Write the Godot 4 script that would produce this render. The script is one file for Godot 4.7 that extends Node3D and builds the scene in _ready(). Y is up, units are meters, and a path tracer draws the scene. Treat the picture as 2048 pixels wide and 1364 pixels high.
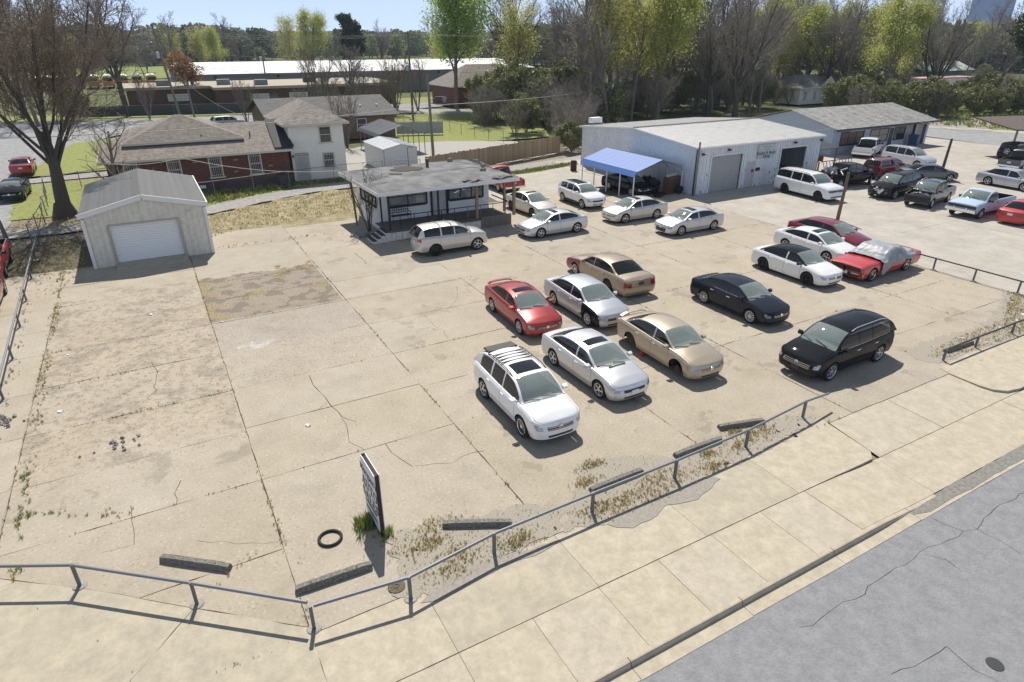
extends Node3D
# A used-car lot seen from a drone. World axes: +X runs along the street, -Z away from it, y up, metres.

var counts := {}
var mats := {}
var texs := {}
var rng := RandomNumberGenerator.new()

class MB:
	# collects triangles; winding is clockwise seen from outside and every corner carries its normal
	var v := PackedVector3Array()
	var n := PackedVector3Array()
	var uv := PackedVector2Array()
	var col := PackedColorArray()
	var use_uv := false
	var use_col := false
	var uvo := Vector2.ZERO
	var uvs := Vector2.ONE
	var cur := Color.WHITE
	func tri(a: Vector3, b: Vector3, c: Vector3):
		var m := (c - a).cross(b - a)
		if m.length_squared() < 1e-14: return
		m = m.normalized()
		put(a, m); put(b, m); put(c, m)
	func put(p: Vector3, m: Vector3):
		v.append(p); n.append(m)
		if use_uv: uv.append(Vector2((p.x - uvo.x) * uvs.x, (p.z - uvo.y) * uvs.y))
		if use_col: col.append(cur)
	func trin(a: Vector3, b: Vector3, c: Vector3, na: Vector3, nb: Vector3, nc: Vector3):
		var m := (c - a).cross(b - a)
		if m.length_squared() < 1e-15: return
		if m.dot(na + nb + nc) >= 0.0:
			put(a, na); put(b, nb); put(c, nc)
		else:
			put(a, na); put(c, nc); put(b, nb)
	func quad(a: Vector3, b: Vector3, c: Vector3, d: Vector3):
		tri(a, b, c); tri(a, c, d)
	func face(a: Vector3, b: Vector3, c: Vector3, d: Vector3, outward: Vector3):
		# a quad turned so that it faces outward
		if (c - a).cross(b - a).dot(outward) >= 0.0 and (d - a).cross(c - a).dot(outward) >= 0.0: quad(a, b, c, d)
		else: quad(a, d, c, b)
	func hexa(p: Array):
		# eight corners: bottom ring 0..3, top ring 4..7
		var c := Vector3.ZERO
		for q in p: c += q
		c /= 8.0
		for f in [[0, 1, 2, 3], [4, 5, 6, 7], [0, 1, 5, 4], [1, 2, 6, 5], [2, 3, 7, 6], [3, 0, 4, 7]]:
			var m: Vector3 = (p[f[0]] + p[f[1]] + p[f[2]] + p[f[3]]) / 4.0
			face(p[f[0]], p[f[1]], p[f[2]], p[f[3]], m - c)
	func box(c: Vector3, s: Vector3, b := Basis.IDENTITY):
		var h := s / 2.0
		var p := []
		for y in [-1, 1]:
			for q in [[-1, -1], [1, -1], [1, 1], [-1, 1]]:
				p.append(c + b * Vector3(q[0] * h.x, y * h.y, q[1] * h.z))
		hexa(p)
	func bar(a: Vector3, b: Vector3, w: float, h: float):
		# a square bar from a to b
		var d := (b - a)
		var l := d.length()
		if l < 1e-5: return
		d /= l
		var up := Vector3.UP if absf(d.y) < 0.95 else Vector3.RIGHT
		var x := d.cross(up).normalized()
		var y := x.cross(d).normalized()
		box((a + b) / 2.0, Vector3(w, h, l), Basis(x, y, -d))
	func tube(a: Vector3, b: Vector3, ra: float, rb: float, k := 8, caps := true):
		var d := b - a
		if d.length_squared() < 1e-10: return
		d = d.normalized()
		var x := d.cross(Vector3.UP if absf(d.y) < 0.9 else Vector3.RIGHT).normalized()
		var y := d.cross(x)
		for i in k:
			var t0 := TAU * i / k
			var t1 := TAU * (i + 1) / k
			var e0 := x * cos(t0) + y * sin(t0)
			var e1 := x * cos(t1) + y * sin(t1)
			trin(a + e0 * ra, a + e1 * ra, b + e1 * rb, e0, e1, e1)
			trin(a + e0 * ra, b + e1 * rb, b + e0 * rb, e0, e1, e0)
			if caps:
				trin(a, a + e0 * ra, a + e1 * ra, -d, -d, -d)
				trin(b, b + e0 * rb, b + e1 * rb, d, d, d)
	func path(pts: Array, r: float, k := 6):
		for i in pts.size() - 1: tube(pts[i], pts[i + 1], r, r, k, i == 0 or i == pts.size() - 2)
	func lathe(prof: Array, axis: Vector3, c: Vector3, k := 20):
		# prof: Vector2(radius, along axis); smooth round, flat along the profile
		axis = axis.normalized()
		var x := axis.cross(Vector3.UP if absf(axis.y) < 0.9 else Vector3.RIGHT).normalized()
		var y := axis.cross(x)
		for j in prof.size() - 1:
			var p: Vector2 = prof[j]
			var q: Vector2 = prof[j + 1]
			var t: Vector2 = q - p
			for i in k:
				var a0 := TAU * i / k
				var a1 := TAU * (i + 1) / k
				var e0 := x * cos(a0) + y * sin(a0)
				var e1 := x * cos(a1) + y * sin(a1)
				var n0 := (e0 * t.y - axis * t.x).normalized()
				var n1 := (e1 * t.y - axis * t.x).normalized()
				var A := c + e0 * p.x + axis * p.y
				var B := c + e1 * p.x + axis * p.y
				var C := c + e1 * q.x + axis * q.y
				var D := c + e0 * q.x + axis * q.y
				trin(A, B, C, n0, n1, n1)
				trin(A, C, D, n0, n1, n0)
	func poly(pts: PackedVector2Array, y: float, skirt := 0.0):
		# a flat polygon in x and z, facing up, with a skirt round its edge
		var idx := Geometry2D.triangulate_polygon(pts)
		for i in range(0, idx.size(), 3):
			var a := pts[idx[i]]
			var b := pts[idx[i + 1]]
			var c := pts[idx[i + 2]]
			trin(Vector3(a.x, y, a.y), Vector3(b.x, y, b.y), Vector3(c.x, y, c.y), Vector3.UP, Vector3.UP, Vector3.UP)
		if skirt > 0.0:
			var cw := Geometry2D.is_polygon_clockwise(pts)
			for i in pts.size():
				var a := pts[i]
				var b := pts[(i + 1) % pts.size()]
				var t := (b - a).normalized()
				var o := Vector3(t.y, 0, -t.x) if cw else Vector3(-t.y, 0, t.x)
				face(Vector3(a.x, y, a.y), Vector3(b.x, y, b.y), Vector3(b.x, y - skirt, b.y), Vector3(a.x, y - skirt, a.y), o)
	func mesh() -> ArrayMesh:
		var arr := []
		arr.resize(Mesh.ARRAY_MAX)
		arr[Mesh.ARRAY_VERTEX] = v
		arr[Mesh.ARRAY_NORMAL] = n
		if use_uv: arr[Mesh.ARRAY_TEX_UV] = uv
		if use_col: arr[Mesh.ARRAY_COLOR] = col
		var m := ArrayMesh.new()
		if v.size() > 0: m.add_surface_from_arrays(Mesh.PRIMITIVE_TRIANGLES, arr)
		return m

func numbered(called: String, parent: Node) -> String:
	var key := "%d/%s" % [parent.get_instance_id(), called]
	var k: int = counts.get(key, 0)
	counts[key] = k + 1
	return called if k == 0 else "%s_%03d" % [called, k]

func put(called: String, m, material: Material, parent: Node = self) -> MeshInstance3D:
	var o := MeshInstance3D.new()
	o.name = numbered(called, parent)
	o.mesh = m.mesh() if m is MB else m
	o.material_override = material
	parent.add_child(o, true)
	return o

func tag(o: Node, label: String, category: String, group := "") -> Node:
	o.set_meta("label", label)
	o.set_meta("category", category)
	if group: o.set_meta("group", group)
	return o

func thing(called: String, label: String, category: String, at := Vector3.ZERO, turn := 0.0, group := "") -> Node3D:
	var o := Node3D.new()
	o.name = numbered(called, self)
	add_child(o, true)
	o.position = at
	o.rotation.y = turn
	tag(o, label, category, group)
	return o

func struct(called: String, m, material: Material) -> MeshInstance3D:
	var o := put(called, m, material)
	o.set_meta("kind", "structure")
	return o

func dup(src: Node3D, at: Vector3, turn: float, label: String, scl := Vector3.ONE) -> Node3D:
	var c: Node3D = src.duplicate()
	c.name = numbered(String(src.name).rstrip("0123456789").rstrip("_"), self)
	add_child(c, true)
	c.position = at
	c.rotation = Vector3(0, turn, 0)
	c.scale = scl
	c.set_meta("label", label)
	return c

func lin(r: float, g: float, b: float) -> Color:
	return Color(r, g, b).linear_to_srgb()

# a plain material: linear base colour, roughness, metalness
func mat(key: String, c := Vector3(0.5, 0.5, 0.5), rough := 0.8, metal := 0.0, coat := 0.0) -> StandardMaterial3D:
	if mats.has(key): return mats[key]
	var m := StandardMaterial3D.new()
	m.resource_name = key
	m.albedo_color = lin(c.x, c.y, c.z)
	m.roughness = rough
	m.metallic = metal
	if coat > 0.0:
		m.clearcoat_enabled = true
		m.clearcoat = coat
		m.clearcoat_roughness = 0.06
	mats[key] = m
	return m

func noise_tex(key: String, dark: Color, light: Color, freq: float, octaves := 4, size := 512, kind := FastNoiseLite.TYPE_SIMPLEX_SMOOTH, lo := 0.0, hi := 1.0, gain := 0.6) -> ImageTexture:
	if texs.has(key): return texs[key]
	var f := FastNoiseLite.new()
	f.seed = key.hash() & 0xffff
	f.noise_type = kind
	f.frequency = freq
	f.fractal_octaves = octaves
	f.fractal_gain = gain
	var im := f.get_seamless_image(size, size)
	im.convert(Image.FORMAT_L8)
	var d := im.get_data()
	var out := PackedByteArray()
	out.resize(size * size * 3)
	var lut := []
	for i in 256: lut.append(dark.lerp(light, clampf((i / 255.0 - lo) / (hi - lo), 0, 1)))
	for i in size * size:
		var c: Color = lut[d[i]]
		out[i * 3] = int(c.r8); out[i * 3 + 1] = int(c.g8); out[i * 3 + 2] = int(c.b8)
	var t := ImageTexture.create_from_image(Image.create_from_data(size, size, false, Image.FORMAT_RGB8, out))
	texs[key] = t
	return t

# mottled surface: two linear colours mixed by noise, laid on from three sides; scale = texture repeats per metre
func mottled(key: String, a: Vector3, b: Vector3, scale: float, freq := 0.02, rough := 0.9, octaves := 5, lo := 0.15, hi := 0.85, gain := 0.6) -> StandardMaterial3D:
	if mats.has(key): return mats[key]
	var m := mat(key, Vector3.ONE, rough)
	m.albedo_texture = noise_tex(key, lin(a.x, a.y, a.z), lin(b.x, b.y, b.z), freq, octaves, 512, FastNoiseLite.TYPE_SIMPLEX_SMOOTH, lo, hi, gain)
	m.uv1_triplanar = true
	m.uv1_world_triplanar = true
	m.uv1_scale = Vector3.ONE * scale
	return m

func bumpy(m: StandardMaterial3D, freq: float, strength: float) -> StandardMaterial3D:
	if m.normal_enabled: return m
	var key := "bump%.3f" % freq
	if not texs.has(key):
		var f := FastNoiseLite.new()
		f.seed = 77
		f.frequency = freq
		f.fractal_octaves = 4
		var im := f.get_seamless_image(512, 512)
		im.convert(Image.FORMAT_RGBA8)
		im.bump_map_to_normal_map(4.0)
		texs[key] = ImageTexture.create_from_image(im)
	m.normal_enabled = true
	m.normal_texture = texs[key]
	m.normal_scale = strength
	return m

func V2(a: Array) -> PackedVector2Array:
	var p := PackedVector2Array()
	for i in range(0, a.size(), 2): p.append(Vector2(a[i], a[i + 1]))
	return p

func rect2(x0: float, z0: float, x1: float, z1: float) -> PackedVector2Array:
	return PackedVector2Array([Vector2(x0, z0), Vector2(x1, z0), Vector2(x1, z1), Vector2(x0, z1)])

# a polygon with its edges cut into short, slightly crooked pieces
func rough_edges(p: PackedVector2Array, step: float, amp: float) -> PackedVector2Array:
	var out := PackedVector2Array()
	for i in p.size():
		var a := p[i]
		var b := p[(i + 1) % p.size()]
		var k := maxi(1, int(a.distance_to(b) / step))
		var nrm := (b - a).normalized().orthogonal()
		for j in k:
			var q := a.lerp(b, float(j) / k)
			if j > 0: q += nrm * rng.randf_range(-amp, amp)
			out.append(q)
	return out

# a thin crooked band along a line: the shape of a crack
func crack_band(line: PackedVector2Array, w: float, wander: float) -> PackedVector2Array:
	var pts := PackedVector2Array()
	for i in line.size() - 1:
		var k := maxi(1, int(line[i].distance_to(line[i + 1]) / 0.28))
		var nrm := (line[i + 1] - line[i]).normalized().orthogonal()
		for j in k:
			var q := line[i].lerp(line[i + 1], float(j) / k)
			if j > 0 or i > 0: q += nrm * rng.randf_range(-wander, wander)
			pts.append(q)
	pts.append(line[line.size() - 1])
	var left := PackedVector2Array()
	var right := PackedVector2Array()
	for i in pts.size():
		var d := (pts[mini(i + 1, pts.size() - 1)] - pts[maxi(i - 1, 0)]).normalized().orthogonal()
		var h := w * 0.5 * rng.randf_range(0.6, 1.3)
		left.append(pts[i] + d * h)
		right.append(pts[i] - d * h)
	right.reverse()
	left.append_array(right)
	return left
func setup_world():
	var cam := Camera3D.new()
	cam.name = "camera"
	cam.position = Vector3(0, 11.3, 0)
	cam.rotation_degrees = Vector3(-25.43, -29.2, 0)
	cam.fov = 56.6
	cam.near = 0.1
	cam.far = 9000.0
	add_child(cam)
	cam.current = true
	var sky := Sky.new()
	var sm := ProceduralSkyMaterial.new()
	sm.sky_top_color = Color(0.34, 0.385, 0.455)
	sm.sky_horizon_color = Color(0.755, 0.835, 0.95)
	sm.sky_curve = 0.17
	sm.ground_horizon_color = Color(0.62, 0.64, 0.62)
	sm.ground_bottom_color = Color(0.30, 0.29, 0.26)
	sm.sun_angle_max = 12.0
	# thin high cloud
	var fn := FastNoiseLite.new()
	fn.seed = 5
	fn.frequency = 0.006
	fn.fractal_octaves = 5
	fn.domain_warp_enabled = true
	fn.domain_warp_amplitude = 40.0
	var ci := fn.get_seamless_image(1024, 512)
	ci.convert(Image.FORMAT_L8)
	var cd := ci.get_data()
	var cb := PackedByteArray()
	cb.resize(1024 * 512 * 4)
	for i in 1024 * 512:
		var up := 1.0 - float(i / 1024) / 256.0
		var q := clampf((cd[i] / 255.0 - 0.45) * 1.6, 0, 1) * clampf(up * 6.0, 0, 1) * 0.35
		cb[i * 4] = 235; cb[i * 4 + 1] = 240; cb[i * 4 + 2] = 250; cb[i * 4 + 3] = int(q * 255)
	sm.sky_cover = ImageTexture.create_from_image(Image.create_from_data(1024, 512, false, Image.FORMAT_RGBA8, cb))
	sm.sky_cover_modulate = Color(0.55, 0.55, 0.55, 1)
	sky.sky_material = sm
	var env := Environment.new()
	env.background_mode = Environment.BG_SKY
	env.sky = sky
	env.background_energy_multiplier = 1.45
	env.ambient_light_source = Environment.AMBIENT_SOURCE_SKY
	env.tonemap_mode = Environment.TONE_MAPPER_LINEAR
	env.tonemap_exposure = 1.19
	env.sdfgi_enabled = true
	env.ssao_enabled = true
	env.ssil_enabled = true
	env.fog_enabled = true
	env.fog_density = 0.0002
	env.fog_light_color = Color(0.80, 0.87, 0.96)
	var we := WorldEnvironment.new()
	we.name = "world_environment"
	we.environment = env
	add_child(we)
	var sun := DirectionalLight3D.new()
	sun.name = "sun"
	sun.light_energy = 1.6
	sun.light_color = Color(1.0, 0.972, 0.925)
	sun.light_angular_distance = 0.5
	sun.shadow_enabled = true
	add_child(sun)
	sun.look_at_from_position(Vector3(0.26, 1.0, -0.70) * 50.0, Vector3.ZERO)

# ---------------------------------------------------------------- ground
var cracks := []

func crack(a: Array, w: float):
	cracks.append(crack_band(V2(a), w * 0.62, 0.045))

func noise_bytes(sd: int, freq: float, oct: int, w: int, h: int, warp := false) -> PackedByteArray:
	var f := FastNoiseLite.new()
	f.seed = sd
	f.frequency = freq
	f.fractal_octaves = oct
	f.fractal_gain = 0.55
	f.domain_warp_enabled = warp
	f.domain_warp_amplitude = 60.0
	f.domain_warp_frequency = 0.01
	var im := f.get_image(w, h)
	im.convert(Image.FORMAT_L8)
	return im.get_data()

const LX0 := -14.0
const LZ0 := -54.0
const LRES := 0.0325

func lot_material() -> StandardMaterial3D:
	# stains, wear, dirt and dried grass on the old concrete, at the place where each lies
	if mats.has("lot_concrete"): return mats["lot_concrete"]
	var w := 1600
	var h := 1360
	var na := noise_bytes(1, 0.006, 3, w, h)
	var nb := noise_bytes(2, 0.03, 4, w, h)
	var nc := noise_bytes(3, 0.33, 2, w, h)
	var ns := noise_bytes(4, 0.012, 4, w, h, true)
	var nd := noise_bytes(6, 0.09, 3, w, h)
	var out := PackedByteArray()
	out.resize(w * h * 3)
	var gam := PackedByteArray()
	for i in 1025: gam.append(int(pow(i / 1024.0, 1.0 / 2.2) * 255.0))
	for j in h:
		var Z := LZ0 + j * LRES
		for i in w:
			var k := j * w + i
			var X := LX0 + i * LRES
			var a := na[k] / 255.0 - 0.5
			var b := nb[k] / 255.0 - 0.5
			var c := nc[k] / 255.0 - 0.5
			var s := ns[k] / 255.0
			var d := nd[k] / 255.0
			var f := 1.0 + 0.16 * a + 0.17 * b + 0.28 * c
			var g := 0.5 + a * 0.9 + b * 0.5
			# warm buff where clean, greyer where worn
			var r := lerpf(0.405, 0.387, g)
			var gg := lerpf(0.355, 0.346, g)
			var bl := lerpf(0.280, 0.285, g)
			if s > 0.60: f *= 1.0 - 0.4 * minf(s - 0.60, 0.2)
			if c > 0.30 and d > 0.45: f *= 1.20
			if c < -0.33 and d > 0.52: f *= 0.72
			if X > -5.3 and X < 0.85 and Z > -36.5 and Z < -17.5:
				var e := clampf((d - 0.40) * 2.6, 0, 1) * clampf((Z + 36.5) / 3.0, 0, 1) * clampf((-17.5 - Z) / 4.0, 0, 1)
				if c < -0.05: f *= 1.0 - 0.38 * e
				r = lerpf(r, 0.36, e * 0.6); gg = lerpf(gg, 0.275, e * 0.6); bl = lerpf(bl, 0.20, e * 0.6)
				if s > 0.52 and b < 0.0: f *= 0.85
			elif X > 0.7 and X < 6.75 and Z > -35.2 + b * 1.5 and Z < -28.85:
				f *= 0.82 + 0.5 * c
				r = lerpf(r, 0.30, 0.6); gg = lerpf(gg, 0.245, 0.6); bl = lerpf(bl, 0.19, 0.6)
				if b < -0.08: f *= 0.72
				if X < 1.35 + b * 2.2 + c * 0.5 or (Z < -34.6 and s + c * 0.2 > 0.5) or (s + c * 0.3 > 0.66 and Z < -31.0):
					r = 0.33 + 0.25 * c; gg = 0.265 + 0.2 * c; bl = 0.155 + 0.1 * c
			elif X > 0.95 and X < 6.85 and Z > -28.5 and Z < -22.1:
				var e := clampf((d - 0.28) * 2.5, 0, 1)
				r = lerpf(r, 0.39, e); gg = lerpf(gg, 0.345, e); bl = lerpf(bl, 0.295, e)
				if c < -0.12: f *= 1.0 - 0.25 * e
				var px := (X - 2.1) / 0.75
				var pz := (Z + 25.5 + (X - 2.0) * 0.1) / 0.35
				if px * px + pz * pz + b * 4.0 + c * 2.0 < 0.5: r = 0.52; gg = 0.50; bl = 0.47
			if absf(Z + 28.72) < 0.17 and X > -4.0 and X < 15.0:
				r = lerpf(r, 0.36, 0.8); gg = lerpf(gg, 0.325, 0.8); bl = lerpf(bl, 0.27, 0.8)
			# oil under parked cars
			if X > 7.5 and Z > -40.0 and s > 0.66 and b > 0.08: f *= 0.82
			f = maxf(f, 0.25)
			out[k * 3] = gam[clampi(int(r * f * 1024.0), 0, 1024)]
			out[k * 3 + 1] = gam[clampi(int(gg * f * 1024.0), 0, 1024)]
			out[k * 3 + 2] = gam[clampi(int(bl * f * 1024.0), 0, 1024)]
	var t := ImageTexture.create_from_image(Image.create_from_data(w, h, false, Image.FORMAT_RGB8, out))
	var m := mat("lot_concrete", Vector3.ONE, 0.92)
	m.albedo_texture = t
	for i in 4:
		var v: StandardMaterial3D = m.duplicate()
		v.albedo_color = [Color(1, 1, 1), Color(0.975, 0.975, 0.98), Color(1.0, 0.995, 0.985), Color(0.985, 0.98, 0.97)][i]
		mats["lot_slab%d" % i] = v
	return m

func slab(parent: Node3D, poly: PackedVector2Array, m: Material, lot_uv: bool, y := 0.0, edge := 0.013, thick := 0.06):
	var parts: Array = Geometry2D.offset_polygon(poly, -0.009 if lot_uv else -0.005)
	if parts.is_empty(): return
	var todo: Array = [rough_edges(parts[0], 0.5, edge)]
	var box := Rect2(poly[0], Vector2.ZERO)
	for p in poly: box = box.expand(p)
	if lot_uv:
		for c in cracks:
			var cb := Rect2(c[0], Vector2.ZERO)
			for p in c: cb = cb.expand(p)
			if not cb.intersects(box): continue
			var next := []
			for q in todo:
				var res := Geometry2D.clip_polygons(q, c)
				var hole := false
				for e in res:
					if Geometry2D.is_polygon_clockwise(e): hole = true
				if hole or res.is_empty(): next.append(q)
				else: next.append_array(res)
			todo = next
	var b := MB.new()
	if lot_uv:
		b.use_uv = true
		b.uvo = Vector2(LX0, LZ0)
		b.uvs = Vector2(1.0 / (1600 * LRES), 1.0 / (1360 * LRES))
	for q in todo:
		if q.size() >= 3: b.poly(q, y, thick)
	put("slab", b, m, parent)

var tuft_at := [[], [], []]

func tuft(x: float, z: float, s: float, kind: int, y := 0.0):
	tuft_at[kind].append(Transform3D(Basis(Vector3.UP, rng.randf() * TAU).scaled(Vector3(s, s * rng.randf_range(0.7, 1.3), s)), Vector3(x, y, z)))

func tuft_line(a: Vector2, b: Vector2, per_m: float, size: float, spread: float, dry := 0.4):
	var l := a.distance_to(b)
	for i in int(l * per_m):
		var q := a.lerp(b, rng.randf())
		# weeds come in runs
		if sin(q.x * 1.7 + q.y * 2.3) + sin(q.x * 0.6 - q.y * 0.9) + rng.randf_range(-0.8, 1.2) < 0.0: continue
		tuft(q.x + rng.randfn(0, spread), q.y + rng.randfn(0, spread), size * rng.randf_range(0.4, 1.3), 1 if rng.randf() < dry else (2 if rng.randf() < 0.25 else 0))

func tuft_area(poly: PackedVector2Array, n: int, size: float, dry := 0.5, y := 0.0):
	var r := Rect2(poly[0], Vector2.ZERO)
	for p in poly: r = r.expand(p)
	var k := 0
	var tries := 0
	while k < n and tries < n * 8:
		tries += 1
		var q := Vector2(rng.randf_range(r.position.x, r.end.x), rng.randf_range(r.position.y, r.end.y))
		if not Geometry2D.is_point_in_polygon(q, poly): continue
		k += 1
		tuft(q.x, q.y, size * rng.randf_range(0.4, 1.4), 1 if rng.randf() < dry else (2 if rng.randf() < 0.3 else 0), y)

func commit_tufts():
	var looks := [["green_weeds", Vector3(0.15, 0.22, 0.045)], ["dry_grass", Vector3(0.50, 0.39, 0.20)], ["dark_weeds", Vector3(0.10, 0.12, 0.045)]]
	for k in 3:
		var b := MB.new()
		for i in 15:
			var a := rng.randf() * TAU
			var r := rng.randf_range(0.0, 0.35)
			var o := Vector3(cos(a) * r, 0, sin(a) * r)
			var d := Vector3(cos(a) * rng.randf_range(0.2, 0.8), 0, sin(a) * rng.randf_range(0.2, 0.8))
			var hgt := rng.randf_range(0.4, 1.0)
			var w := Vector3(-sin(a), 0, cos(a)) * 0.05
			b.tri(o - w, o + w, o + d * 0.5 + Vector3(0, hgt, 0))
		var mm := MultiMesh.new()
		mm.transform_format = MultiMesh.TRANSFORM_3D
		mm.mesh = b.mesh()
		mm.instance_count = tuft_at[k].size()
		for i in tuft_at[k].size(): mm.set_instance_transform(i, tuft_at[k][i])
		var o := MultiMeshInstance3D.new()
		o.name = looks[k][0]
		o.multimesh = mm
		var m := mat(looks[k][0], looks[k][1], 0.9)
		m.backlight_enabled = true
		m.backlight = lin(looks[k][1].x * 0.6, looks[k][1].y * 0.6, looks[k][1].z * 0.6)
		o.material_override = m
		o.set_meta("kind", "stuff")
		tag(o, ["green weed tufts in the joints and on the verges of the lot", "straw coloured dry grass tufts along the rail and slab joints", "dark low weeds in the slab joints and verges"][k], "weeds")
		add_child(o, true)

func sheet(called: String, poly: PackedVector2Array, y: float, m: Material, wobble := 0.0, step := 1.0, skirt := 0.02) -> MeshInstance3D:
	var b := MB.new()
	b.poly(rough_edges(poly, step, wobble) if wobble > 0 else poly, y, skirt)
	return struct(called, b, m)

func strip_poly(pts: Array, w: float) -> PackedVector2Array:
	var l := PackedVector2Array()
	var r := PackedVector2Array()
	for i in pts.size():
		var d: Vector2 = (pts[mini(i + 1, pts.size() - 1)] - pts[maxi(i - 1, 0)]).normalized().orthogonal()
		l.append(pts[i] + d * w / 2)
		r.append(pts[i] - d * w / 2)
	r.reverse()
	l.append_array(r)
	return l

func clip_one(a: PackedVector2Array, b: PackedVector2Array) -> PackedVector2Array:
	var r := Geometry2D.clip_polygons(a, b)
	var best := PackedVector2Array()
	for q in r:
		if q.size() > best.size() or best.is_empty(): best = q
	return best

func build_ground():
	var meadow := bumpy(mottled("meadow_grass", Vector3(0.05, 0.075, 0.02), Vector3(0.15, 0.15, 0.05), 0.05, 0.02, 1.0), 0.05, 1.0)
	var lawn := bumpy(mottled("lawn_grass", Vector3(0.17, 0.20, 0.05), Vector3(0.31, 0.32, 0.105), 0.22, 0.02, 1.0), 0.05, 1.0)
	var dirt := bumpy(mottled("dirt", Vector3(0.17, 0.145, 0.10), Vector3(0.34, 0.29, 0.21), 0.35, 0.02, 1.0), 0.06, 0.8)
	var joint := mottled("joint_dirt", Vector3(0.08, 0.07, 0.045), Vector3(0.18, 0.155, 0.10), 0.8, 0.03, 1.0)
	var grit := bumpy(mottled("grit", Vector3(0.25, 0.225, 0.185), Vector3(0.42, 0.38, 0.32), 0.7, 0.05, 1.0, 5), 0.12, 0.5)
	var asphalt := bumpy(mottled("old_asphalt", Vector3(0.19, 0.193, 0.205), Vector3(0.262, 0.266, 0.28), 0.12, 0.03, 0.95, 6, 0.2, 0.8, 0.9), 0.2, 0.15)
	var walk := mottled("walk_concrete", Vector3(0.37, 0.325, 0.25), Vector3(0.51, 0.455, 0.36), 0.12, 0.024, 0.95, 6, 0.15, 0.85, 0.88)
	var walk2 := mottled("walk_concrete_grey", Vector3(0.365, 0.325, 0.255), Vector3(0.50, 0.45, 0.365), 0.12, 0.024, 0.95, 6, 0.15, 0.85, 0.88)
	var apron := mottled("apron_concrete", Vector3(0.335, 0.30, 0.24), Vector3(0.47, 0.42, 0.32), 0.11, 0.02, 0.95, 6, 0.15, 0.85, 0.88)
	var farlot := mottled("far_lot_concrete", Vector3(0.35, 0.325, 0.285), Vector3(0.455, 0.425, 0.375), 0.09, 0.008, 0.95, 6, 0.2, 0.85, 0.85)
	var lot := lot_material()
	# the land out to the horizon
	var g := MB.new()
	for i in 8:
		for j in 6:
			var q := [-1500.0 + i * 440.0, -2500.0 + j * 440.0]
			g.face(Vector3(q[0], -0.3, q[1]), Vector3(q[0] + 440, -0.3, q[1]), Vector3(q[0] + 440, -0.3, q[1] + 440), Vector3(q[0], -0.3, q[1] + 440), Vector3.UP)
	struct("ground", g, meadow)
	sheet("ground_bed", PackedVector2Array([Vector2(-30, -70), Vector2(90, -70), Vector2(90, -6.52), Vector2(-30, -6.52)]), -0.145, dirt)
	# ---- street, gutter, kerb
	sheet("street_bed", rect2(-40, -6.6, 120, 14), -0.155, joint)
	var road := [rough_edges(rect2(-40, -6.12, 120, 14), 0.6, 0.012)]
	for c in [[7.4, -5.25, 7.83, -5.39, 8.27, -5.43, 8.68, -5.45, 8.92, -5.48, 9.41, -5.37, 9.76, -5.15], [10.12, -5.43, 10.73, -5.31, 11.55, -5.4, 12.19, -5.34, 12.75, -5.42, 13.56, -5.44, 14.26, -5.43, 15.33, -5.41, 16.67, -5.27, 18.28, -5.43, 19.9, -5.33], [12.93, -4.9, 12.75, -4.46, 12.78, -3.91, 12.77, -3.49, 12.67, -3.15], [16.1, -6.07, 16.12, -5.7, 16.32, -5.37], [16.72, -5.37, 16.74, -4.68, 16.71, -4.21], [10.78, -3.78, 11.35, -3.69, 11.75, -3.62, 12.18, -3.57, 12.41, -3.61], [12.41, -3.60, 12.36, -3.05, 12.44, -2.71, 12.5, -2.2], [14.6, -5.4, 14.9, -5.0, 14.85, -4.6]]:
		var band := crack_band(V2(c), 0.013, 0.06)
		var next := []
		for q in road:
			var r := Geometry2D.clip_polygons(q, band)
			var ok := true
			for e in r:
				if Geometry2D.is_polygon_clockwise(e): ok = false
			if ok and r.size() > 0: next.append_array(r)
			else:
				# a crack wholly inside: cut from both sides of a line through it
				var x := band[0].x
				var l := Geometry2D.clip_polygons(q, rect2(x, -100, 400, 100))
				var rr := Geometry2D.clip_polygons(q, rect2(-400, -100, x, 100))
				for half in l + rr:
					var cut := Geometry2D.clip_polygons(half, band)
					var holed := false
					for e in cut:
						if Geometry2D.is_polygon_clockwise(e): holed = true
					if holed: next.append(half)
					else: next.append_array(cut)
		road = next
	var rb := MB.new()
	for q in road:
		if q.size() > 2: rb.poly(q, -0.135, 0.015)
	struct("street", rb, asphalt)
	sheet("street_patch", PackedVector2Array([Vector2(15.75, -6.56), Vector2(22, -6.60), Vector2(46, -6.62), Vector2(46, -6.2), Vector2(24, -6.22), Vector2(16.3, -6.2), Vector2(15.8, -6.35)]), -0.117, mottled("grey_patch", Vector3(0.16, 0.155, 0.145), Vector3(0.27, 0.26, 0.235), 0.4, 0.03, 1.0), 0.03, 0.4)
	var cover := MB.new()
	cover.lathe([Vector2(0.16, 0.0), Vector2(0.16, 0.012), Vector2(0.0, 0.014)], Vector3.UP, Vector3(12.83, -0.135, -2.89), 20)
	tag(put("valve_cover", cover, mat("cast_iron", Vector3(0.05, 0.052, 0.058), 0.7, 0.3)), "small round dark iron cover set in the asphalt street", "utility cover")
	var gut := Node3D.new()
	gut.name = "gutter"
	add_child(gut)
	gut.set_meta("kind", "structure")
	for i in 18:
		var x0 := -22.0 + i * 3.15
		var b := MB.new()
		b.poly(PackedVector2Array([Vector2(x0 + 0.006, -6.45), Vector2(x0 + 3.144, -6.45), Vector2(x0 + 3.144, -6.115 + rng.randf_range(-0.02, 0.02)), Vector2(x0 + 0.006, -6.115 + rng.randf_range(-0.02, 0.02))]), -0.125, 0.03)
		put("slab", b, walk, gut)
	var kerb := Node3D.new()
	kerb.name = "kerb"
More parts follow.
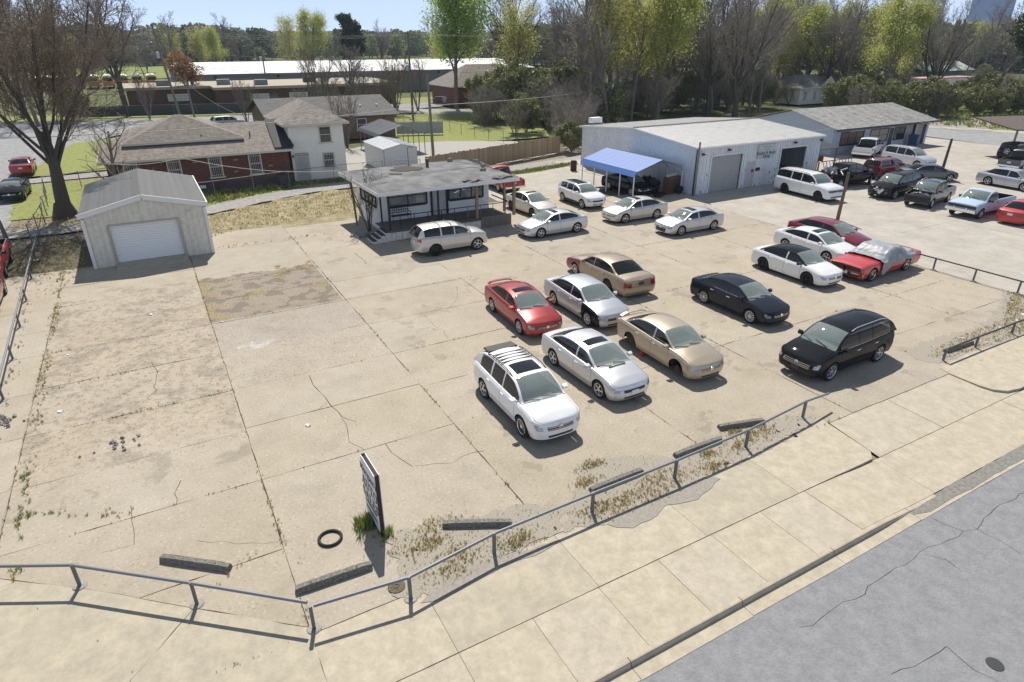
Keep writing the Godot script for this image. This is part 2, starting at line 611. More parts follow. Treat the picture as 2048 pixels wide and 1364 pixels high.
	add_child(kerb)
	kerb.set_meta("kind", "structure")
	for i in 13:
		var x0 := -22.0 + i * 3.15
		var x1 := minf(x0 + 3.14, 17.1)
		if x0 > 16.5: break
		var b := MB.new()
		var n := 6
		for k in n:
			var a := lerpf(x0 + 0.005, x1, float(k) / n)
			var c := lerpf(x0 + 0.005, x1, float(k + 1) / n)
			var ya := -0.118 * smoothstep(14.2, 16.6, a)
			var yc := -0.118 * smoothstep(14.2, 16.6, c)
			var pr := [Vector2(-6.58, 0.002), Vector2(-6.49, 0.002), Vector2(-6.462, -0.006), Vector2(-6.445, -0.03), Vector2(-6.425, -0.13)]
			for j in 4:
				var y0: float = pr[j].y
				var y1: float = pr[j + 1].y
				b.face(Vector3(a, maxf(y0 + ya, -0.13), pr[j].x), Vector3(c, maxf(y0 + yc, -0.13), pr[j].x), Vector3(c, maxf(y1 + yc, -0.131), pr[j + 1].x), Vector3(a, maxf(y1 + ya, -0.131), pr[j + 1].x), Vector3(0, 1, 0.6))
		put("kerb_stone", b, walk, kerb)
	# ---- pavement: a row beside the kerb and a wider row behind it
	var pave := Node3D.new()
	pave.name = "pavement"
	add_child(pave)
	pave.set_meta("kind", "structure")
	for i in 16:
		var x0 := 3.41 - 10 * 1.755 + i * 1.755
		if x0 + 1.7 > 14.0: break
		slab(pave, rect2(x0, -8.33, x0 + 1.755, -6.575), [walk, walk2][i % 2], false, 0.0, 0.004)
	# where the pavement dips to the driveway
	var dip := MB.new()
	for k in 8:
		var a := lerpf(13.95, 17.2, k / 8.0)
		var c := lerpf(13.95, 17.2, (k + 1) / 8.0)
		var ea := smoothstep(14.0, 16.8, a)
		var ec := smoothstep(14.0, 16.8, c)
		dip.face(Vector3(a, -0.07 * ea, -8.325), Vector3(c, -0.07 * ec, -8.325), Vector3(c, -0.118 * ec, -6.59), Vector3(a, -0.118 * ea, -6.59), Vector3.UP)
	put("slab", dip, walk, pave)
	for k in 4:
		var a := 17.2 + k * 7.0
		var b := MB.new()
		b.face(Vector3(a + 0.01, -0.07, -8.325), Vector3(a + 6.99, -0.07, -8.325), Vector3(a + 6.99, -0.118, -6.59), Vector3(a + 0.01, -0.118, -6.59), Vector3.UP)
		put("slab", b, walk, pave)
	var inner := [0.9, 3.41, 6.95, 10.3, 13.75, 17.15]
	for i in 5:
		var p := rect2(inner[i], -10.25, inner[i + 1], -8.345)
		if i == 4: p = PackedVector2Array([Vector2(13.75, -10.25), Vector2(15.0, -10.3), Vector2(17.6, -10.62), Vector2(17.3, -8.6), Vector2(17.0, -8.345), Vector2(13.75, -8.345)])
		slab(pave, p, walk if i % 2 == 0 else apron, false, 0.002, 0.006, 0.1)
	# driveway
	for p in [[17.66, -10.66, 20.7, -10.68, 20.7, -8.34, 17.35, -8.34], [20.7, -10.68, 24.4, -10.66, 25.5, -8.34, 20.7, -8.34]]:
		var q := V2(p)
		var b := MB.new()
		b.quad(Vector3(q[0].x + 0.01, -0.004, q[0].y), Vector3(q[1].x - 0.01, -0.004, q[1].y), Vector3(q[2].x - 0.01, -0.066, q[2].y), Vector3(q[3].x + 0.01, -0.066, q[3].y))
		put("slab", b, walk2, pave)
	# the corner apron by the bent rail
	var ap := [[0.9, -10.45, -1.2, -12.2, -2.45, -10.9, -2.3, -8.345, 0.9, -8.345], [-1.2, -12.2, -3.42, -14.1, -5.1, -15.35, -7.5, -16.49, -7.5, -8.345, -2.3, -8.345, -2.45, -10.9], [-7.5, -16.49, -14.0, -19.5, -20, -20, -20, -8.345, -7.5, -8.345]]
	for p in ap: slab(pave, V2(p), apron, false, 0.0, 0.02)
	# island with a rounded kerb on the right
	var isl := PackedVector2Array([Vector2(24.65, -10.7), Vector2(24.5, -10.3), Vector2(24.5, -9.2), Vector2(24.62, -8.8), Vector2(24.95, -8.5), Vector2(25.6, -8.38), Vector2(48, -8.38), Vector2(48, -10.62), Vector2(30, -10.62), Vector2(27, -10.85)])
	var ib := MB.new()
	ib.poly(isl, 0.02, 0.14)
	put("island", ib, walk, pave)
	# ---- the lot: slabs with open joints, cracked
	crack([3.54, -21.82, 3.53, -21.00, 3.63, -19.64, 3.78, -18.85, 3.79, -18.37, 4.14, -17.87], 0.035)
	crack([3.77, -18.28, 3.74, -17.40, 3.64, -16.84, 3.90, -16.17], 0.030)
	crack([3.23, -19.21, 3.61, -19.55], 0.020)
	crack([9.69, -28.44, 9.72, -27.51, 8.29, -26.40], 0.020)
	crack([12.27, -27.71, 11.82, -26.56, 11.05, -25.47, 10.54, -25.14, 9.47, -24.85, 9.36, -24.07, 9.50, -23.10, 9.41, -22.30], 0.020)
	crack([9.41, -35.75, 9.48, -33.99, 9.39, -33.45], 0.025)
	crack([9.98, -33.71, 9.45, -32.98, 9.22, -32.40, 8.28, -32.24], 0.025)
	crack([-1.56, -26.01, -1.42, -24.93, -1.47, -24.13, -1.56, -23.68, -1.48, -23.35, -1.81, -22.88], 0.030)
	crack([-0.76, -21.40, -0.88, -19.71, -0.79, -19.14], 0.020)
	crack([-2.88, -28.06, -2.75, -27.02, -2.83, -26.38], 0.070)
	crack([-5.03, -26.79, -4.50, -26.93, -3.50, -26.75, -3.11, -26.82, -2.92, -27.23], 0.050)
	crack([-4.79, -23.92, -4.25, -23.88, -3.78, -24.26, -3.37, -24.79], 0.040)
	crack([-4.53, -22.52, -4.05, -22.57, -3.58, -22.56, -3.25, -22.80], 0.030)
	crack([-2.47, -20.44, -2.29, -19.69, -2.29, -19.34, -2.22, -19.07], 0.030)
	crack([-1.20, -18.94, -1.04, -18.38, -1.01, -17.90, -1.08, -17.43], 0.030)
	crack([-2.38, -16.78, -2.32, -16.11, -2.31, -15.57, -2.32, -15.03, -2.72, -15.11, -3.00, -15.13], 0.022)
	crack([-2.32, -15.03, -1.89, -14.74, -1.71, -14.41], 0.020)
	crack([0.14, -16.08, 0.02, -15.72, -0.36, -15.31, -0.86, -14.63, -0.94, -14.44, -1.32, -14.25], 0.022)
	crack([-0.94, -14.44, -0.08, -13.87, 0.52, -13.50, 1.06, -13.35], 0.020)
	crack([-1.11, -17.31, -1.30, -16.74, -1.30, -16.17], 0.025)
	crack([-3.78, -15.39, -3.22, -15.19], 0.020)
	crack([4.56, -16.19, 4.58, -15.69, 4.72, -15.19, 4.87, -14.69], 0.030)
	crack([4.94, -14.69, 5.98, -14.27, 6.40, -14.46, 7.04, -14.36], 0.030)
	crack([5.71, -13.94, 5.96, -14.24], 0.020)
	crack([3.92, -14.59, 3.84, -13.96, 3.82, -13.55, 3.87, -13.22, 4.11, -13.21], 0.020)
	crack([4.81, -13.79, 5.22, -13.90, 6.14, -13.70], 0.020)
	crack([1.32, -12.40, 1.76, -12.37, 2.17, -12.40, 2.73, -12.40, 3.01, -12.57], 0.030)
	crack([2.72, -12.38, 3.03, -11.94, 3.31, -11.48], 0.025)
	crack([1.18, -14.09, 1.66, -14.05, 2.12, -13.89, 2.70, -13.60], 0.018)
	crack([9.39, -35.84, 9.46, -34.05, 9.36, -33.48], 0.025)
	crack([9.26, -32.34, 9.43, -33.04, 9.98, -33.65], 0.025)
	crack([7.97, -37.33, 9.15, -37.14, 9.55, -37.53, 9.60, -38.50], 0.020)
	crack([3.56, -41.75, 3.98, -44.19], 0.030)
	crack([15.12, -13.90, 15.19, -13.37, 15.28, -12.74, 16.11, -13.10], 0.030)
	crack([10.30, -22.26, 11.53, -22.78, 11.74, -23.96, 11.82, -24.76], 0.020)
	crack([10.43, -14.55, 10.75, -13.29, 11.80, -13.36], 0.020)
	var base := Node3D.new()
	base.name = "concrete_lot"
	add_child(base)
	base.set_meta("kind", "structure")
	var bed := MB.new()
	bed.poly(V2([-14, -47.5, 36.1, -47.5, 36.1, -10.25, 1.0, -10.25, -1.2, -12.2, -3.42, -14.1, -5.1, -15.35, -14, -19.4]), -0.035)
	put("joint_filling", bed, joint, base)
	var XS := [-13.8, -9.2, -5.25, 0.9, 6.88, 12.98, 18.85, 24.9, 30.4, 36.0]
	var ZS := [-47.0, -40.4, -34.3, -28.7, -22.05, -16.2, -10.26]
	for i in XS.size() - 1:
		for j in ZS.size() - 1:
			if j == 0 and (i < 3 or i > 7): continue
			var p := rect2(XS[i], ZS[j], XS[i + 1], ZS[j + 1])
			if j == 0: p = rect2(XS[i], -43.6 + rng.randf_range(-0.8, 0.8), XS[i + 1], ZS[1])
			if j == 5:
				if i == 0: continue
				p = clip_one(p, V2([1.2, -10.2, -1.2, -12.2, -3.42, -14.1, -5.1, -15.35, -9.2, -17.3, -14, -19.5, -14, -5, 1.2, -5]))
			if j == 4 and i == 0: p = clip_one(p, V2([-9.2, -17.3, -14, -19.5, -14, -5, -9, -5]))
			if p.size() < 3: continue
			var halves := [p]
			# many of the old slabs have a second joint half way
			if (i >= 2 and i <= 4 and j >= 2 and j <= 4) or (i == 2 and j > 0) or (i > 5 and j == 5) or (i < 2 and j > 1):
				var zm: float = (ZS[j] + ZS[j + 1]) / 2 + rng.randf_range(-0.15, 0.15)
				halves = [clip_one(p, rect2(-100, zm, 100, 100)), clip_one(p, rect2(-100, -100, 100, zm))]
			for q in halves:
				if q.size() >= 3: slab(base, q, mats["lot_slab%d" % rng.randi_range(0, 3)], true, rng.randf_range(-0.006, 0.006), 0.016)
	# the body shop's lot beyond the rail
	var fl := Node3D.new()
	fl.name = "far_lot"
	add_child(fl)
	fl.set_meta("kind", "structure")
	var fb := MB.new()
	fb.poly(rect2(36.0, -56, 88, -10.6), -0.04)
	put("joint_filling", fb, joint, fl)
	var FX := [36.02, 41.5, 47.7, 54.0, 60.5, 67.0, 74.0, 81.0, 88.0]
	var FZ := [-56.0, -48.0, -42.0, -36.0, -29.5, -22.7, -17.2, -10.65]
	for i in FX.size() - 1:
		for j in FZ.size() - 1:
			slab(fl, rect2(FX[i], FZ[j], FX[i + 1], FZ[j + 1]), farlot, false, rng.randf_range(-0.004, 0.004), 0.008)
	# behind the office, packed earth and old concrete up to the alley
	sheet("yard_concrete", V2([22.5, -53.5, 36.5, -54.0, 36.5, -43.0, 30.4, -43.0, 30.4, -40.4, 23, -43.5]), -0.02, farlot, 0.25, 0.8)
	var aly := mottled("alley_paving", Vector3(0.24, 0.23, 0.22), Vector3(0.38, 0.365, 0.345), 0.2, 0.02, 1.0)
	sheet("alley", strip_poly([Vector2(-16, -50.3), Vector2(-4, -50.6), Vector2(3.1, -51.3), Vector2(6.5, -53.2), Vector2(11.4, -55.0), Vector2(16, -55.3), Vector2(24, -54.6), Vector2(30, -54.6), Vector2(38, -56.2), Vector2(41.5, -57.2)], 2.4), -0.024, aly, 0.15, 0.9)
	var verge := bumpy(mottled("verge_grass", Vector3(0.17, 0.155, 0.075), Vector3(0.42, 0.35, 0.24), 0.11, 0.012, 1.0, 6, 0.2, 0.8, 0.85), 0.07, 0.7)
	sheet("verge", V2([2.3, -49.6, 6.5, -51.2, 11.4, -53.2, 16, -53.6, 23, -53.0, 22, -46.5, 17, -45.2, 12.7, -43.8, 10.5, -42.8, 8, -43.4, 6.8, -42.6, 4.5, -43.2, 2.3, -41.4]), -0.005, verge, 0.5, 0.7)
	sheet("back_verge", V2([-5, -58.5, 4, -57.8, 10, -58.2, 19, -58.2, 19, -56.0, 11, -56.5, 4, -53.0, -5, -52.2]), -0.04, lawn, 0.2, 0.8)
	sheet("fence_verge", V2([21, -53.2, 30, -53.3, 37.8, -54.8, 37.6, -53.6, 31, -52.2, 26, -51.8]), -0.012, lawn, 0.2, 0.6)
	# west side: road, lawn, drives
	var oldroad := mottled("side_road", Vector3(0.22, 0.22, 0.23), Vector3(0.33, 0.33, 0.335), 0.1, 0.02, 1.0)
	sheet("side_road", V2([-9.5, -40, -9.2, -54, -10.5, -72, -8.3, -92, -3, -102, 60, -121, 200, -170, 200, -178, 60, -128, 20, -131, -14, -129, -40, -140, -40, -40]), -0.10, oldroad, 0.1, 2.0)
	sheet("house_drive", V2([-10.0, -69.5, -1.5, -70.5, -1.5, -73.2, -10.2, -72.0]), -0.06, aly, 0.1, 0.8)
	sheet("front_lawn", V2([-10.4, -73, -1.2, -74, -0.5, -101, -7.8, -96]), -0.085, lawn, 0.3, 1.0)
	sheet("small_lawn", V2([-9.6, -55, -4.0, -55, -1.6, -69.6, -10.1, -68.6]), -0.085, lawn, 0.3, 1.0)
	sheet("school_lawn", V2([-20, -126, 10, -120, 40, -125, 60, -130, 60, -140, -20, -136]), -0.09, lawn, 0.3, 2.0)
	sheet("back_lawn", V2([25.5, -77, 36.5, -73, 46.5, -73, 58, -96, 48, -112, 36, -104, 30, -92]), -0.085, lawn, 0.3, 1.0)
	sheet("gravel_drive", V2([14.5, -64, 18.5, -58.7, 24, -58.2, 31, -58.0, 40.5, -61.0, 40, -71.5, 33, -75.4, 24, -76.5, 16, -74]), -0.07, mottled("pale_gravel", Vector3(0.30, 0.29, 0.27), Vector3(0.44, 0.42, 0.39), 0.3, 0.04, 1.0), 0.3, 1.0)
	sheet("far_drive", V2([38, -112, 47, -104, 60, -103, 66, -100, 66, -104, 52, -110, 42, -118]), -0.07, aly, 0.2, 1.0)
	# east street
	sheet("cross_street", V2([86.2, -6, 88.0, -36, 89.4, -50, 92, -75, 99, -75, 98.2, -54, 103.5, -42, 112, -6]), -0.06, mottled("cross_asphalt", Vector3(0.24, 0.245, 0.255), Vector3(0.31, 0.315, 0.32), 0.08, 0.02, 1.0), 0.05, 2.0)
	sheet("cross_pavement", V2([98.4, -54, 103.7, -42, 112.2, -6, 116, -6, 107, -42, 101.5, -56]), -0.05, farlot, 0.05, 2.0)
	sheet("bank_grass", V2([101.5, -56, 107, -42, 116, -6, 150, -20, 140, -58, 118, -66, 100, -72]), -0.055, lawn, 0.5, 1.5)
	sheet("bank_track", V2([99.5, -57, 104.5, -49, 111, -51, 118, -60, 113, -63, 106, -58]), -0.048, mottled("stony", Vector3(0.22, 0.20, 0.17), Vector3(0.40, 0.37, 0.32), 0.2, 0.03, 1.0), 0.4, 1.0)
	# grit and earth over the slabs along the rail
	var gritty := [[3.28, -12.24, 3.76, -12.3, 4.32, -12.35, 4.9, -12.2, 5.75, -11.75, 6.65, -11.76, 7.6, -11.2, 7.7, -10.9, 7.03, -10.27, 6.08, -10.24, 5.4, -10.2, 4.16, -10.05, 3.04, -10.0, 2.74, -10.6, 3.1, -11.11], [7.68, -10.87, 8.5, -11.5, 8.9, -12.1, 9.4, -12.5, 10.0, -12.3, 10.62, -12.1, 11.44, -11.59, 11.93, -11.1, 12.73, -11.55, 14.11, -11.5, 15.02, -11.33, 16.86, -11.23, 17.6, -10.9, 17.2, -10.55, 14.97, -10.25, 12.75, -10.15, 11.16, -10.05, 9.39, -9.95, 8.11, -10.05, 7.2, -10.2], [24.89, -12.5, 24.7, -11.8, 24.7, -11.2, 25.21, -10.9, 27.28, -10.8, 30.7, -10.64, 35.96, -10.65, 36.1, -14.1, 34.9, -13.4, 33.58, -12.9, 32.03, -12.3, 29.58, -12.1, 27.66, -12.3, 25.71, -12.3]]
	for p in gritty: sheet("dirt_patch", V2(p), 0.011, grit, 0.13, 0.16)
	sheet("dirt_spill", V2([11.16, -10.15, 12.25, -10.03, 12.3, -9.85, 11.1, -9.5, 10.17, -9.75, 9.72, -9.55, 8.86, -9.48, 8.5, -9.7, 8.34, -9.93, 9.4, -10.1]), 0.014, mottled("dust", Vector3(0.25, 0.23, 0.20), Vector3(0.34, 0.315, 0.275), 0.5, 0.03, 1.0), 0.04, 0.25)
	sheet("dirt_spill", V2([5.1, -10.3, 6.2, -10.1, 7.0, -10.05, 6.4, -9.9, 5.6, -9.95, 4.7, -9.9, 3.6, -9.75, 3.2, -9.9, 4.1, -10.2]), 0.013, mats["dust"], 0.04, 0.25)
	# ---- weeds
	for i in range(1, XS.size()): tuft_line(Vector2(XS[i], -44), Vector2(XS[i], -10.5), 9.0 if i < 5 else 4.0, 0.075, 0.025, 0.4)
	for j in range(1, ZS.size()): tuft_line(Vector2(-5, ZS[j]), Vector2(36, ZS[j]), 4.5, 0.065, 0.025, 0.4)
	tuft_line(Vector2(-5.3, -40), Vector2(-4.95, -20), 26, 0.10, 0.10, 0.55)
	tuft_line(Vector2(-5.0, -20), Vector2(-4.7, -14.6), 16, 0.13, 0.08, 0.3)
	tuft_line(Vector2(-5.2, -22.0), Vector2(0.9, -22.05), 16, 0.08, 0.05, 0.45)
	tuft_line(Vector2(-5.0, -17.8), Vector2(-2.4, -16.4), 18, 0.10, 0.08, 0.3)
	tuft_line(Vector2(-5.2, -28.6), Vector2(-1, -28.7), 14, 0.08, 0.12, 0.5)
	tuft_line(Vector2(-5.0, -25.3), Vector2(-1, -25.5), 12, 0.08, 0.06, 0.5)
	tuft_line(Vector2(0.9, -15.5), Vector2(1.0, -10.6), 14, 0.07, 0.04, 0.4)
	tuft_line(Vector2(-0.8, -12.6), Vector2(0.3, -13.4), 22, 0.08, 0.05, 0.6)
	tuft_line(Vector2(-0.9, -41), Vector2(11, -40.6), 10, 0.11, 0.09, 0.5)
	tuft_line(Vector2(-6.5, -36), Vector2(-5.9, -22), 6, 0.13, 0.15, 0.3)
	tuft_line(Vector2(7.6, -40), Vector2(20, -40.4), 3, 0.1, 0.1, 0.4)
	tuft_line(Vector2(12.3, -36.85), Vector2(17, -36.85), 14, 0.12, 0.05, 0.3)
	for q in [[2.95, -12.95, 60, 0.33, 0.14], [3.3, -12.32, 26, 0.22, 0.12]]:
		for i in q[2]: tuft(q[0] + rng.randfn(0, q[4]), q[1] + rng.randfn(0, q[4]), q[3] * rng.randf_range(0.5, 1.1), 0 if rng.randf() < 0.8 else 1)
	for q in [[4.3, -10.5, 0.35], [4.6, -10.9, 0.3], [3.7, -11.6, 0.4], [4.2, -11.5, 0.3], [4.5, -12.05, 0.35], [5.8, -10.6, 0.35], [6.1, -10.5, 0.2], [8.4, -10.5, 0.3], [8.9, -10.4, 0.35], [9.4, -10.5, 0.3], [9.5, -12.2, 0.25], [8.9, -11.6, 0.25], [10.6, -10.7, 0.35], [11.3, -10.6, 0.4], [10.2, -10.3, 0.35], [12.6, -10.4, 0.25], [14.0, -10.7, 0.3], [14.9, -10.9, 0.45], [15.3, -11.0, 0.3], [14.5, -11.4, 0.2], [12.9, -10.9, 0.2]]:
		for i in 130: tuft(q[0] + rng.randfn(0, q[2]), q[1] + rng.randfn(0, q[2] * 0.5), rng.randf_range(0.035, 0.10), 1 if rng.randf() < 0.74 else (0 if rng.randf() < 0.7 else 2), 0.01)
	tuft_area(V2(gritty[0]), 320, 0.045, 0.65, 0.01)
	tuft_area(V2(gritty[1]), 460, 0.045, 0.7, 0.01)
	tuft_area(V2([25.2, -11.6, 25.4, -11.0, 30.7, -10.75, 35.9, -10.8, 36, -13.6, 32, -12.0, 27.6, -11.9]), 2400, 0.065, 0.72, 0.01)
	tuft_area(V2([30, -10.9, 36, -10.9, 36, -13.8, 32, -12.1]), 700, 0.07, 0.4, 0.01)
	tuft_area(V2([2.3, -49.6, 6.5, -51.2, 11.4, -53.2, 16, -53.6, 23, -53.0, 22, -48, 12.7, -45.6, 8, -45.0, 4.5, -44.6, 2.3, -43.2]), 2400, 0.12, 0.78, 0.0)
	tuft_area(V2([-5, -58.5, 4, -57.8, 10, -58.2, 19, -58.2, 19, -56.6, 11, -56.9, 4, -53.4, -5, -52.6]), 3000, 0.25, 0.2, -0.04)
	tuft_area(V2([-8.8, -55, -7.0, -36, -5.4, -36, -4.2, -40, -4.2, -50, -1, -53, -4, -57]), 1300, 0.13, 0.65, -0.03)
	tuft_area(V2([21, -53.2, 30, -53.3, 37.8, -54.8, 37.6, -53.6, 31, -52.2, 26, -51.8]), 1300, 0.22, 0.15, -0.02)
	tuft_area(V2([100, -72, 101.5, -57, 107, -43, 116, -10, 140, -30, 140, -58, 118, -66]), 3000, 0.5, 0.25, -0.05)
	for i in 260:
		tuft(rng.randf_range(-5, 36), rng.randf_range(-40, -11), rng.randf_range(0.02, 0.06), 1 if rng.randf() < 0.5 else 0)
# ---------------------------------------------------------------- vehicles

func pchip(p: Array, x: float) -> float:
	var n := p.size()
	if x <= p[0].x: return p[0].y
	if x >= p[n - 1].x: return p[n - 1].y
	var i := 0
	while i < n - 2 and x > p[i + 1].x: i += 1
	var h: float = p[i + 1].x - p[i].x
	var d: float = (p[i + 1].y - p[i].y) / h
	var m0 := d
	var m1 := d
	if i > 0:
		var dp: float = (p[i].y - p[i - 1].y) / (p[i].x - p[i - 1].x)
		m0 = 0.0 if dp * d <= 0 else 2.0 * dp * d / (dp + d)
	if i < n - 2:
		var dn: float = (p[i + 2].y - p[i + 1].y) / (p[i + 2].x - p[i + 1].x)
		m1 = 0.0 if dn * d <= 0 else 2.0 * dn * d / (dn + d)
	var t: float = (x - p[i].x) / h
	return p[i].y * (1 + 2 * t) * (1 - t) * (1 - t) + h * m0 * t * (1 - t) * (1 - t) + p[i + 1].y * t * t * (3 - 2 * t) + h * m1 * t * t * (t - 1)

class Shell:
	# the smooth outer form of one vehicle: a lower body and a greenhouse, as functions
	var s: Dictionary
	var host
	var xt0: float
	var xn0: float
	var xtip: float
	var xtail: float
	var belt: Array
	var roof: Array
	var sill: float
	var hmax := 0.0
	func setup(spec: Dictionary, h):
		s = spec; host = h
		xtip = s.wb / 2 + s.fo
		xtail = -s.wb / 2 - s.ro
		xn0 = xtip - s.na
		xt0 = xtail + s.ta
		belt = s.belt; roof = s.roof; sill = s.sill
		for q in roof: hmax = maxf(hmax, q.y)
	func ysh(x: float) -> float: return host.pchip(belt, x)
	func hw(x: float, y: float) -> float:
		var v := clampf((y - sill) / maxf(ysh(x) - sill, 0.05), 0, 1)
		var w: float = s.W / 2
		var f := clampf((x - 0.2) / (xtip - 0.2), 0, 1)
		var r := clampf((-x - 0.2) / (-xtail - 0.2), 0, 1)
		w *= 1.0 - s.taper * f * f - s.taper * r * r
		var k: float = 0.93 + 0.07 * minf(1.0, v / 0.4) if v < 0.4 else 1.0
		if v > 0.55: k = 1.0 - 0.025 * (v - 0.55) / 0.45
		if v > 0.82: k -= s.shoulder * pow((v - 0.82) / 0.18, 2.0)
		return w * k
	func side(u: float, y: float) -> Vector3:
		if u <= 1.0:
			var p := (1.0 - u) * PI / 2
			var e: float = 2.0 / s.tn
			var tipx: float = xtail + host.pchip(s.tailp, y)
			return Vector3(xt0 - (xt0 - tipx) * pow(sin(p), e), y, hw(xt0, y) * pow(maxf(cos(p), 0.0), e))
		if u >= 2.0:
			var p := (u - 2.0) * PI / 2
			var e: float = 2.0 / s.nn
			var tipx: float = xtip - host.pchip(s.nosep, y)
			return Vector3(xn0 + (tipx - xn0) * pow(sin(p), e), y, hw(xn0, y) * pow(maxf(cos(p), 0.0), e))
		var x := lerpf(xt0, xn0, u - 1.0)
		return Vector3(x, y, hw(x, y))
	func base_x(u: float) -> float:
		if u <= 1.0: return xt0 - (xt0 - xtail) * pow(sin((1.0 - u) * PI / 2), 2.0 / s.tn)
		if u >= 2.0: return xn0 + (xtip - xn0) * pow(sin((u - 2.0) * PI / 2), 2.0 / s.nn)
		return lerpf(xt0, xn0, u - 1.0)
	func top(u: float, t: float) -> Vector3:
		var y := ysh(base_x(u))
		var p := side(u, y)
		var c: float = host.pchip(s.crown, p.x) * clampf(p.z / 0.5, 0, 1)
		return Vector3(p.x, y + c * (1.0 - pow(1.0 - t, 2.4)), p.z * (1.0 - t))
	func side_n(u: float, y: float) -> Vector3:
		var e := 0.004
		var a := side(minf(u + e, 3.0), y) - side(maxf(u - e, 0.0), y)
		var b := side(u, y + 0.01) - side(u, y - 0.01)
		var n := a.cross(b)
		var p := side(u, y)
		var o := Vector3(p.x - clampf(p.x, xt0, xn0), 0, p.z + 0.001)
		if n.length_squared() < 1e-16: return o.normalized()
		n = n.normalized()
		return n if n.dot(o) >= 0 else -n
	func top_n(u: float, t: float) -> Vector3:
		var a := top(minf(u + 0.006, 3.0), t) - top(maxf(u - 0.006, 0.0), t)
		var b := top(u, minf(t + 0.02, 1.0)) - top(u, maxf(t - 0.02, 0.0))
		var n := a.cross(b)
		if n.length_squared() < 1e-16: return Vector3.UP
		n = n.normalized()
		return n if n.y >= 0 else -n
	# greenhouse
	func gb(x: float) -> float: return ysh(x) - 0.015
	func gh(x: float) -> float: return maxf(host.pchip(roof, x), gb(x) + 0.012)
	func gw(x: float) -> float: return hw(x, ysh(x)) - s.inset
	func gz(x: float, y: float) -> float:
		var f := clampf((y - gb(x)) / (hmax - gb(x)), 0, 1)
		return gw(x) - s.tum * (0.6 * f + 0.4 * f * f)
	func re(x: float) -> float: return minf(s.redge, 0.45 * (gh(x) - gb(x)))
	func gside(x: float, y: float) -> Vector3: return Vector3(x, y, gz(x, y))
	func gtop(x: float, t: float) -> Vector3:
		var r := re(x)
		var ye := gh(x) - r
		var bow := 0.0
		if x > s.xB: bow = lerpf(0.05, 0.15, (x - s.xB) / (s.xA - s.xB))
		elif x > s.xC: bow = lerpf(-0.04, 0.05, (x - s.xC) / (s.xB - s.xC))
		else: bow = lerpf(-0.04, -0.09, (s.xC - x) / maxf(s.xC - s.xD, 0.01))
		return Vector3(x + bow * (1.0 - (1.0 - t) * (1.0 - t)), ye + r * (1.0 - pow(1.0 - t, 2.3)), gz(x, ye) * (1.0 - t))
	func gside_n(x: float, y: float) -> Vector3:
		var a := gside(x + 0.01, y) - gside(x - 0.01, y)
		var b := gside(x, y + 0.01) - gside(x, y - 0.01)
		var n := a.cross(b).normalized()
		return n if n.z >= 0 else -n
	func gtop_n(x: float, t: float) -> Vector3:
		var a := gtop(x + 0.015, t) - gtop(x - 0.015, t)
		var b := gtop(x, minf(t + 0.03, 1.0)) - gtop(x, maxf(t - 0.03, 0.0))
		var n := a.cross(b)
		if n.length_squared() < 1e-16: return Vector3.UP
		n = n.normalized()
		return n if n.y + absf(n.x) * 0.2 >= 0 else -n

var bags: Dictionary

func bag(k: String) -> MB:
	if not bags.has(k): bags[k] = MB.new()
	return bags[k]

func grid_quad(b: MB, p: Array, n: Array):
	# both halves of the vehicle: the second mirrored in z
	for m in [1.0, -1.0]:
		var f := Vector3(1, 1, m)
		b.trin(p[0] * f, p[1] * f, p[2] * f, n[0] * f, n[1] * f, n[2] * f)
		b.trin(p[0] * f, p[2] * f, p[3] * f, n[0] * f, n[2] * f, n[3] * f)

func half_quad(k: String, p: Array, n: Array, split: bool):
	if not split:
		grid_quad(bag(k), p, n)
		return
	for m in [1.0, -1.0]:
		var f := Vector3(1, 1, m)
		var b := bag(k + ("/r" if m > 0 else "/l"))
		b.trin(p[0] * f, p[1] * f, p[2] * f, n[0] * f, n[1] * f, n[2] * f)
		b.trin(p[0] * f, p[2] * f, p[3] * f, n[0] * f, n[2] * f, n[3] * f)

var wheel_cache := {}

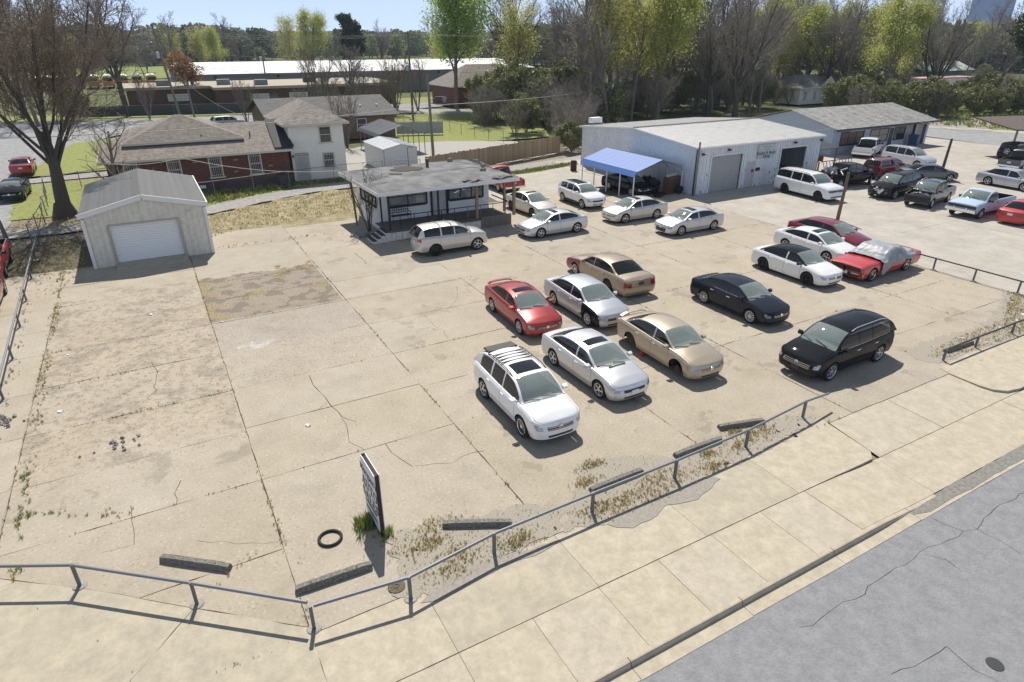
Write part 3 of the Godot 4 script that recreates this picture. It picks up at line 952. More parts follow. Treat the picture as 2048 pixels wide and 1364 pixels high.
func wheel_meshes(kind: String, r: float) -> Array:
	var key := "%s%.2f" % [kind, r]
	if wheel_cache.has(key): return wheel_cache[key]
	var t := MB.new()
	var w := 0.105
	var ri := r * (0.70 if kind != "truck" else 0.62)
	var z := Vector3(0, 0, 1)
	t.lathe([Vector2(ri - 0.01, w * 0.75), Vector2(ri + 0.02, w * 0.97), Vector2(r - 0.045, w), Vector2(r - 0.012, w * 0.86), Vector2(r, w * 0.6), Vector2(r, -w * 0.6), Vector2(r - 0.02, -w * 0.9), Vector2(ri, -w)], z, Vector3.ZERO, 28)
	var m := MB.new()
	# barrel and back of the rim
	m.lathe([Vector2(ri, -w * 0.9), Vector2(ri - 0.005, w * 0.80), Vector2(ri + 0.008, w * 0.86), Vector2(ri - 0.012, w * 0.88), Vector2(ri - 0.026, w * 0.72), Vector2(ri - 0.03, w * 0.3)], z, Vector3.ZERO, 28)
	t.lathe([Vector2(ri - 0.012, w * 0.25), Vector2(0.0, w * 0.22)], z, Vector3.ZERO, 20)
	var spokes := 5
	var wd := 0.062
	if kind == "multi": spokes = 10; wd = 0.03
	elif kind == "seven": spokes = 7; wd = 0.045
	elif kind == "split": spokes = 10; wd = 0.022
	elif kind == "steel": spokes = 8; wd = 0.085
	elif kind == "wire": spokes = 22; wd = 0.012
	elif kind == "truck": spokes = 6; wd = 0.075
	for i in spokes:
		var a := TAU * i / spokes
		if kind == "split": a = TAU * (i / 2) / 5.0 + (0.13 if i % 2 == 0 else -0.13)
		var e := Vector3(cos(a), sin(a), 0)
		var o := Vector3(-sin(a), cos(a), 0)
		var r0 := 0.045
		var r1 := ri - 0.018
		var z0 := w * 0.80
		var z1 := w * 0.70
		var P := []
		for q in [[r0, -0.7, z0 - 0.03], [r1, -1.0, z1 - 0.03], [r1, 1.0, z1 - 0.03], [r0, 0.7, z0 - 0.03], [r0, -0.7, z0], [r1, -1.0, z1], [r1, 1.0, z1], [r0, 0.7, z0]]:
			P.append(e * q[0] + o * (q[1] * wd / 2) + z * q[2])
		m.hexa(P)
	m.lathe([Vector2(0.062, w * 0.6), Vector2(0.06, w * 0.82), Vector2(0.035, w * 0.87), Vector2(0.0, w * 0.87)], z, Vector3.ZERO, 12)
	wheel_cache[key] = [t.mesh(), m.mesh()]
	return wheel_cache[key]

func add_wheel(car: Node3D, x: float, zc: float, r: float, kind: String, rim: Material, steer := 0.0, y := -1.0):
	var ms := wheel_meshes(kind, r)
	var t := put("wheel", ms[0], mat("tyre_rubber", Vector3(0.018, 0.018, 0.018), 0.85), car)
	t.position = Vector3(x, r if y < 0 else y, zc)
	t.rotation.y = (0.0 if zc > 0 else PI) + steer
	put("rim", ms[1], rim, t)

func paint(key: String) -> StandardMaterial3D:
	var k := "paint_" + key
	if mats.has(k): return mats[k]
	var p: Array = {
		"white": [Vector3(0.78, 0.79, 0.80), 0.35, 0.0], "pearl": [Vector3(0.80, 0.80, 0.79), 0.35, 0.0], "silver": [Vector3(0.62, 0.63, 0.65), 0.34, 0.45],
		"warm_silver": [Vector3(0.60, 0.58, 0.54), 0.36, 0.4], "grey_silver": [Vector3(0.50, 0.52, 0.57), 0.34, 0.45], "gold": [Vector3(0.45, 0.38, 0.28), 0.36, 0.4],
		"tan": [Vector3(0.36, 0.29, 0.22), 0.36, 0.4], "red": [Vector3(0.33, 0.025, 0.022), 0.32, 0.25], "maroon": [Vector3(0.20, 0.012, 0.025), 0.32, 0.25],
		"bright_red": [Vector3(0.50, 0.022, 0.022), 0.4, 0.0], "black": [Vector3(0.010, 0.011, 0.014), 0.28, 0.0], "navy": [Vector3(0.020, 0.024, 0.036), 0.3, 0.2],
		"slate": [Vector3(0.045, 0.055, 0.075), 0.35, 0.3], "pale_blue": [Vector3(0.38, 0.49, 0.64), 0.55, 0.0], "dark_grey": [Vector3(0.09, 0.10, 0.11), 0.35, 0.3],
	}[key]
	var m := mat(k, p[0], p[1], p[2], 0.9 if key != "pale_blue" else 0.15)
	if key in ["black", "navy"]:
		m.clearcoat = 0.55
		m.roughness = 0.6
		m.metallic_specular = 0.1
		m.clearcoat_roughness = 0.02
	return m

func glass_mats():
	var f := mat("windscreen_glass", Vector3(0.40, 0.48, 0.46), 0.03)
	f.transparency = BaseMaterial3D.TRANSPARENCY_ALPHA
	f.albedo_color.a = 0.42
	var d := mat("tinted_glass", Vector3(0.012, 0.014, 0.016), 0.04)
	d.transparency = BaseMaterial3D.TRANSPARENCY_ALPHA
	d.albedo_color.a = 0.86
	var l := mat("lamp_glass", Vector3(0.36, 0.37, 0.385), 0.16, 0.55, 1.0)
	mat("red_lamp", Vector3(0.30, 0.008, 0.008), 0.15, 0.0, 1.0)
	mat("amber_lamp", Vector3(0.6, 0.25, 0.03), 0.15, 0.0, 1.0)
	mat("black_plastic", Vector3(0.018, 0.018, 0.02), 0.6)
	mat("dark_trim", Vector3(0.03, 0.03, 0.033), 0.45)
	mat("chrome", Vector3(0.75, 0.76, 0.78), 0.12, 1.0)
	mat("alloy", Vector3(0.62, 0.63, 0.65), 0.3, 0.75)
	mat("black_alloy", Vector3(0.015, 0.015, 0.016), 0.3, 0.3)
	mat("steel_rim", Vector3(0.05, 0.05, 0.052), 0.5, 0.4)
	mat("plate_white", Vector3(0.72, 0.74, 0.78), 0.5)
	mat("seat_beige", Vector3(0.42, 0.36, 0.28), 0.9)
	mat("seat_grey", Vector3(0.26, 0.26, 0.26), 0.9)
	mat("seat_black", Vector3(0.05, 0.05, 0.05), 0.9)
	mat("cabin_dark", Vector3(0.035, 0.034, 0.033), 0.95)
	mat("wheel_well", Vector3(0.012, 0.012, 0.012), 0.95)
	mat("rust", Vector3(0.20, 0.085, 0.04), 0.95)
	return [f, d, l]

func default_car(kind: String, o: Dictionary) -> Dictionary:
	var s := {"kind": kind, "W": 1.80, "r": 0.33, "sill": 0.20, "taper": 0.055, "shoulder": 0.075, "inset": 0.02, "tum": 0.20, "redge": 0.07, "na": 0.46, "ta": 0.40, "nn": 2.7, "tn": 3.0,
		"fo": 0.93, "ro": 1.08, "wb": 2.74, "wheel": "five", "rim": "alloy", "paint": "silver", "seat": "seat_grey", "sunroof": false, "rails": false, "spoiler": false, "trunk": true,
		"grille": true, "chrome_line": false, "H": 1.46, "lampu": [2.26, 2.61], "lampj": [4, 7], "grilleu": 2.72, "tailu": [0.22, 0.66], "tailj": [4, 7], "plate_f": false, "plate_r": true, "skip_nose": false, "steer": 0.0,
		"grille_j": [4, 6], "roof_paint": "", "fender_paint": "", "no_wheels": false, "open_hood": false, "front_glass": "", "bed": [], "glass_dirty": 0.0}
	for k in o: s[k] = o[k]
	var xf: float = s.wb / 2 + s.fo
	var xr: float = -s.wb / 2 - s.ro
	var H: float = s.H
	s["crown"] = [Vector2(xr, 0.03), Vector2(xr + 0.8, 0.05), Vector2(0, 0.05), Vector2(xf - 1.0, 0.085), Vector2(xf, 0.05)]
	s["nosep"] = [Vector2(0.15, 0.07), Vector2(0.30, 0.0), Vector2(0.52, 0.0), Vector2(0.60, 0.045), Vector2(0.74, 0.10), Vector2(0.95, 0.2)]
	s["tailp"] = [Vector2(0.2, 0.06), Vector2(0.35, 0.0), Vector2(0.6, 0.0), Vector2(0.7, 0.05), Vector2(0.98, 0.07), Vector2(1.2, 0.12)]
	if kind == "sedan":
		var A: float = s.get("cowl", xf - 1.22)
		var D: float = s.get("rearbase", xr + 0.62)
		s["xA"] = A; s["xB"] = A - 0.80; s["xC"] = D + 0.80; s["xD"] = D
		s["belt"] = [Vector2(xr, 0.90), Vector2(xr + 0.35, 0.995), Vector2(D, 1.0), Vector2(0, 0.945), Vector2(A, 0.925), Vector2(xf - 0.5, 0.80), Vector2(xf - 0.12, 0.70), Vector2(xf, 0.66)]
		s["roof"] = [Vector2(D, 1.04), Vector2(D + 0.42, 1.26), Vector2(D + 0.80, H - 0.055), Vector2((D + A) / 2 - 0.05, H), Vector2(A - 0.80, H - 0.05), Vector2(A - 0.38, 1.215), Vector2(A, 0.985)]
		s["win"] = [[D + 0.22, -0.12 - 0.88], [-0.98, -0.10], [-0.03, A - 0.20]] if s.get("quarter", false) else [[D + 0.30, -0.12], [-0.04, A - 0.22]]
		s["doors"] = [-s.wb / 2 + 0.30, -0.09, s.wb / 2 - 0.46]
	elif kind == "suv":
		var A: float = s.get("cowl", xf - 1.15)
		var D: float = xr + 0.03
		s["xA"] = A; s["xB"] = A - 0.78; s["xC"] = D + s.get("slope", 0.48); s["xD"] = D
		var b: float = s.get("beltY", 1.06)
		if not o.has("sill"): s["sill"] = 0.27
		s["belt"] = [Vector2(xr, b + 0.0), Vector2(xr + 0.4, b + 0.02), Vector2(0, b - 0.02), Vector2(A, b - 0.03), Vector2(xf - 0.45, b - 0.13), Vector2(xf - 0.1, b - 0.24), Vector2(xf, b - 0.29)]
		s["roof"] = [Vector2(D, b + 0.06), Vector2(D + s.get("slope", 0.48) * 0.45, (b + H) / 2 + 0.08), Vector2(D + s.get("slope", 0.48), H - 0.05), Vector2(D + s.get("slope", 0.48) + 0.6, H), Vector2(A - 1.5, H), Vector2(A - 0.78, H - 0.06), Vector2(A - 0.36, (H + b) / 2 + 0.06), Vector2(A, b + 0.03)]
		s["win"] = s.get("win", [[D + s.get("slope", 0.48) * 0.7 + 0.1, -0.95], [-0.86, -0.10], [-0.03, A - 0.20]])
		s["doors"] = [-s.wb / 2 + 0.28, -0.07, s.wb / 2 - 0.44]
		s["nosep"] = [Vector2(0.15, 0.08), Vector2(0.34, 0.0), Vector2(0.58, 0.0), Vector2(0.68, 0.05), Vector2(0.82, 0.09), Vector2(1.1, 0.2)]
		s["tailp"] = [Vector2(0.2, 0.08), Vector2(0.38, 0.0), Vector2(0.62, 0.0), Vector2(0.72, 0.06), Vector2(1.1, 0.07), Vector2(1.3, 0.12)]
		s["trunk"] = false
	elif kind == "pickup":
		var A: float = s.get("cowl", xf - 1.2)
		var D: float = s.cabrear
		s["xA"] = A; s["xB"] = A - 0.66; s["xC"] = D + 0.16; s["xD"] = D
		var b: float = s.get("beltY", 1.10)
		s["belt"] = [Vector2(xr, b - 0.02), Vector2(D, b - 0.01), Vector2(0, b - 0.03), Vector2(A, b - 0.03), Vector2(xf - 0.4, b - 0.09), Vector2(xf - 0.06, b - 0.15), Vector2(xf, b - 0.20)]
		s["roof"] = [Vector2(D, b + 0.04), Vector2(D + 0.08, (b + H) / 2 + 0.04), Vector2(D + 0.18, H - 0.05), Vector2(D + 0.5, H), Vector2(A - 1.1, H), Vector2(A - 0.66, H - 0.06), Vector2(A - 0.3, (b + H) / 2 + 0.05), Vector2(A, b + 0.03)]
		s["win"] = s.get("win", [[D + 0.14, A - 0.20]])
		s["nosep"] = s.get("nosep2", [Vector2(0.2, 0.04), Vector2(0.42, 0.0), Vector2(0.62, 0.0), Vector2(0.70, 0.05), Vector2(0.95, 0.06), Vector2(1.2, 0.15)])
		s["tailp"] = [Vector2(0.2, 0.03), Vector2(0.4, 0.02), Vector2(0.6, 0.03), Vector2(0.7, 0.06), Vector2(1.2, 0.07)]
		s["doors"] = s.get("doors", [D + 0.06, s.wb / 2 - 0.5])
		s["trunk"] = false
		s["bed"] = [xr + 0.09, D - 0.06]
		s["crown"] = [Vector2(xr, 0.0), Vector2(D, 0.0), Vector2(A, 0.07), Vector2(xf, 0.05)]
	elif kind == "classic":
		var A := 0.62
		var D := -1.55
		s["xA"] = A; s["xB"] = A - 0.55; s["xC"] = D + 0.6; s["xD"] = D
		s["belt"] = [Vector2(xr, 0.86), Vector2(xr + 0.5, 0.92), Vector2(-0.9, 0.95), Vector2(A, 0.93), Vector2(xf - 0.4, 0.88), Vector2(xf, 0.83)]
		s["roof"] = [Vector2(D, 0.99), Vector2(D + 0.3, 1.2), Vector2(D + 0.6, H - 0.03), Vector2(-0.4, H), Vector2(A - 0.55, H - 0.04), Vector2(A - 0.25, 1.18), Vector2(A, 0.97)]
		s["win"] = [[D + 0.35, 0.4]]
		s["doors"] = [-0.72, 0.72]
		s["crown"] = [Vector2(xr, 0.03), Vector2(0, 0.04), Vector2(xf - 0.5, 0.06), Vector2(xf, 0.02)]
		s["nosep"] = [Vector2(0.2, 0.12), Vector2(0.36, 0.0), Vector2(0.52, 0.0), Vector2(0.56, 0.06), Vector2(0.8, 0.03), Vector2(1.0, 0.05)]
		s["tailp"] = [Vector2(0.2, 0.25), Vector2(0.36, 0.12), Vector2(0.6, 0.05), Vector2(0.9, 0.0)]
	if s.has("roof2"): s.roof = s.roof2
	if s.has("belt2"): s.belt = s.belt2
	return s

func build_car(called: String, label: String, category: String, kind: String, o: Dictionary, at: Vector2, deg: float, group := "") -> Node3D:
	var s := default_car(kind, o)
	var car := thing(called, label, category, Vector3(at.x, 0, at.y), deg_to_rad(deg), group)
	var sh := Shell.new()
	sh.setup(s, self)
	bags = {}
	var gl: Array = glass_mats()
	var R: float = s.r + 0.055
	var xw := [-s.wb / 2, s.wb / 2]
	# ---- stations of the lower body
	var us := []
	for i in 9: us.append([sin(i / 8.0 * PI / 2), ""])
	var span := sh.xn0 - sh.xt0
	var xs := []
	var x := sh.xt0 + 0.17
	while x < sh.xn0 - 0.05:
		var near := false
		for w in xw:
			if absf(x - w) < R + 0.03: near = true
		if not near: xs.append([x, ""])
		x += 0.19
	for w in xw:
		for k in 11:
			xs.append([w - R * cos(PI * k / 10.0), ""])
			if k == 0: xs.append([w - R + 0.002, ""])
			if k == 10: xs.append([w + R - 0.002, ""])
	for d in s.doors:
		xs.append([d - 0.006, "seam"])
		xs.append([d + 0.006, ""])
	xs.append([s.xA - 0.06, ""])
	xs.append([s.xD + 0.08, ""])
	if s.bed: xs.append([s.bed[0], ""]); xs.append([s.bed[1], ""])
	if s.trunk: xs.append([s.xD - 0.02, ""])
	for q in xs:
		if q[0] > sh.xt0 + 0.01 and q[0] < sh.xn0 - 0.01: us.append([1.0 + (q[0] - sh.xt0) / span, q[1]])
	for i in range(0, 16): us.append([2.0 + i / 15.0, ""])
	us.sort_custom(func(a, b): return a[0] < b[0])
	var rows := [0.0, 0.10, 0.26, 0.44, 0.58, 0.70, 0.80, 0.90, 0.96, 1.0]
	var cols := [0.0, 0.07, 0.088, 0.3, 0.55, 0.8, 1.0]
	var P := []
	var N := []
	var TP := []
	var TN := []
	for e in us:
		var u: float = e[0]
		var bx := sh.base_x(u)
		var yb: float = s.sill
		for w in xw:
			var dx: float = bx - w
			if absf(dx) < R and u > 0.999 and u < 2.001: yb = maxf(yb, s.r + sqrt(R * R - dx * dx))
		var yt := sh.ysh(bx)
		if u >= 2.0: yb += 0.03 * (u - 2.0)
		yb = minf(yb, yt - 0.02)
		var pr := []
		var nr := []
		for t in rows:
			var y := lerpf(yb, yt, t)
			pr.append(sh.side(u, y)); nr.append(sh.side_n(u, y))
		P.append(pr); N.append(nr)
		var tr := []
		var tnr := []
		for t in cols:
			tr.append(sh.top(u, t)); tnr.append(sh.top_n(u, t))
		TP.append(tr); TN.append(tnr)
	for i in us.size() - 1:
		var u0: float = us[i][0]
		var um: float = (u0 + us[i + 1][0]) / 2
		var xm := sh.base_x(um)
		var seam: bool = us[i][1] == "seam"
		for j in rows.size() - 1:
			var k := "body"
			var split := false
			if seam and j >= 1: continue
			if um > 1.0 and um < 2.0 and j >= 1:
				for d in s.doors.size() - 1:
					if xm > s.doors[d] and xm < s.doors[d + 1]:
						k = "door%d" % d; split = true
			if um > s.lampu[0] and um < s.lampu[1] and j >= s.lampj[0] + (1 if um < s.lampu[0] + 0.1 and s.lampj[1] == 7 else 0) and j < s.lampj[1] - (1 if um > s.lampu[1] - 0.12 and s.lampj[1] == 7 else 0): k = "headlight"; split = true
			elif s.grille and um >= s.grilleu and j >= s.grille_j[0] and j < s.grille_j[1]: k = "grille"
			elif um > 2.72 and j == 1: k = "air_intake"
			if um > s.tailu[0] and um < s.tailu[1] and j >= s.tailj[0] and j < s.tailj[1]: k = "taillight"; split = true
			if kind == "suv" and um < 0.42 and k == "body": k = "tailgate"
			if s.skip_nose and um > 2.05 and j >= 1 and j < 7: k = "bare_front"; split = false
			if s.fender_paint and um > 1.0 and xm > s.doors[-1] and k == "body" and um < 2.35: k = "fender"; split = true
			half_quad(k, [P[i][j], P[i + 1][j], P[i + 1][j + 1], P[i][j + 1]], [N[i][j], N[i + 1][j], N[i + 1][j + 1], N[i][j + 1]], split)
		for j in cols.size() - 1:
			var k := "body"
			var cabin: bool = xm > s.xD + 0.08 and xm < s.xA - 0.06
			if cabin and j >= 1: continue
			if s.bed and xm > s.bed[0] and xm < s.bed[1] and j >= 1: continue
			if xm >= s.xA - 0.06 and um < 2.6:
				if j == 1: continue
				if j >= 2: k = "hood"
				if s.open_hood and j >= 2: continue
			elif xm < s.xD - 0.02 and s.trunk and um > 0.3:
				if j == 1: continue
				if j >= 2: k = "trunk_lid"
			half_quad(k, [TP[i][j], TP[i + 1][j], TP[i + 1][j + 1], TP[i][j + 1]], [TN[i][j], TN[i + 1][j], TN[i + 1][j + 1], TN[i][j + 1]], false)
	# ---- greenhouse
	var gx := []
	var A: float = s.xA
	var D: float = s.xD
	for k in 8: gx.append(lerpf(s.xB, A, k / 7.0))
	for k in 8: gx.append(lerpf(D, s.xC, k / 7.0))
	for k in range(1, 7): gx.append(lerpf(s.xC, s.xB, k / 7.0))
	for w in s.win: gx.append(w[0]); gx.append(w[1])
	gx.sort()
	var gc := [0.0, 0.09, 0.35, 0.7, 1.0]
	var G := []
	for q in gx:
		var b := sh.gb(q)
		var ye := sh.gh(q) - sh.re(q)
		ye = maxf(ye, b + 0.004)
		var w0 := minf(b + 0.035, lerpf(b, ye, 0.4))
		var w1 := maxf(ye - 0.03, w0)
		var e := {"p": [], "n": [], "tp": [], "tn": []}
		for y in [b - 0.01, w0, (w0 + w1) / 2, w1, ye]:
			e.p.append(sh.gside(q, y)); e.n.append(sh.gside_n(q, y))
		for t in gc:
			e.tp.append(sh.gtop(q, t)); e.tn.append(sh.gtop_n(q, t))
		G.append(e)
	for i in gx.size() - 1:
		var xm: float = (gx[i] + gx[i + 1]) / 2
		for j in 4:
			var k := "roof" if s.roof_paint else "body"
			var split := false
			if j == 1 or j == 2:
				for w in s.win.size():
					if xm > s.win[w][0] and xm < s.win[w][1]:
						k = "window%d" % w; split = true
			if k == "roof" and j < 3: k = "body"
			half_quad(k, [G[i].p[j], G[i + 1].p[j], G[i + 1].p[j + 1], G[i].p[j + 1]], [G[i].n[j], G[i + 1].n[j], G[i + 1].n[j + 1], G[i].n[j + 1]], split)
		for j in 4:
			var k := "roof" if s.roof_paint else "body"
			if j >= 1 and xm > s.xB + 0.02: k = "windscreen"
			elif j >= 1 and xm < s.xC - 0.03 and (kind != "suv" or sh.gh(xm) > sh.gb(xm) + 0.10): k = "rear_window"
			half_quad(k, [G[i].tp[j], G[i + 1].tp[j], G[i + 1].tp[j + 1], G[i].tp[j + 1]], [G[i].tn[j], G[i + 1].tn[j], G[i + 1].tn[j + 1], G[i].tn[j + 1]], false)
	# ---- commit
	var pm := paint(s.paint)
	var made := {}
	for k in bags:
		var base: String = k.get_slice("/", 0)
		var m: Material = pm
		var called2 := base
		if base.begins_with("door"):
			called2 = "door"
		elif base.begins_with("window"): called2 = "side_window"; m = gl[1]
		match base:
			"windscreen": m = gl[0]
			"rear_window": m = mats["tinted_glass"] if s.front_glass == "" else gl[0]
			"headlight": m = gl[2]
			"taillight": m = mats["red_lamp"]
			"grille": m = mats["dark_trim"]
			"air_intake": m = mats["black_plastic"]
			"bare_front": m = mats["black_plastic"]
			"fender": m = paint(s.fender_paint)
			"roof": m = paint(s.roof_paint)
			"hood": m = paint(s.get("hood_paint", s.paint))
		if s.get("tail_dark", false) and base == "taillight": m = mats["dark_trim"]
		made[k] = put(called2, bags[k], m, car)
	if s.fender_paint:
		for k in ["fender/l", "fender/r"]:
			if made.has(k): made[k].set_meta("label", s.get("fender_label", "fender of another colour"))
	# ---- wheels, wells, floor, cabin
	var zc: float = s.W / 2 - 0.115
	for w in 2:
		for sd in [1.0, -1.0]:
			if s.no_wheels and sd > 0:
				var hub := MB.new()
				hub.lathe([Vector2(0.0, -0.16), Vector2(0.06, -0.14), Vector2(0.06, 0.0), Vector2(0.14, 0.0), Vector2(0.14, 0.02), Vector2(0.07, 0.02), Vector2(0.07, 0.06), Vector2(0, 0.06)], Vector3(0, 0, 1), Vector3(xw[w], s.r - 0.05, zc - 0.04), 16)
				put("brake_hub", hub, mat("brake_iron", Vector3(0.10, 0.07, 0.055), 0.7, 0.5), car)
				continue
			var rim: Material = mats[s.rim]
			var kind2: String = s.wheel
			if s.has("rear_black") and w == 0: rim = mats["black_alloy"]; kind2 = "steel"
			if s.has("front_chrome") and w == 1: rim = mats["chrome"]; kind2 = "wire"
			add_wheel(car, xw[w], zc * sd, s.r, kind2, rim, s.steer if w == 1 else 0.0)
	var well := MB.new()
	for w in xw:
		for sd in [1.0, -1.0]:
			for k in 10:
				var a0 := PI * k / 10.0
				var a1 := PI * (k + 1) / 10.0
				var r2: float = R + 0.01
				var q0 := Vector3(w + r2 * cos(a0), s.r + r2 * sin(a0), 0)
				var q1 := Vector3(w + r2 * cos(a1), s.r + r2 * sin(a1), 0)
				var zo := Vector3(0, 0, sd * (s.W / 2 - 0.05))
				var zi := Vector3(0, 0, sd * (s.W / 2 - 0.40))
				well.quad(q0 + zo, q1 + zo, q1 + zi, q0 + zi)
				well.tri(Vector3(w, s.r, 0) + zi, q0 + zi, q1 + zi)
	well.box(Vector3((sh.xtip + sh.xtail) / 2, s.sill + 0.03, 0), Vector3(sh.xtip - sh.xtail - 0.5, 0.04, s.W - 0.8))
	well.box(Vector3(0, s.sill + 0.04, 0), Vector3(s.wb - 2 * R - 0.02, 0.05, s.W - 0.16))
	put("underbody", well, mats["wheel_well"], car)
	var cab := MB.new()
	var bz: float = s.W / 2 - 0.13
	var c0: float = maxf(s.xD + 0.1, sh.xtail + 0.3)
	var c1: float = s.xA - 0.02
	var cy := sh.ysh(0.0) - 0.03
	cab.quad(Vector3(c0, 0.34, -bz), Vector3(c1, 0.34, -bz), Vector3(c1, 0.34, bz), Vector3(c0, 0.34, bz))
	for sd in [1.0, -1.0]: cab.quad(Vector3(c0, 0.34, bz * sd), Vector3(c1, 0.34, bz * sd), Vector3(c1, cy, bz * sd), Vector3(c0, cy, bz * sd))
	cab.quad(Vector3(c1, 0.34, -bz), Vector3(c1, 0.34, bz), Vector3(c1, cy, bz), Vector3(c1, cy, -bz))
	cab.quad(Vector3(c0, 0.34, -bz), Vector3(c0, 0.34, bz), Vector3(c0, cy, bz), Vector3(c0, cy, -bz))
	put("cabin_lining", cab, mats["cabin_dark"], car)
	var dash := MB.new()
	dash.box(Vector3(s.xA - 0.34, cy - 0.10, 0), Vector3(0.62, 0.17, bz * 2 - 0.02))
	put("dashboard", dash, mat("dash_grey", Vector3(0.16, 0.155, 0.15), 0.9), car)
	var seat_rows := [s.xA - 1.22]
	if s.xA - 2.1 > s.xD + 0.35: seat_rows.append(s.xA - 2.12)
	if kind == "suv" and s.xA - 3.0 > s.xD + 0.3 and s.H > 1.75: seat_rows.append(s.xA - 2.95)
	for ri in seat_rows.size():
		for sd in ([0.38, -0.38] if ri == 0 else [0.0]):
			var st := MB.new()
			var sw: float = 0.52 if ri == 0 else bz * 2 - 0.12
			st.box(Vector3(seat_rows[ri] + 0.10, 0.50, sd), Vector3(0.50, 0.20, sw))
			var top_y := minf(cy + 0.16, sh.hmax - 0.34)
			st.box(Vector3(seat_rows[ri] - 0.20, (0.5 + top_y) / 2, sd), Vector3(0.16, top_y - 0.42, sw), Basis(Vector3(0, 0, 1), 0.2))
			for hs in ([0.0] if ri == 0 else [-0.42, 0.42]): st.box(Vector3(seat_rows[ri] - 0.30, top_y + 0.10, sd + hs), Vector3(0.09, 0.17, 0.25))
			put("seat", st, mats[s.seat], car)
	var wh := MB.new()
	for k in 14:
		var a0 := TAU * k / 14.0
		var a1 := TAU * (k + 1) / 14.0
		var ctr := Vector3(s.xA - 0.72, cy - 0.02, -0.38)
		var bs := Basis(Vector3(0, 0, 1), 0.4)
		wh.tube(ctr + bs * Vector3(0, cos(a0), sin(a0)) * 0.18, ctr + bs * Vector3(0, cos(a1), sin(a1)) * 0.18, 0.013, 0.013, 5, false)
	put("steering_wheel", wh, mats["black_plastic"], car)
	# ---- mirrors, handles, wipers, plates
	if not s.get("no_mirror", false):
		for sd in [1.0, -1.0]:
			var mm := MB.new()
			var mx: float = s.xA - 0.30
			var my := sh.ysh(mx) + 0.07
			var mz: float = sh.hw(mx, sh.ysh(mx)) * sd
			var tall: float = 0.15 if kind != "pickup" else 0.2
			var ring := []
			for q in [[-0.05, 0.06, 0.0], [0.09, 0.07, 0.02]]:
				for c in [[-0.5, 0.0], [-0.5, 1.0], [0.5, 1.0], [0.5, 0.0]]:
					var k2 := 1.0 if q[0] < 0 else 0.6
					ring.append(Vector3(mx + q[0], my + c[0] * tall * k2, mz + sd * (0.05 + c[1] * 0.20 * (1.0 if q[0] < 0 else 0.75))))
			mm.hexa(ring)
			mm.bar(Vector3(mx + 0.02, my - 0.05, mz - 0.03 * sd), Vector3(mx + 0.02, my - 0.03, mz + 0.08 * sd), 0.05, 0.04)
			put("mirror", mm, pm if not s.get("black_mirror", kind == "pickup") else mats["black_plastic"], car)
	for d in s.doors.size() - 1:
		for sd in ["/r", "/l"]:
			if not made.has("door%d%s" % [d, sd]): continue
			var z := 1.0 if sd == "/r" else -1.0
			var hx: float = s.doors[d] + 0.16
			var hy := sh.ysh(hx) - 0.12
			if s.bed and s.doors.size() == 2: hx = s.doors[0] + 0.15
			var hb := MB.new()
			hb.box(Vector3(hx, hy, (sh.hw(hx, hy) + 0.012) * z), Vector3(0.20, 0.03, 0.03))
			put("handle", hb, mats["chrome"] if s.chrome_line else (mats["black_plastic"] if kind == "pickup" else pm), made["door%d%s" % [d, sd]])
	var wp := MB.new()
	for zz in [-0.42, 0.18]:
		var a := sh.gtop(s.xA - 0.03, 1.0 - absf(zz) / 0.75) + Vector3(0.02, 0.02, 0)
		a.z = zz
		var b := sh.gtop(s.xA - 0.10, 1.0 - absf(zz + 0.5) / 0.75) + Vector3(0.0, 0.025, 0)
		b.z = zz + 0.5
		wp.bar(a, b, 0.02, 0.015)
	put("wiper", wp, mats["black_plastic"], car)
	if s.plate_f:
		var pb := MB.new()
		pb.box(Vector3(sh.xtip + 0.008, 0.46, 0), Vector3(0.02, 0.15, 0.31))
		put("licence_plate", pb, mats[s.get("plate_mat", "plate_white")], car)
	if s.plate_r:
		var pb := MB.new()
		var py: float = s.get("plate_y", 0.72 if kind == "sedan" else 0.80)
		pb.box(Vector3(sh.side(0.0, py).x - 0.012, py, 0), Vector3(0.02, 0.15, 0.31))
		put("licence_plate", pb, mats[s.get("plate_mat", "plate_white")], car)
	if s.grille and s.get("emblem", true):
		var eb := MB.new()
		var gy := lerpf(s.sill, sh.ysh(sh.xtip), 0.76)
		eb.lathe([Vector2(0.07, 0.0), Vector2(0.07, 0.02), Vector2(0.045, 0.025), Vector2(0.045, 0.012), Vector2(0, 0.012)], Vector3(1, 0, 0), Vector3(sh.side(3.0, gy).x - 0.002, gy, 0), 14)
		put("emblem", eb, mats["chrome"], car)
		var bars := MB.new()
		for q in s.get("grille_bars", [0.66, 0.76]):
			var gy2 := lerpf(s.sill + 0.03, sh.ysh(sh.xtip), q)
			for k in 6:
				var u0 := lerpf(s.grilleu + 0.02, 3.0, k / 6.0)
				var u1 := lerpf(s.grilleu + 0.02, 3.0, (k + 1) / 6.0)
				for m in [1.0, -1.0]:
					var f := Vector3(1, 1, m)
					bars.bar((sh.side(u0, gy2) + Vector3(0.006, 0, 0)) * f, (sh.side(u1, gy2) + Vector3(0.006, 0, 0)) * f, 0.014, 0.014)
		put("grille_bar", bars, mats["chrome"], car)
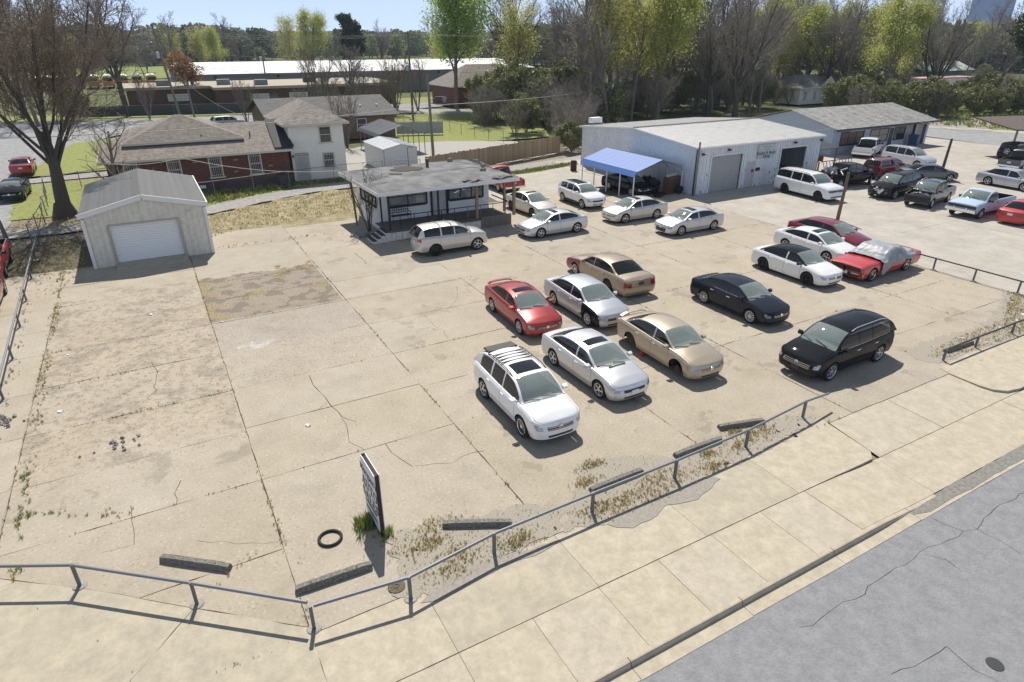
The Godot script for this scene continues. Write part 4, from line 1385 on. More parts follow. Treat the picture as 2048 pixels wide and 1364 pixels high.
	# ---- roof fittings
	if s.sunroof:
		var sr := MB.new()
		var x0: float = lerpf(s.xC, s.xB, s.get("sunx", 0.62))
		var x1: float = s.xB - 0.16
		if s.has("pano"): x0 = s.xC + 0.1
		for i in 4:
			for j in 4:
				var a0 := lerpf(x0, x1, i / 4.0)
				var a1 := lerpf(x0, x1, (i + 1) / 4.0)
				var t0 := lerpf(0.30, 1.0, j / 4.0)
				var t1 := lerpf(0.30, 1.0, (j + 1) / 4.0)
				var up := Vector3(0, 0.007, 0)
				grid_quad(sr, [sh.gtop(a0, t0) + up, sh.gtop(a1, t0) + up, sh.gtop(a1, t1) + up, sh.gtop(a0, t1) + up], [sh.gtop_n(a0, t0), sh.gtop_n(a1, t0), sh.gtop_n(a1, t1), sh.gtop_n(a0, t1)])
		put("sunroof", sr, mat("sunroof_glass", Vector3(0.02, 0.022, 0.025), 0.06), car)
	if s.rails:
		for sd in [1.0, -1.0]:
			var rb := MB.new()
			var f := Vector3(1, 1, sd)
			var pts := []
			for k in 9:
				var q: float = lerpf(s.xC + 0.15, s.xB - 0.15, k / 8.0)
				pts.append((sh.gtop(q, 0.06) + Vector3(0, 0.015 if (k == 0 or k == 8) else 0.055, 0)) * f)
			rb.path(pts, 0.018, 6)
			put("roof_rail", rb, mats[s.get("rail_mat", "black_plastic")], car)
	if s.has("crossbars"):
		for q in s.crossbars:
			var cb := MB.new()
			var pa := sh.gtop(q, 0.06) + Vector3(0, 0.055, 0)
			cb.bar(pa, Vector3(pa.x, pa.y, -pa.z), 0.05, 0.02)
			put("crossbar", cb, mats["black_plastic"], car)
	if s.spoiler:
		var sb := MB.new()
		var px := sh.xtail + 0.16
		var py := sh.ysh(px) + 0.05
		for k in 8:
			var z0 := lerpf(-0.62, 0.62, k / 8.0)
			var z1 := lerpf(-0.62, 0.62, (k + 1) / 8.0)
			var y0 := py + 0.10 * (1.0 - pow(absf(z0) / 0.62, 4.0))
			var y1 := py + 0.10 * (1.0 - pow(absf(z1) / 0.62, 4.0))
			sb.bar(Vector3(px, y0, z0), Vector3(px, y1, z1), 0.17, 0.035)
		put("spoiler", sb, pm, car)
	if s.has("tail_spoiler"):
		var sb := MB.new()
		var px: float = s.xC - 0.12
		var py := sh.gh(px) + 0.02
		sb.hexa([Vector3(px - 0.22, py - 0.05, -0.55), Vector3(px + 0.2, py - 0.02, -0.56), Vector3(px + 0.2, py - 0.02, 0.56), Vector3(px - 0.22, py - 0.05, 0.55), Vector3(px - 0.24, py + 0.0, -0.53), Vector3(px + 0.2, py + 0.03, -0.56), Vector3(px + 0.2, py + 0.03, 0.56), Vector3(px - 0.24, py + 0.0, 0.53)])
		put("spoiler", sb, pm if s.tail_spoiler == "paint" else mats["black_plastic"], car)
	if s.chrome_line:
		var cl := MB.new()
		for sd in [1.0, -1.0]:
			var f := Vector3(1, 1, sd)
			for k in 14:
				var a: float = lerpf(s.win[0][0], s.win[-1][1], k / 14.0)
				var b: float = lerpf(s.win[0][0], s.win[-1][1], (k + 1) / 14.0)
				cl.bar((sh.gside(a, sh.gb(a) + 0.03) + Vector3(0, 0, 0.006)) * f, (sh.gside(b, sh.gb(b) + 0.03) + Vector3(0, 0, 0.006)) * f, 0.022, 0.012)
		put("window_trim", cl, mats["chrome"], car)
	if s.has("cladding"):
		var cl := MB.new()
		for sd in [1.0, -1.0]:
			var za: float = (s.W / 2 - 0.015) * sd
			cl.box(Vector3(0, s.sill + 0.07, za), Vector3(s.wb - 2 * R - 0.04, 0.14, 0.05))
		put("sill_trim", cl, mats[s.cladding], car)
	if s.has("hood_grille"):
		var hg := MB.new()
		for k in 2:
			var q: float = s.xA + 0.16 + k * 0.04
			var y := sh.top(1.0 + (q - sh.xt0) / span, 0.6).y + 0.012
			hg.box(Vector3(q, y, 0), Vector3(0.03, 0.012, 0.72))
		put("hood_vent", hg, mats["black_plastic"], car)
	# ---- pickup bed
	if s.bed:
		var b0: float = s.bed[0]
		var b1: float = s.bed[1]
		var bh: float = sh.ysh((b0 + b1) / 2)
		var bi: float = s.W / 2 * 0.86
		var fl := 0.72
		var bd := MB.new()
		bd.quad(Vector3(b0, fl, -bi), Vector3(b1, fl, -bi), Vector3(b1, fl, bi), Vector3(b0, fl, bi))
		for sd in [1.0, -1.0]:
			bd.quad(Vector3(b0, fl, bi * sd), Vector3(b1, fl, bi * sd), Vector3(b1, bh - 0.004, bi * sd), Vector3(b0, bh - 0.004, bi * sd))
			bd.box(Vector3(-s.wb / 2, fl + 0.11, (bi - 0.11) * sd), Vector3(0.85, 0.22, 0.2))
		for e in [b0, b1]: bd.quad(Vector3(e, fl, -bi), Vector3(e, fl, bi), Vector3(e, bh - 0.004, bi), Vector3(e, bh - 0.004, -bi))
		for k in 9: bd.box(Vector3((b0 + b1) / 2, fl + 0.008, lerpf(-0.55, 0.55, k / 8.0)), Vector3(b1 - b0 - 0.04, 0.016, 0.05))
		put("bed", bd, mats[s.get("bed_mat", "black_plastic")], car)
		var bp := MB.new()
		bp.box(Vector3(sh.xtail - 0.06, 0.50, 0), Vector3(0.16, 0.15, s.W - 0.12))
		put("rear_bumper", bp, mats["chrome"] if s.get("chrome_bumper", true) else mats["black_plastic"], car)
	last_shell = sh
	return car

var last_shell: Shell
func park(called: String, label: String, category: String, kind: String, o: Dictionary, p: Vector2, deg: float, visible: float, group := "vehicles parked on the lots") -> Node3D:
	# p: half way between the ground contacts of the wheels on the visible flank (+1 right, -1 left)
	var a := deg_to_rad(deg)
	var w: float = o.get("W", 1.8)
	return build_car(called, label, category, kind, o, p - Vector2(sin(a), cos(a)) * visible * (w / 2 - 0.03), deg, group)

func junk(car: Node3D, called: String, m: Material, lo: Vector3, hi: Vector3, n: int, size: float):
	var b := MB.new()
	for i in n:
		var c := Vector3(rng.randf_range(lo.x, hi.x), rng.randf_range(lo.y, hi.y), rng.randf_range(lo.z, hi.z))
		var s := Vector3(rng.randf_range(0.3, 1), rng.randf_range(0.2, 0.7), rng.randf_range(0.3, 1)) * size
		if i % 3 == 0: b.tube(c, c + Vector3(rng.randf_range(-1, 1), rng.randf_range(-0.4, 0.4), rng.randf_range(-1, 1)) * size * 1.6, size * 0.12, size * 0.12, 6)
		else: b.box(c, s, Basis.from_euler(Vector3(rng.randf(), rng.randf() * 3, rng.randf())))
	put(called, b, m, car)

func build_cars():
	# forward is (cos a, -sin a): -90 faces the street, 180 faces left along it
	park("car", "white crossover with black roof strips and dark sunroof, nearest vehicle to the rail and sign", "car", "suv", {"fo": 0.95, "ro": 1.05, "wb": 2.72, "W": 1.85, "H": 1.67, "r": 0.36, "paint": "white", "sunroof": true, "rails": true, "slope": 0.75, "cowl": 1.22, "front_chrome": true, "tail_spoiler": "black", "plate_r": false, "crossbars": [-0.55, -0.75, -0.95, -1.15], "seat": "seat_beige"}, Vector2(8.44, -15.85), -91, 1)
	park("car", "silver saloon with dark sunroof, front plate and slatted chrome grille, beside the white crossover", "car", "sedan", {"fo": 0.90, "ro": 1.10, "wb": 2.85, "W": 1.82, "H": 1.45, "r": 0.335, "paint": "silver", "sunroof": true, "hood_grille": true, "plate_f": true, "emblem": false, "grille_bars": [0.58, 0.66, 0.74], "quarter": false}, Vector2(11.92, -16.66), -89, 1)
	var camry := park("car", "gold saloon without wheels on its near side, propped on a red jack", "car", "sedan", {"fo": 0.94, "ro": 1.12, "wb": 2.72, "W": 1.80, "H": 1.47, "paint": "gold", "spoiler": true, "no_wheels": true, "wheel": "steel", "rim": "steel_rim", "seat": "seat_beige"}, Vector2(15.35, -16.45), -91, 1)
	camry.position.y = 0.03
	var jk := MB.new()
	jk.hexa([Vector3(-0.1, 0, -0.1), Vector3(0.1, 0, -0.1), Vector3(0.1, 0, 0.1), Vector3(-0.1, 0, 0.1), Vector3(-0.035, 0.2, -0.035), Vector3(0.035, 0.2, -0.035), Vector3(0.035, 0.2, 0.035), Vector3(-0.035, 0.2, 0.035)])
	jk.tube(Vector3(0, 0.18, 0), Vector3(0, 0.24, 0), 0.03, 0.03, 8)
	var jo := put("jack_stand", jk, mat("jack_red", Vector3(0.5, 0.03, 0.02), 0.5))
	jo.position = Vector3(15.46, 0.002, -17.1)
	tag(jo, "small red jack stand under the sill of the gold saloon", "jack")
	park("car", "red saloon with rear spoiler and dark sunroof, left of the silver one without sunroof", "car", "sedan", {"fo": 0.95, "ro": 1.14, "wb": 2.74, "W": 1.82, "H": 1.45, "paint": "red", "sunroof": true, "spoiler": true, "wheel": "seven"}, Vector2(12.25, -22.57), -93, 1)
	var acc := park("car", "silver saloon without sunroof whose front wing is missing, between red and gold saloons", "car", "sedan", {"fo": 0.96, "ro": 1.17, "wb": 2.80, "W": 1.85, "H": 1.48, "paint": "grey_silver", "wheel": "seven", "fender_paint": "black", "fender_label": "bare black front wing"}, Vector2(15.22, -21.9), -91, 1)
	junk(acc, "loose_wiring", mats["black_plastic"], Vector3(0.85, 0.35, 0.80), Vector3(1.05, 0.8, 0.92), 8, 0.12)
	park("car", "tan saloon with a maroon front wing, tail towards the street", "car", "sedan", {"fo": 1.0, "ro": 1.45, "wb": 2.91, "W": 1.98, "H": 1.46, "paint": "tan", "fender_paint": "maroon", "fender_label": "maroon replacement front wing", "front_chrome": true, "rear_black": true, "nn": 4.0, "tn": 4.5, "taper": 0.03, "na": 0.3, "ta": 0.3, "plate_mat": "dark_trim", "cowl": 0.98, "rearbase": -2.0, "seat": "seat_beige", "tailu": [0.1, 0.8], "tailj": [4, 7], "plate_y": 0.74}, Vector2(18.50, -24.86), 89, -1)
	park("car", "dark navy saloon with silver wheels standing alone in the middle of the lot", "car", "sedan", {"fo": 0.95, "ro": 1.14, "wb": 2.74, "W": 1.82, "H": 1.45, "paint": "navy", "chrome_line": true, "wheel": "multi"}, Vector2(21.57, -18.62), -89, 1)
	park("car", "black estate with roof rails and chrome lamps, parked along the street side", "car", "suv", {"fo": 0.92, "ro": 1.10, "wb": 2.957, "W": 1.86, "H": 1.70, "r": 0.365, "paint": "black", "rails": true, "rail_mat": "alloy", "slope": 0.55, "wheel": "seven", "chrome_line": true, "nn": 3.6, "cowl": 1.25, "plate_f": true, "plate_mat": "dark_trim", "grille_bars": [0.55, 0.66, 0.78], "beltY": 1.08}, Vector2(21.58, -12.13), -178, -1)
	park("car", "white saloon with black wheels and black roof, beside the covered red car", "car", "sedan", {"fo": 0.97, "ro": 1.08, "wb": 2.776, "W": 1.86, "H": 1.46, "r": 0.345, "paint": "pearl", "roof_paint": "black", "wheel": "split", "rim": "black_alloy", "black_mirror": true, "sunroof": false, "pano": true}, Vector2(27.87, -20.62), -90, 1)
	park("car", "white saloon with dark sunroof, between the black roofed white one and the maroon one", "car", "sedan", {"fo": 1.02, "ro": 1.15, "wb": 2.81, "W": 1.85, "H": 1.43, "paint": "white", "sunroof": true, "wheel": "split", "lampu": [2.36, 2.7], "grilleu": 2.8}, Vector2(31.92, -22.5), -91, 1)
	park("car", "maroon saloon at the back of its row, behind the white saloons", "car", "sedan", {"fo": 1.0, "ro": 1.20, "wb": 2.93, "W": 1.87, "H": 1.47, "paint": "maroon", "chrome_line": true}, Vector2(34.35, -23.4), -91, 1)
	var cl := park("classic_car", "long red vintage coupe with chrome front, half under a grey cover", "car", "classic", {"fo": 0.98, "ro": 1.42, "wb": 3.2, "W": 2.02, "H": 1.38, "r": 0.355, "sill": 0.24, "paint": "bright_red", "wheel": "wire", "rim": "chrome", "nn": 8.0, "tn": 5.0, "na": 0.22, "ta": 0.25, "taper": 0.03, "lampu": [2.45, 2.66], "grilleu": 2.66, "lampj": [4, 8], "grille_j": [4, 8], "emblem": false, "tum": 0.16, "plate_f": true, "plate_r": false, "no_mirror": true, "tailj": [4, 6]}, Vector2(32.93, -18.02), -177, -1)
	var cb := MB.new()
	cb.box(Vector3(2.50, 0.45, 0), Vector3(0.16, 0.12, 1.96))
	cb.box(Vector3(2.57, 0.66, 0), Vector3(0.10, 0.32, 0.10))
	put("front_bumper", cb, mats["chrome"], cl)
	car_cover(cl)
	park("car", "silver compact off-roader with dark windows in front of the white office deck", "car", "suv", {"fo": 0.88, "ro": 1.02, "wb": 2.66, "W": 1.82, "H": 1.70, "r": 0.365, "sill": 0.33, "beltY": 1.13, "paint": "warm_silver", "slope": 0.42, "rails": false, "crossbars": [-0.9, -0.2], "rear_black": true, "cowl": 1.0, "tailj": [5, 9]}, Vector2(14.66, -32.8), 0, 1)
	park("car", "silver saloon with five spoke wheels, right of the office ramp", "car", "sedan", {"fo": 0.97, "ro": 1.03, "wb": 2.74, "W": 1.83, "H": 1.44, "paint": "silver", "sunroof": true}, Vector2(21.9, -32.98), 180, -1)
	park("car", "warm silver saloon partly hidden behind the end post of the office porch", "car", "sedan", {"fo": 0.95, "ro": 1.1, "wb": 2.7, "W": 1.78, "H": 1.46, "paint": "warm_silver", "sunroof": true, "wheel": "steel", "rim": "steel_rim"}, Vector2(22.6, -39.1), -86, 1)
	park("car", "white crossover with twin dark grille openings, between the office and the blue carport", "car", "suv", {"fo": 0.85, "ro": 0.92, "wb": 2.67, "W": 1.82, "H": 1.60, "r": 0.345, "paint": "white", "sunroof": true, "pano": true, "slope": 0.5, "wheel": "split", "plate_f": true, "cladding": "black_plastic", "emblem": false, "grille_bars": [], "rails": true, "rail_mat": "alloy"}, Vector2(27.27, -39.53), -91, 1)
	park("car", "silver saloon with chrome wheels parked in front of the blue carport", "car", "sedan", {"fo": 0.98, "ro": 1.18, "wb": 2.72, "W": 1.82, "H": 1.47, "paint": "warm_silver", "sunroof": true, "wheel": "five", "front_chrome": false}, Vector2(28.77, -33.23), 179, -1)
	park("car", "silver saloon with dark slit grille, nearest of the silver cars to the body shop drive", "car", "sedan", {"fo": 0.99, "ro": 1.09, "wb": 2.82, "W": 1.82, "H": 1.44, "paint": "silver", "sunroof": true, "wheel": "multi", "grille_j": [2, 6]}, Vector2(30.02, -29.1), 180, -1)
	park("car", "black saloon parked under the blue carport", "car", "sedan", {"fo": 1.0, "ro": 1.2, "wb": 2.77, "W": 1.86, "H": 1.44, "paint": "black", "wheel": "seven"}, Vector2(33.0, -41.1), -87, 1, "")
	var yk := park("car", "long white boxy off-roader with black wheels in front of the body shop door", "car", "suv", {"fo": 0.98, "ro": 1.25, "wb": 3.30, "W": 2.0, "H": 1.90, "r": 0.39, "sill": 0.3, "paint": "white", "wheel": "truck", "rim": "black_alloy", "rails": true, "slope": 0.3, "nn": 5.5, "tn": 6.0, "na": 0.3, "ta": 0.22, "taper": 0.025, "tum": 0.16, "beltY": 1.22, "cowl": 1.3, "win": [[-2.72, -1.3], [-1.2, -0.28], [-0.2, 1.1]], "lampu": [2.3, 2.6], "grilleu": 2.6, "lampj": [5, 8], "grille_j": [5, 8], "seat": "seat_black"}, Vector2(44.63, -32.91), -94, 1)
	# the damaged vehicles
	var wp := park("pickup_truck", "black wrecked crew cab pickup piled with parts, beside the body shop", "pickup truck", "pickup", {"fo": 0.95, "ro": 1.15, "wb": 3.6, "W": 2.0, "H": 1.88, "r": 0.40, "sill": 0.42, "paint": "black", "cabrear": -1.15, "win": [[-1.0, -0.2], [-0.1, 1.05]], "doors": [-1.1, -0.15, 1.15], "wheel": "truck", "nn": 5.0, "tn": 8.0, "na": 0.3, "ta": 0.15, "taper": 0.02, "tum": 0.14, "beltY": 1.2, "skip_nose": true, "cowl": 1.35, "steer": 0.5}, Vector2(52.0, -33.2), -5, 1, "")
	junk(wp, "scrap_pile", mat("scrap_metal", Vector3(0.35, 0.36, 0.37), 0.5, 0.5), Vector3(-2.7, 1.1, -0.7), Vector3(-1.5, 1.45, 0.7), 26, 0.5)
	junk(wp, "bare_chassis", mats["black_plastic"], Vector3(1.6, 0.4, -0.8), Vector3(2.6, 0.9, 0.8), 24, 0.4)
	park("pickup_truck", "white extended cab pickup parked before the blue walled workshop", "pickup truck", "pickup", {"fo": 0.95, "ro": 1.15, "wb": 3.63, "W": 2.0, "H": 1.83, "r": 0.39, "sill": 0.36, "paint": "white", "cabrear": -0.95, "win": [[-0.8, -0.2], [-0.1, 1.05]], "doors": [-0.2, 1.15], "wheel": "truck", "nn": 5.0, "tn": 8.0, "na": 0.3, "ta": 0.15, "taper": 0.02, "tum": 0.14, "beltY": 1.14, "cowl": 1.35, "tailu": [0.55, 0.98], "tailj": [4, 9]}, Vector2(68.7, -42.2), 22, 1)
	var ex := {"fo": 0.9, "ro": 1.0, "wb": 2.89, "W": 1.87, "H": 1.80, "r": 0.37, "sill": 0.28, "paint": "silver", "rails": true, "slope": 0.3, "nn": 4.5, "tn": 6.0, "na": 0.32, "ta": 0.2, "taper": 0.03, "tum": 0.16, "beltY": 1.12, "cowl": 1.2, "wheel": "five"}
	park("car", "silver boxy off-roader with roof rails behind the maroon estate", "car", "suv", ex, Vector2(64.9, -37.1), -92, 1)
	var ex2 := ex.duplicate()
	ex2.merge({"paint": "maroon", "H": 1.72, "wb": 2.8, "fo": 0.85}, true)
	park("car", "maroon boxy estate with tail towards the body shop", "car", "suv", ex2, Vector2(58.6, -33.9), 0, 1)
	park("car", "dark grey saloon behind the wrecked black off-roader", "car", "sedan", {"fo": 0.95, "ro": 1.1, "wb": 2.75, "W": 1.82, "H": 1.45, "paint": "dark_grey"}, Vector2(59.9, -31.1), -28, 1)
	var du := park("car", "black off-roader with its front end stripped off, beside the slanted pole", "car", "suv", {"fo": 0.9, "ro": 1.05, "wb": 3.04, "W": 1.93, "H": 1.78, "r": 0.385, "sill": 0.26, "paint": "black", "slope": 0.45, "nn": 4.0, "na": 0.35, "skip_nose": true, "beltY": 1.14, "cowl": 1.25, "rails": true, "emblem": false, "grille": false, "seat": "seat_black"}, Vector2(51.85, -28.8), -175, -1)
	junk(du, "bare_chassis", mats["dark_trim"], Vector3(2.0, 0.3, -0.7), Vector3(2.5, 0.8, 0.7), 22, 0.34)
	junk(du, "crash_bar", mats["alloy"], Vector3(2.42, 0.62, -0.3), Vector3(2.46, 0.68, 0.3), 3, 0.5)
	var fr := park("pickup_truck", "dark blue crew cab pickup without bonnet or bumper, engine bay exposed", "pickup truck", "pickup", {"fo": 0.82, "ro": 1.2, "wb": 3.2, "W": 1.85, "H": 1.77, "r": 0.38, "sill": 0.36, "paint": "slate", "cabrear": -1.05, "win": [[-0.9, -0.15], [-0.05, 1.0]], "doors": [-1.0, -0.1, 1.1], "wheel": "truck", "nn": 5.0, "tn": 8.0, "na": 0.28, "ta": 0.15, "taper": 0.02, "tum": 0.14, "beltY": 1.12, "skip_nose": true, "open_hood": true, "cowl": 1.15, "rails": true, "rail_mat": "alloy", "emblem": false, "grille": false}, Vector2(51.5, -25.85), -170, -1)
	junk(fr, "engine_parts", mat("engine_grey", Vector3(0.16, 0.16, 0.165), 0.6, 0.3), Vector3(1.3, 0.7, -0.55), Vector3(2.2, 0.98, 0.55), 34, 0.34)
	var rad := MB.new()
	rad.box(Vector3(2.32, 0.72, 0), Vector3(0.06, 0.42, 0.72))
	put("radiator", rad, mats["alloy"], fr)
	var bp := park("pickup_truck", "faded light blue single cab pickup with chrome bumper", "pickup truck", "pickup", {"fo": 0.86, "ro": 1.25, "wb": 3.34, "W": 2.0, "H": 1.78, "r": 0.37, "sill": 0.40, "paint": "pale_blue", "cabrear": -0.35, "win": [[-0.22, 0.95]], "doors": [-0.28, 1.05], "wheel": "truck", "rim": "alloy", "nn": 12.0, "tn": 9.0, "na": 0.22, "ta": 0.12, "taper": 0.01, "tum": 0.13, "beltY": 1.14, "cowl": 1.18, "lampu": [2.24, 2.5], "grilleu": 2.5, "lampj": [4, 8], "grille_j": [4, 8], "emblem": false, "grille_bars": [0.6, 0.7, 0.8, 0.9], "nosep2": [Vector2(0.2, 0.06), Vector2(0.42, 0.03), Vector2(0.62, 0.02), Vector2(1.2, 0.03)], "seat": "seat_black"}, Vector2(51.4, -22.15), -179, -1)
	var bb := MB.new()
	bb.box(Vector3(2.57, 0.58, 0), Vector3(0.14, 0.18, 1.98))
	bb.box(Vector3(2.65, 0.64, 0.4), Vector3(0.06, 0.3, 0.06))
	bb.box(Vector3(2.65, 0.64, -0.4), Vector3(0.06, 0.3, 0.06))
	put("front_bumper", bb, mats["chrome"], bp)
	park("car", "silver saloon with tall side and five spoke wheels at the right, nose to the street", "car", "sedan", {"fo": 1.0, "ro": 1.25, "wb": 2.87, "W": 1.93, "H": 1.54, "r": 0.36, "paint": "grey_silver", "wheel": "five"}, Vector2(62.45, -26.7), -94, 1)
	park("car", "bright red saloon cut by the right edge of the photo, tail showing", "car", "sedan", {"fo": 0.95, "ro": 1.1, "wb": 2.7, "W": 1.8, "H": 1.45, "paint": "bright_red"}, Vector2(52.1, -19.6), 2, 1)
	park("pickup_truck", "grey pickup at the right edge with red tail lamp", "pickup truck", "pickup", {"fo": 0.9, "ro": 1.1, "wb": 3.3, "W": 1.95, "H": 1.8, "r": 0.38, "sill": 0.36, "paint": "dark_grey", "cabrear": -0.8, "win": [[-0.65, 1.0]], "doors": [-0.2, 1.1], "wheel": "truck", "nn": 5.0, "tn": 8.0, "na": 0.3, "ta": 0.15, "taper": 0.02, "tum": 0.14, "cowl": 1.2, "tailu": [0.5, 0.98], "tailj": [4, 9]}, Vector2(73.9, -29.9), 3, 1)
	var jp := park("car", "black off-roader with a spare wheel on its tail, under the canopy at right", "car", "suv", {"fo": 0.75, "ro": 0.8, "wb": 2.7, "W": 1.85, "H": 1.78, "r": 0.39, "sill": 0.36, "paint": "black", "slope": 0.18, "nn": 5.0, "tn": 9.0, "na": 0.28, "ta": 0.14, "taper": 0.02, "tum": 0.08, "beltY": 1.12, "cowl": 0.95}, Vector2(79.6, -33.0), -2, 1, "")
	add_wheel(jp, -2.26, 0.12, 0.38, "five", mats["alloy"], -PI / 2, 0.95)
	# behind the office, and at the left of the lot
	park("pickup_truck", "red pickup with tailgate down the side of the office", "pickup truck", "pickup", {"fo": 0.95, "ro": 1.15, "wb": 3.4, "W": 2.0, "H": 1.8, "r": 0.38, "sill": 0.38, "paint": "bright_red", "cabrear": -0.6, "win": [[-0.45, 1.05]], "doors": [-0.4, 1.15], "wheel": "truck", "nn": 6.0, "tn": 9.0, "na": 0.3, "ta": 0.14, "taper": 0.02, "tum": 0.13, "cowl": 1.25, "tailu": [0.1, 0.98], "tailj": [3, 6], "tail_dark": true}, Vector2(24.55, -48.0), 90, -1, "")
	park("pickup_truck", "red pickup beside the left rail, farther of the two red vehicles there", "pickup truck", "pickup", {"fo": 0.9, "ro": 1.15, "wb": 3.0, "W": 1.85, "H": 1.65, "r": 0.36, "sill": 0.34, "paint": "bright_red", "cabrear": -0.5, "win": [[-0.35, 1.0]], "doors": [-0.3, 1.1], "wheel": "truck", "rim": "chrome", "nn": 6.0, "tn": 9.0, "na": 0.3, "ta": 0.14, "taper": 0.02, "tum": 0.13, "cowl": 1.2}, Vector2(-7.85, -42.2), -88, -1, "")
	park("car", "dark red saloon beside the left rail, cut by the photo's left edge", "car", "sedan", {"fo": 0.95, "ro": 1.1, "wb": 2.85, "W": 1.85, "H": 1.45, "paint": "maroon", "wheel": "multi", "rim": "chrome"}, Vector2(-7.45, -36.2), -89, -1, "")
	park("car", "red saloon on the grass by the side road, tail showing", "car", "sedan", {"fo": 0.95, "ro": 1.12, "wb": 2.75, "W": 1.85, "H": 1.44, "paint": "red", "tailu": [0.1, 0.75]}, Vector2(-9.6, -75.8), 92, 1, "")
	park("car", "low black coupe on the bare ground by the side road", "car", "sedan", {"fo": 0.95, "ro": 1.0, "wb": 2.6, "W": 1.82, "H": 1.32, "paint": "black"}, Vector2(-9.0, -63.6), -92, -1, "")
	park("car", "white off-roader on the street beyond the white two-storey house", "car", "suv", {"fo": 0.88, "ro": 0.98, "wb": 2.7, "W": 1.83, "H": 1.65, "r": 0.35, "paint": "warm_silver", "slope": 0.4}, Vector2(11.2, -101.6), 12, 1, "")

func car_cover(car: Node3D):
	# a loose sheet over roof and windows, hanging down the near side
	var sh := last_shell
	var fn := FastNoiseLite.new()
	fn.seed = 31
	fn.frequency = 1.5
	fn.fractal_octaves = 3
	var nx := 60
	var nt := 54
	var b := MB.new()
	var g := []
	for i in nx + 1:
		var x := lerpf(-2.15, 1.0, float(i) / nx)
		var row := []
		# how far the sheet hangs down each side
		var low_l: float = lerpf(0.82, 0.70, clampf((x + 2.1) / 1.6, 0, 1))
		if x > 0.1: low_l = lerpf(0.70, 0.25, clampf((x - 0.1) / 0.55, 0, 1))
		var low_r := 0.80
		for j in nt + 1:
			var t := float(j) / nt * 2.0 - 1.0
			var sd := signf(t) if t != 0 else 1.0
			var a := absf(t)
			var p: Vector3
			var yb := sh.gb(x) + 0.02
			var roof := maxf(sh.gh(x), yb + 0.03) if x > sh.s.xD and x < sh.s.xA else yb + 0.06
			var gz := sh.gz(x, roof - 0.06) if x > sh.s.xD and x < sh.s.xA else sh.gw(x)
			if a < 0.5: p = Vector3(x, roof + 0.085 - 0.03 * pow(a * 2.0, 3.0), gz * a * 2.0)
			elif a < 0.78:
				var k := (a - 0.5) / 0.28
				p = Vector3(x, lerpf(roof, yb, k), lerpf(gz, sh.s.W / 2 + 0.02, pow(k, 1.1)) + 0.035)
			else:
				var k := (a - 0.78) / 0.22
				var low: float = low_l if sd < 0 else low_r
				p = Vector3(x, lerpf(yb, minf(low, yb), k), sh.s.W / 2 + 0.055)
			p.z *= sd
			var d := fn.get_noise_3d(p.x * 1.6 + p.y * 1.2, p.y * 0.9, p.z) * 0.085 * (0.4 + a)
			p.y += d * 0.8
			p.z += sd * absf(d) * 0.9 * clampf((a - 0.4) * 3.0, 0, 1)
			p.x += d * 0.3
			row.append(p)
		g.append(row)
	for i in nx:
		for j in nt:
			var n0: Array = []
			for q in [[i, j], [i + 1, j], [i + 1, j + 1], [i, j + 1]]:
				var ii: int = q[0]
				var jj: int = q[1]
				var du: Vector3 = g[mini(ii + 1, nx)][jj] - g[maxi(ii - 1, 0)][jj]
				var dv: Vector3 = g[ii][mini(jj + 1, nt)] - g[ii][maxi(jj - 1, 0)]
				var m := dv.cross(du).normalized()
				n0.append(m if m.dot(Vector3(0, 1, signf(g[ii][jj].z) * 0.8)) > 0 else -m)
			b.trin(g[i][j], g[i + 1][j], g[i + 1][j + 1], n0[0], n0[1], n0[2])
			b.trin(g[i][j], g[i + 1][j + 1], g[i][j + 1], n0[0], n0[2], n0[3])
	var o := put("car_cover", b, mat("cover_cloth", Vector3(0.27, 0.285, 0.32), 0.5))
	o.transform = car.transform
	tag(o, "crumpled grey cloth cover draped over the red vintage coupe", "car cover")
# ---------------------------------------------------------------- building helpers

func slope_panel(parent: Node, called: String, a: Vector3, b: Vector3, c: Vector3, d: Vector3, th: float, m: Material):
	# a roof plane a-b (eave) to d-c (ridge) with thickness
	var n := (d - a).cross(b - a).normalized()
	if n.y < 0: n = -n
	var p := MB.new()
	p.hexa([a, b, c, d, a + n * th, b + n * th, c + n * th, d + n * th])
	return put(called, p, m, parent)

func metal_roof(parent: Node, a: Vector3, b: Vector3, c: Vector3, d: Vector3, pw: float, ribs: int, m: Array):
	# ribbed sheets side by side from the eave a-b up to the ridge d-c
	var k := maxi(1, int(round(a.distance_to(b) / pw)))
	var n := (d - a).cross(b - a).normalized()
	if n.y < 0: n = -n
	for i in k:
		var t0 := float(i) / k
		var t1 := float(i + 1) / k
		var p := MB.new()
		var A := a.lerp(b, t0)
		var B := a.lerp(b, t1)
		var C := d.lerp(c, t1)
		var D := d.lerp(c, t0)
		var lift := n * (0.004 * (i % 2))
		p.hexa([A + lift, B + lift, C + lift, D + lift, A + n * 0.03 + lift, B + n * 0.03 + lift, C + n * 0.03 + lift, D + n * 0.03 + lift])
		for r in ribs:
			var t := lerpf(t0, t1, (r + 0.5) / ribs)
			var e := a.lerp(b, t) + n * 0.045
			var f := d.lerp(c, t) + n * 0.045
			p.bar(e, f, 0.05, 0.04)
		put("roof_sheet", p, m[i % m.size()], parent)

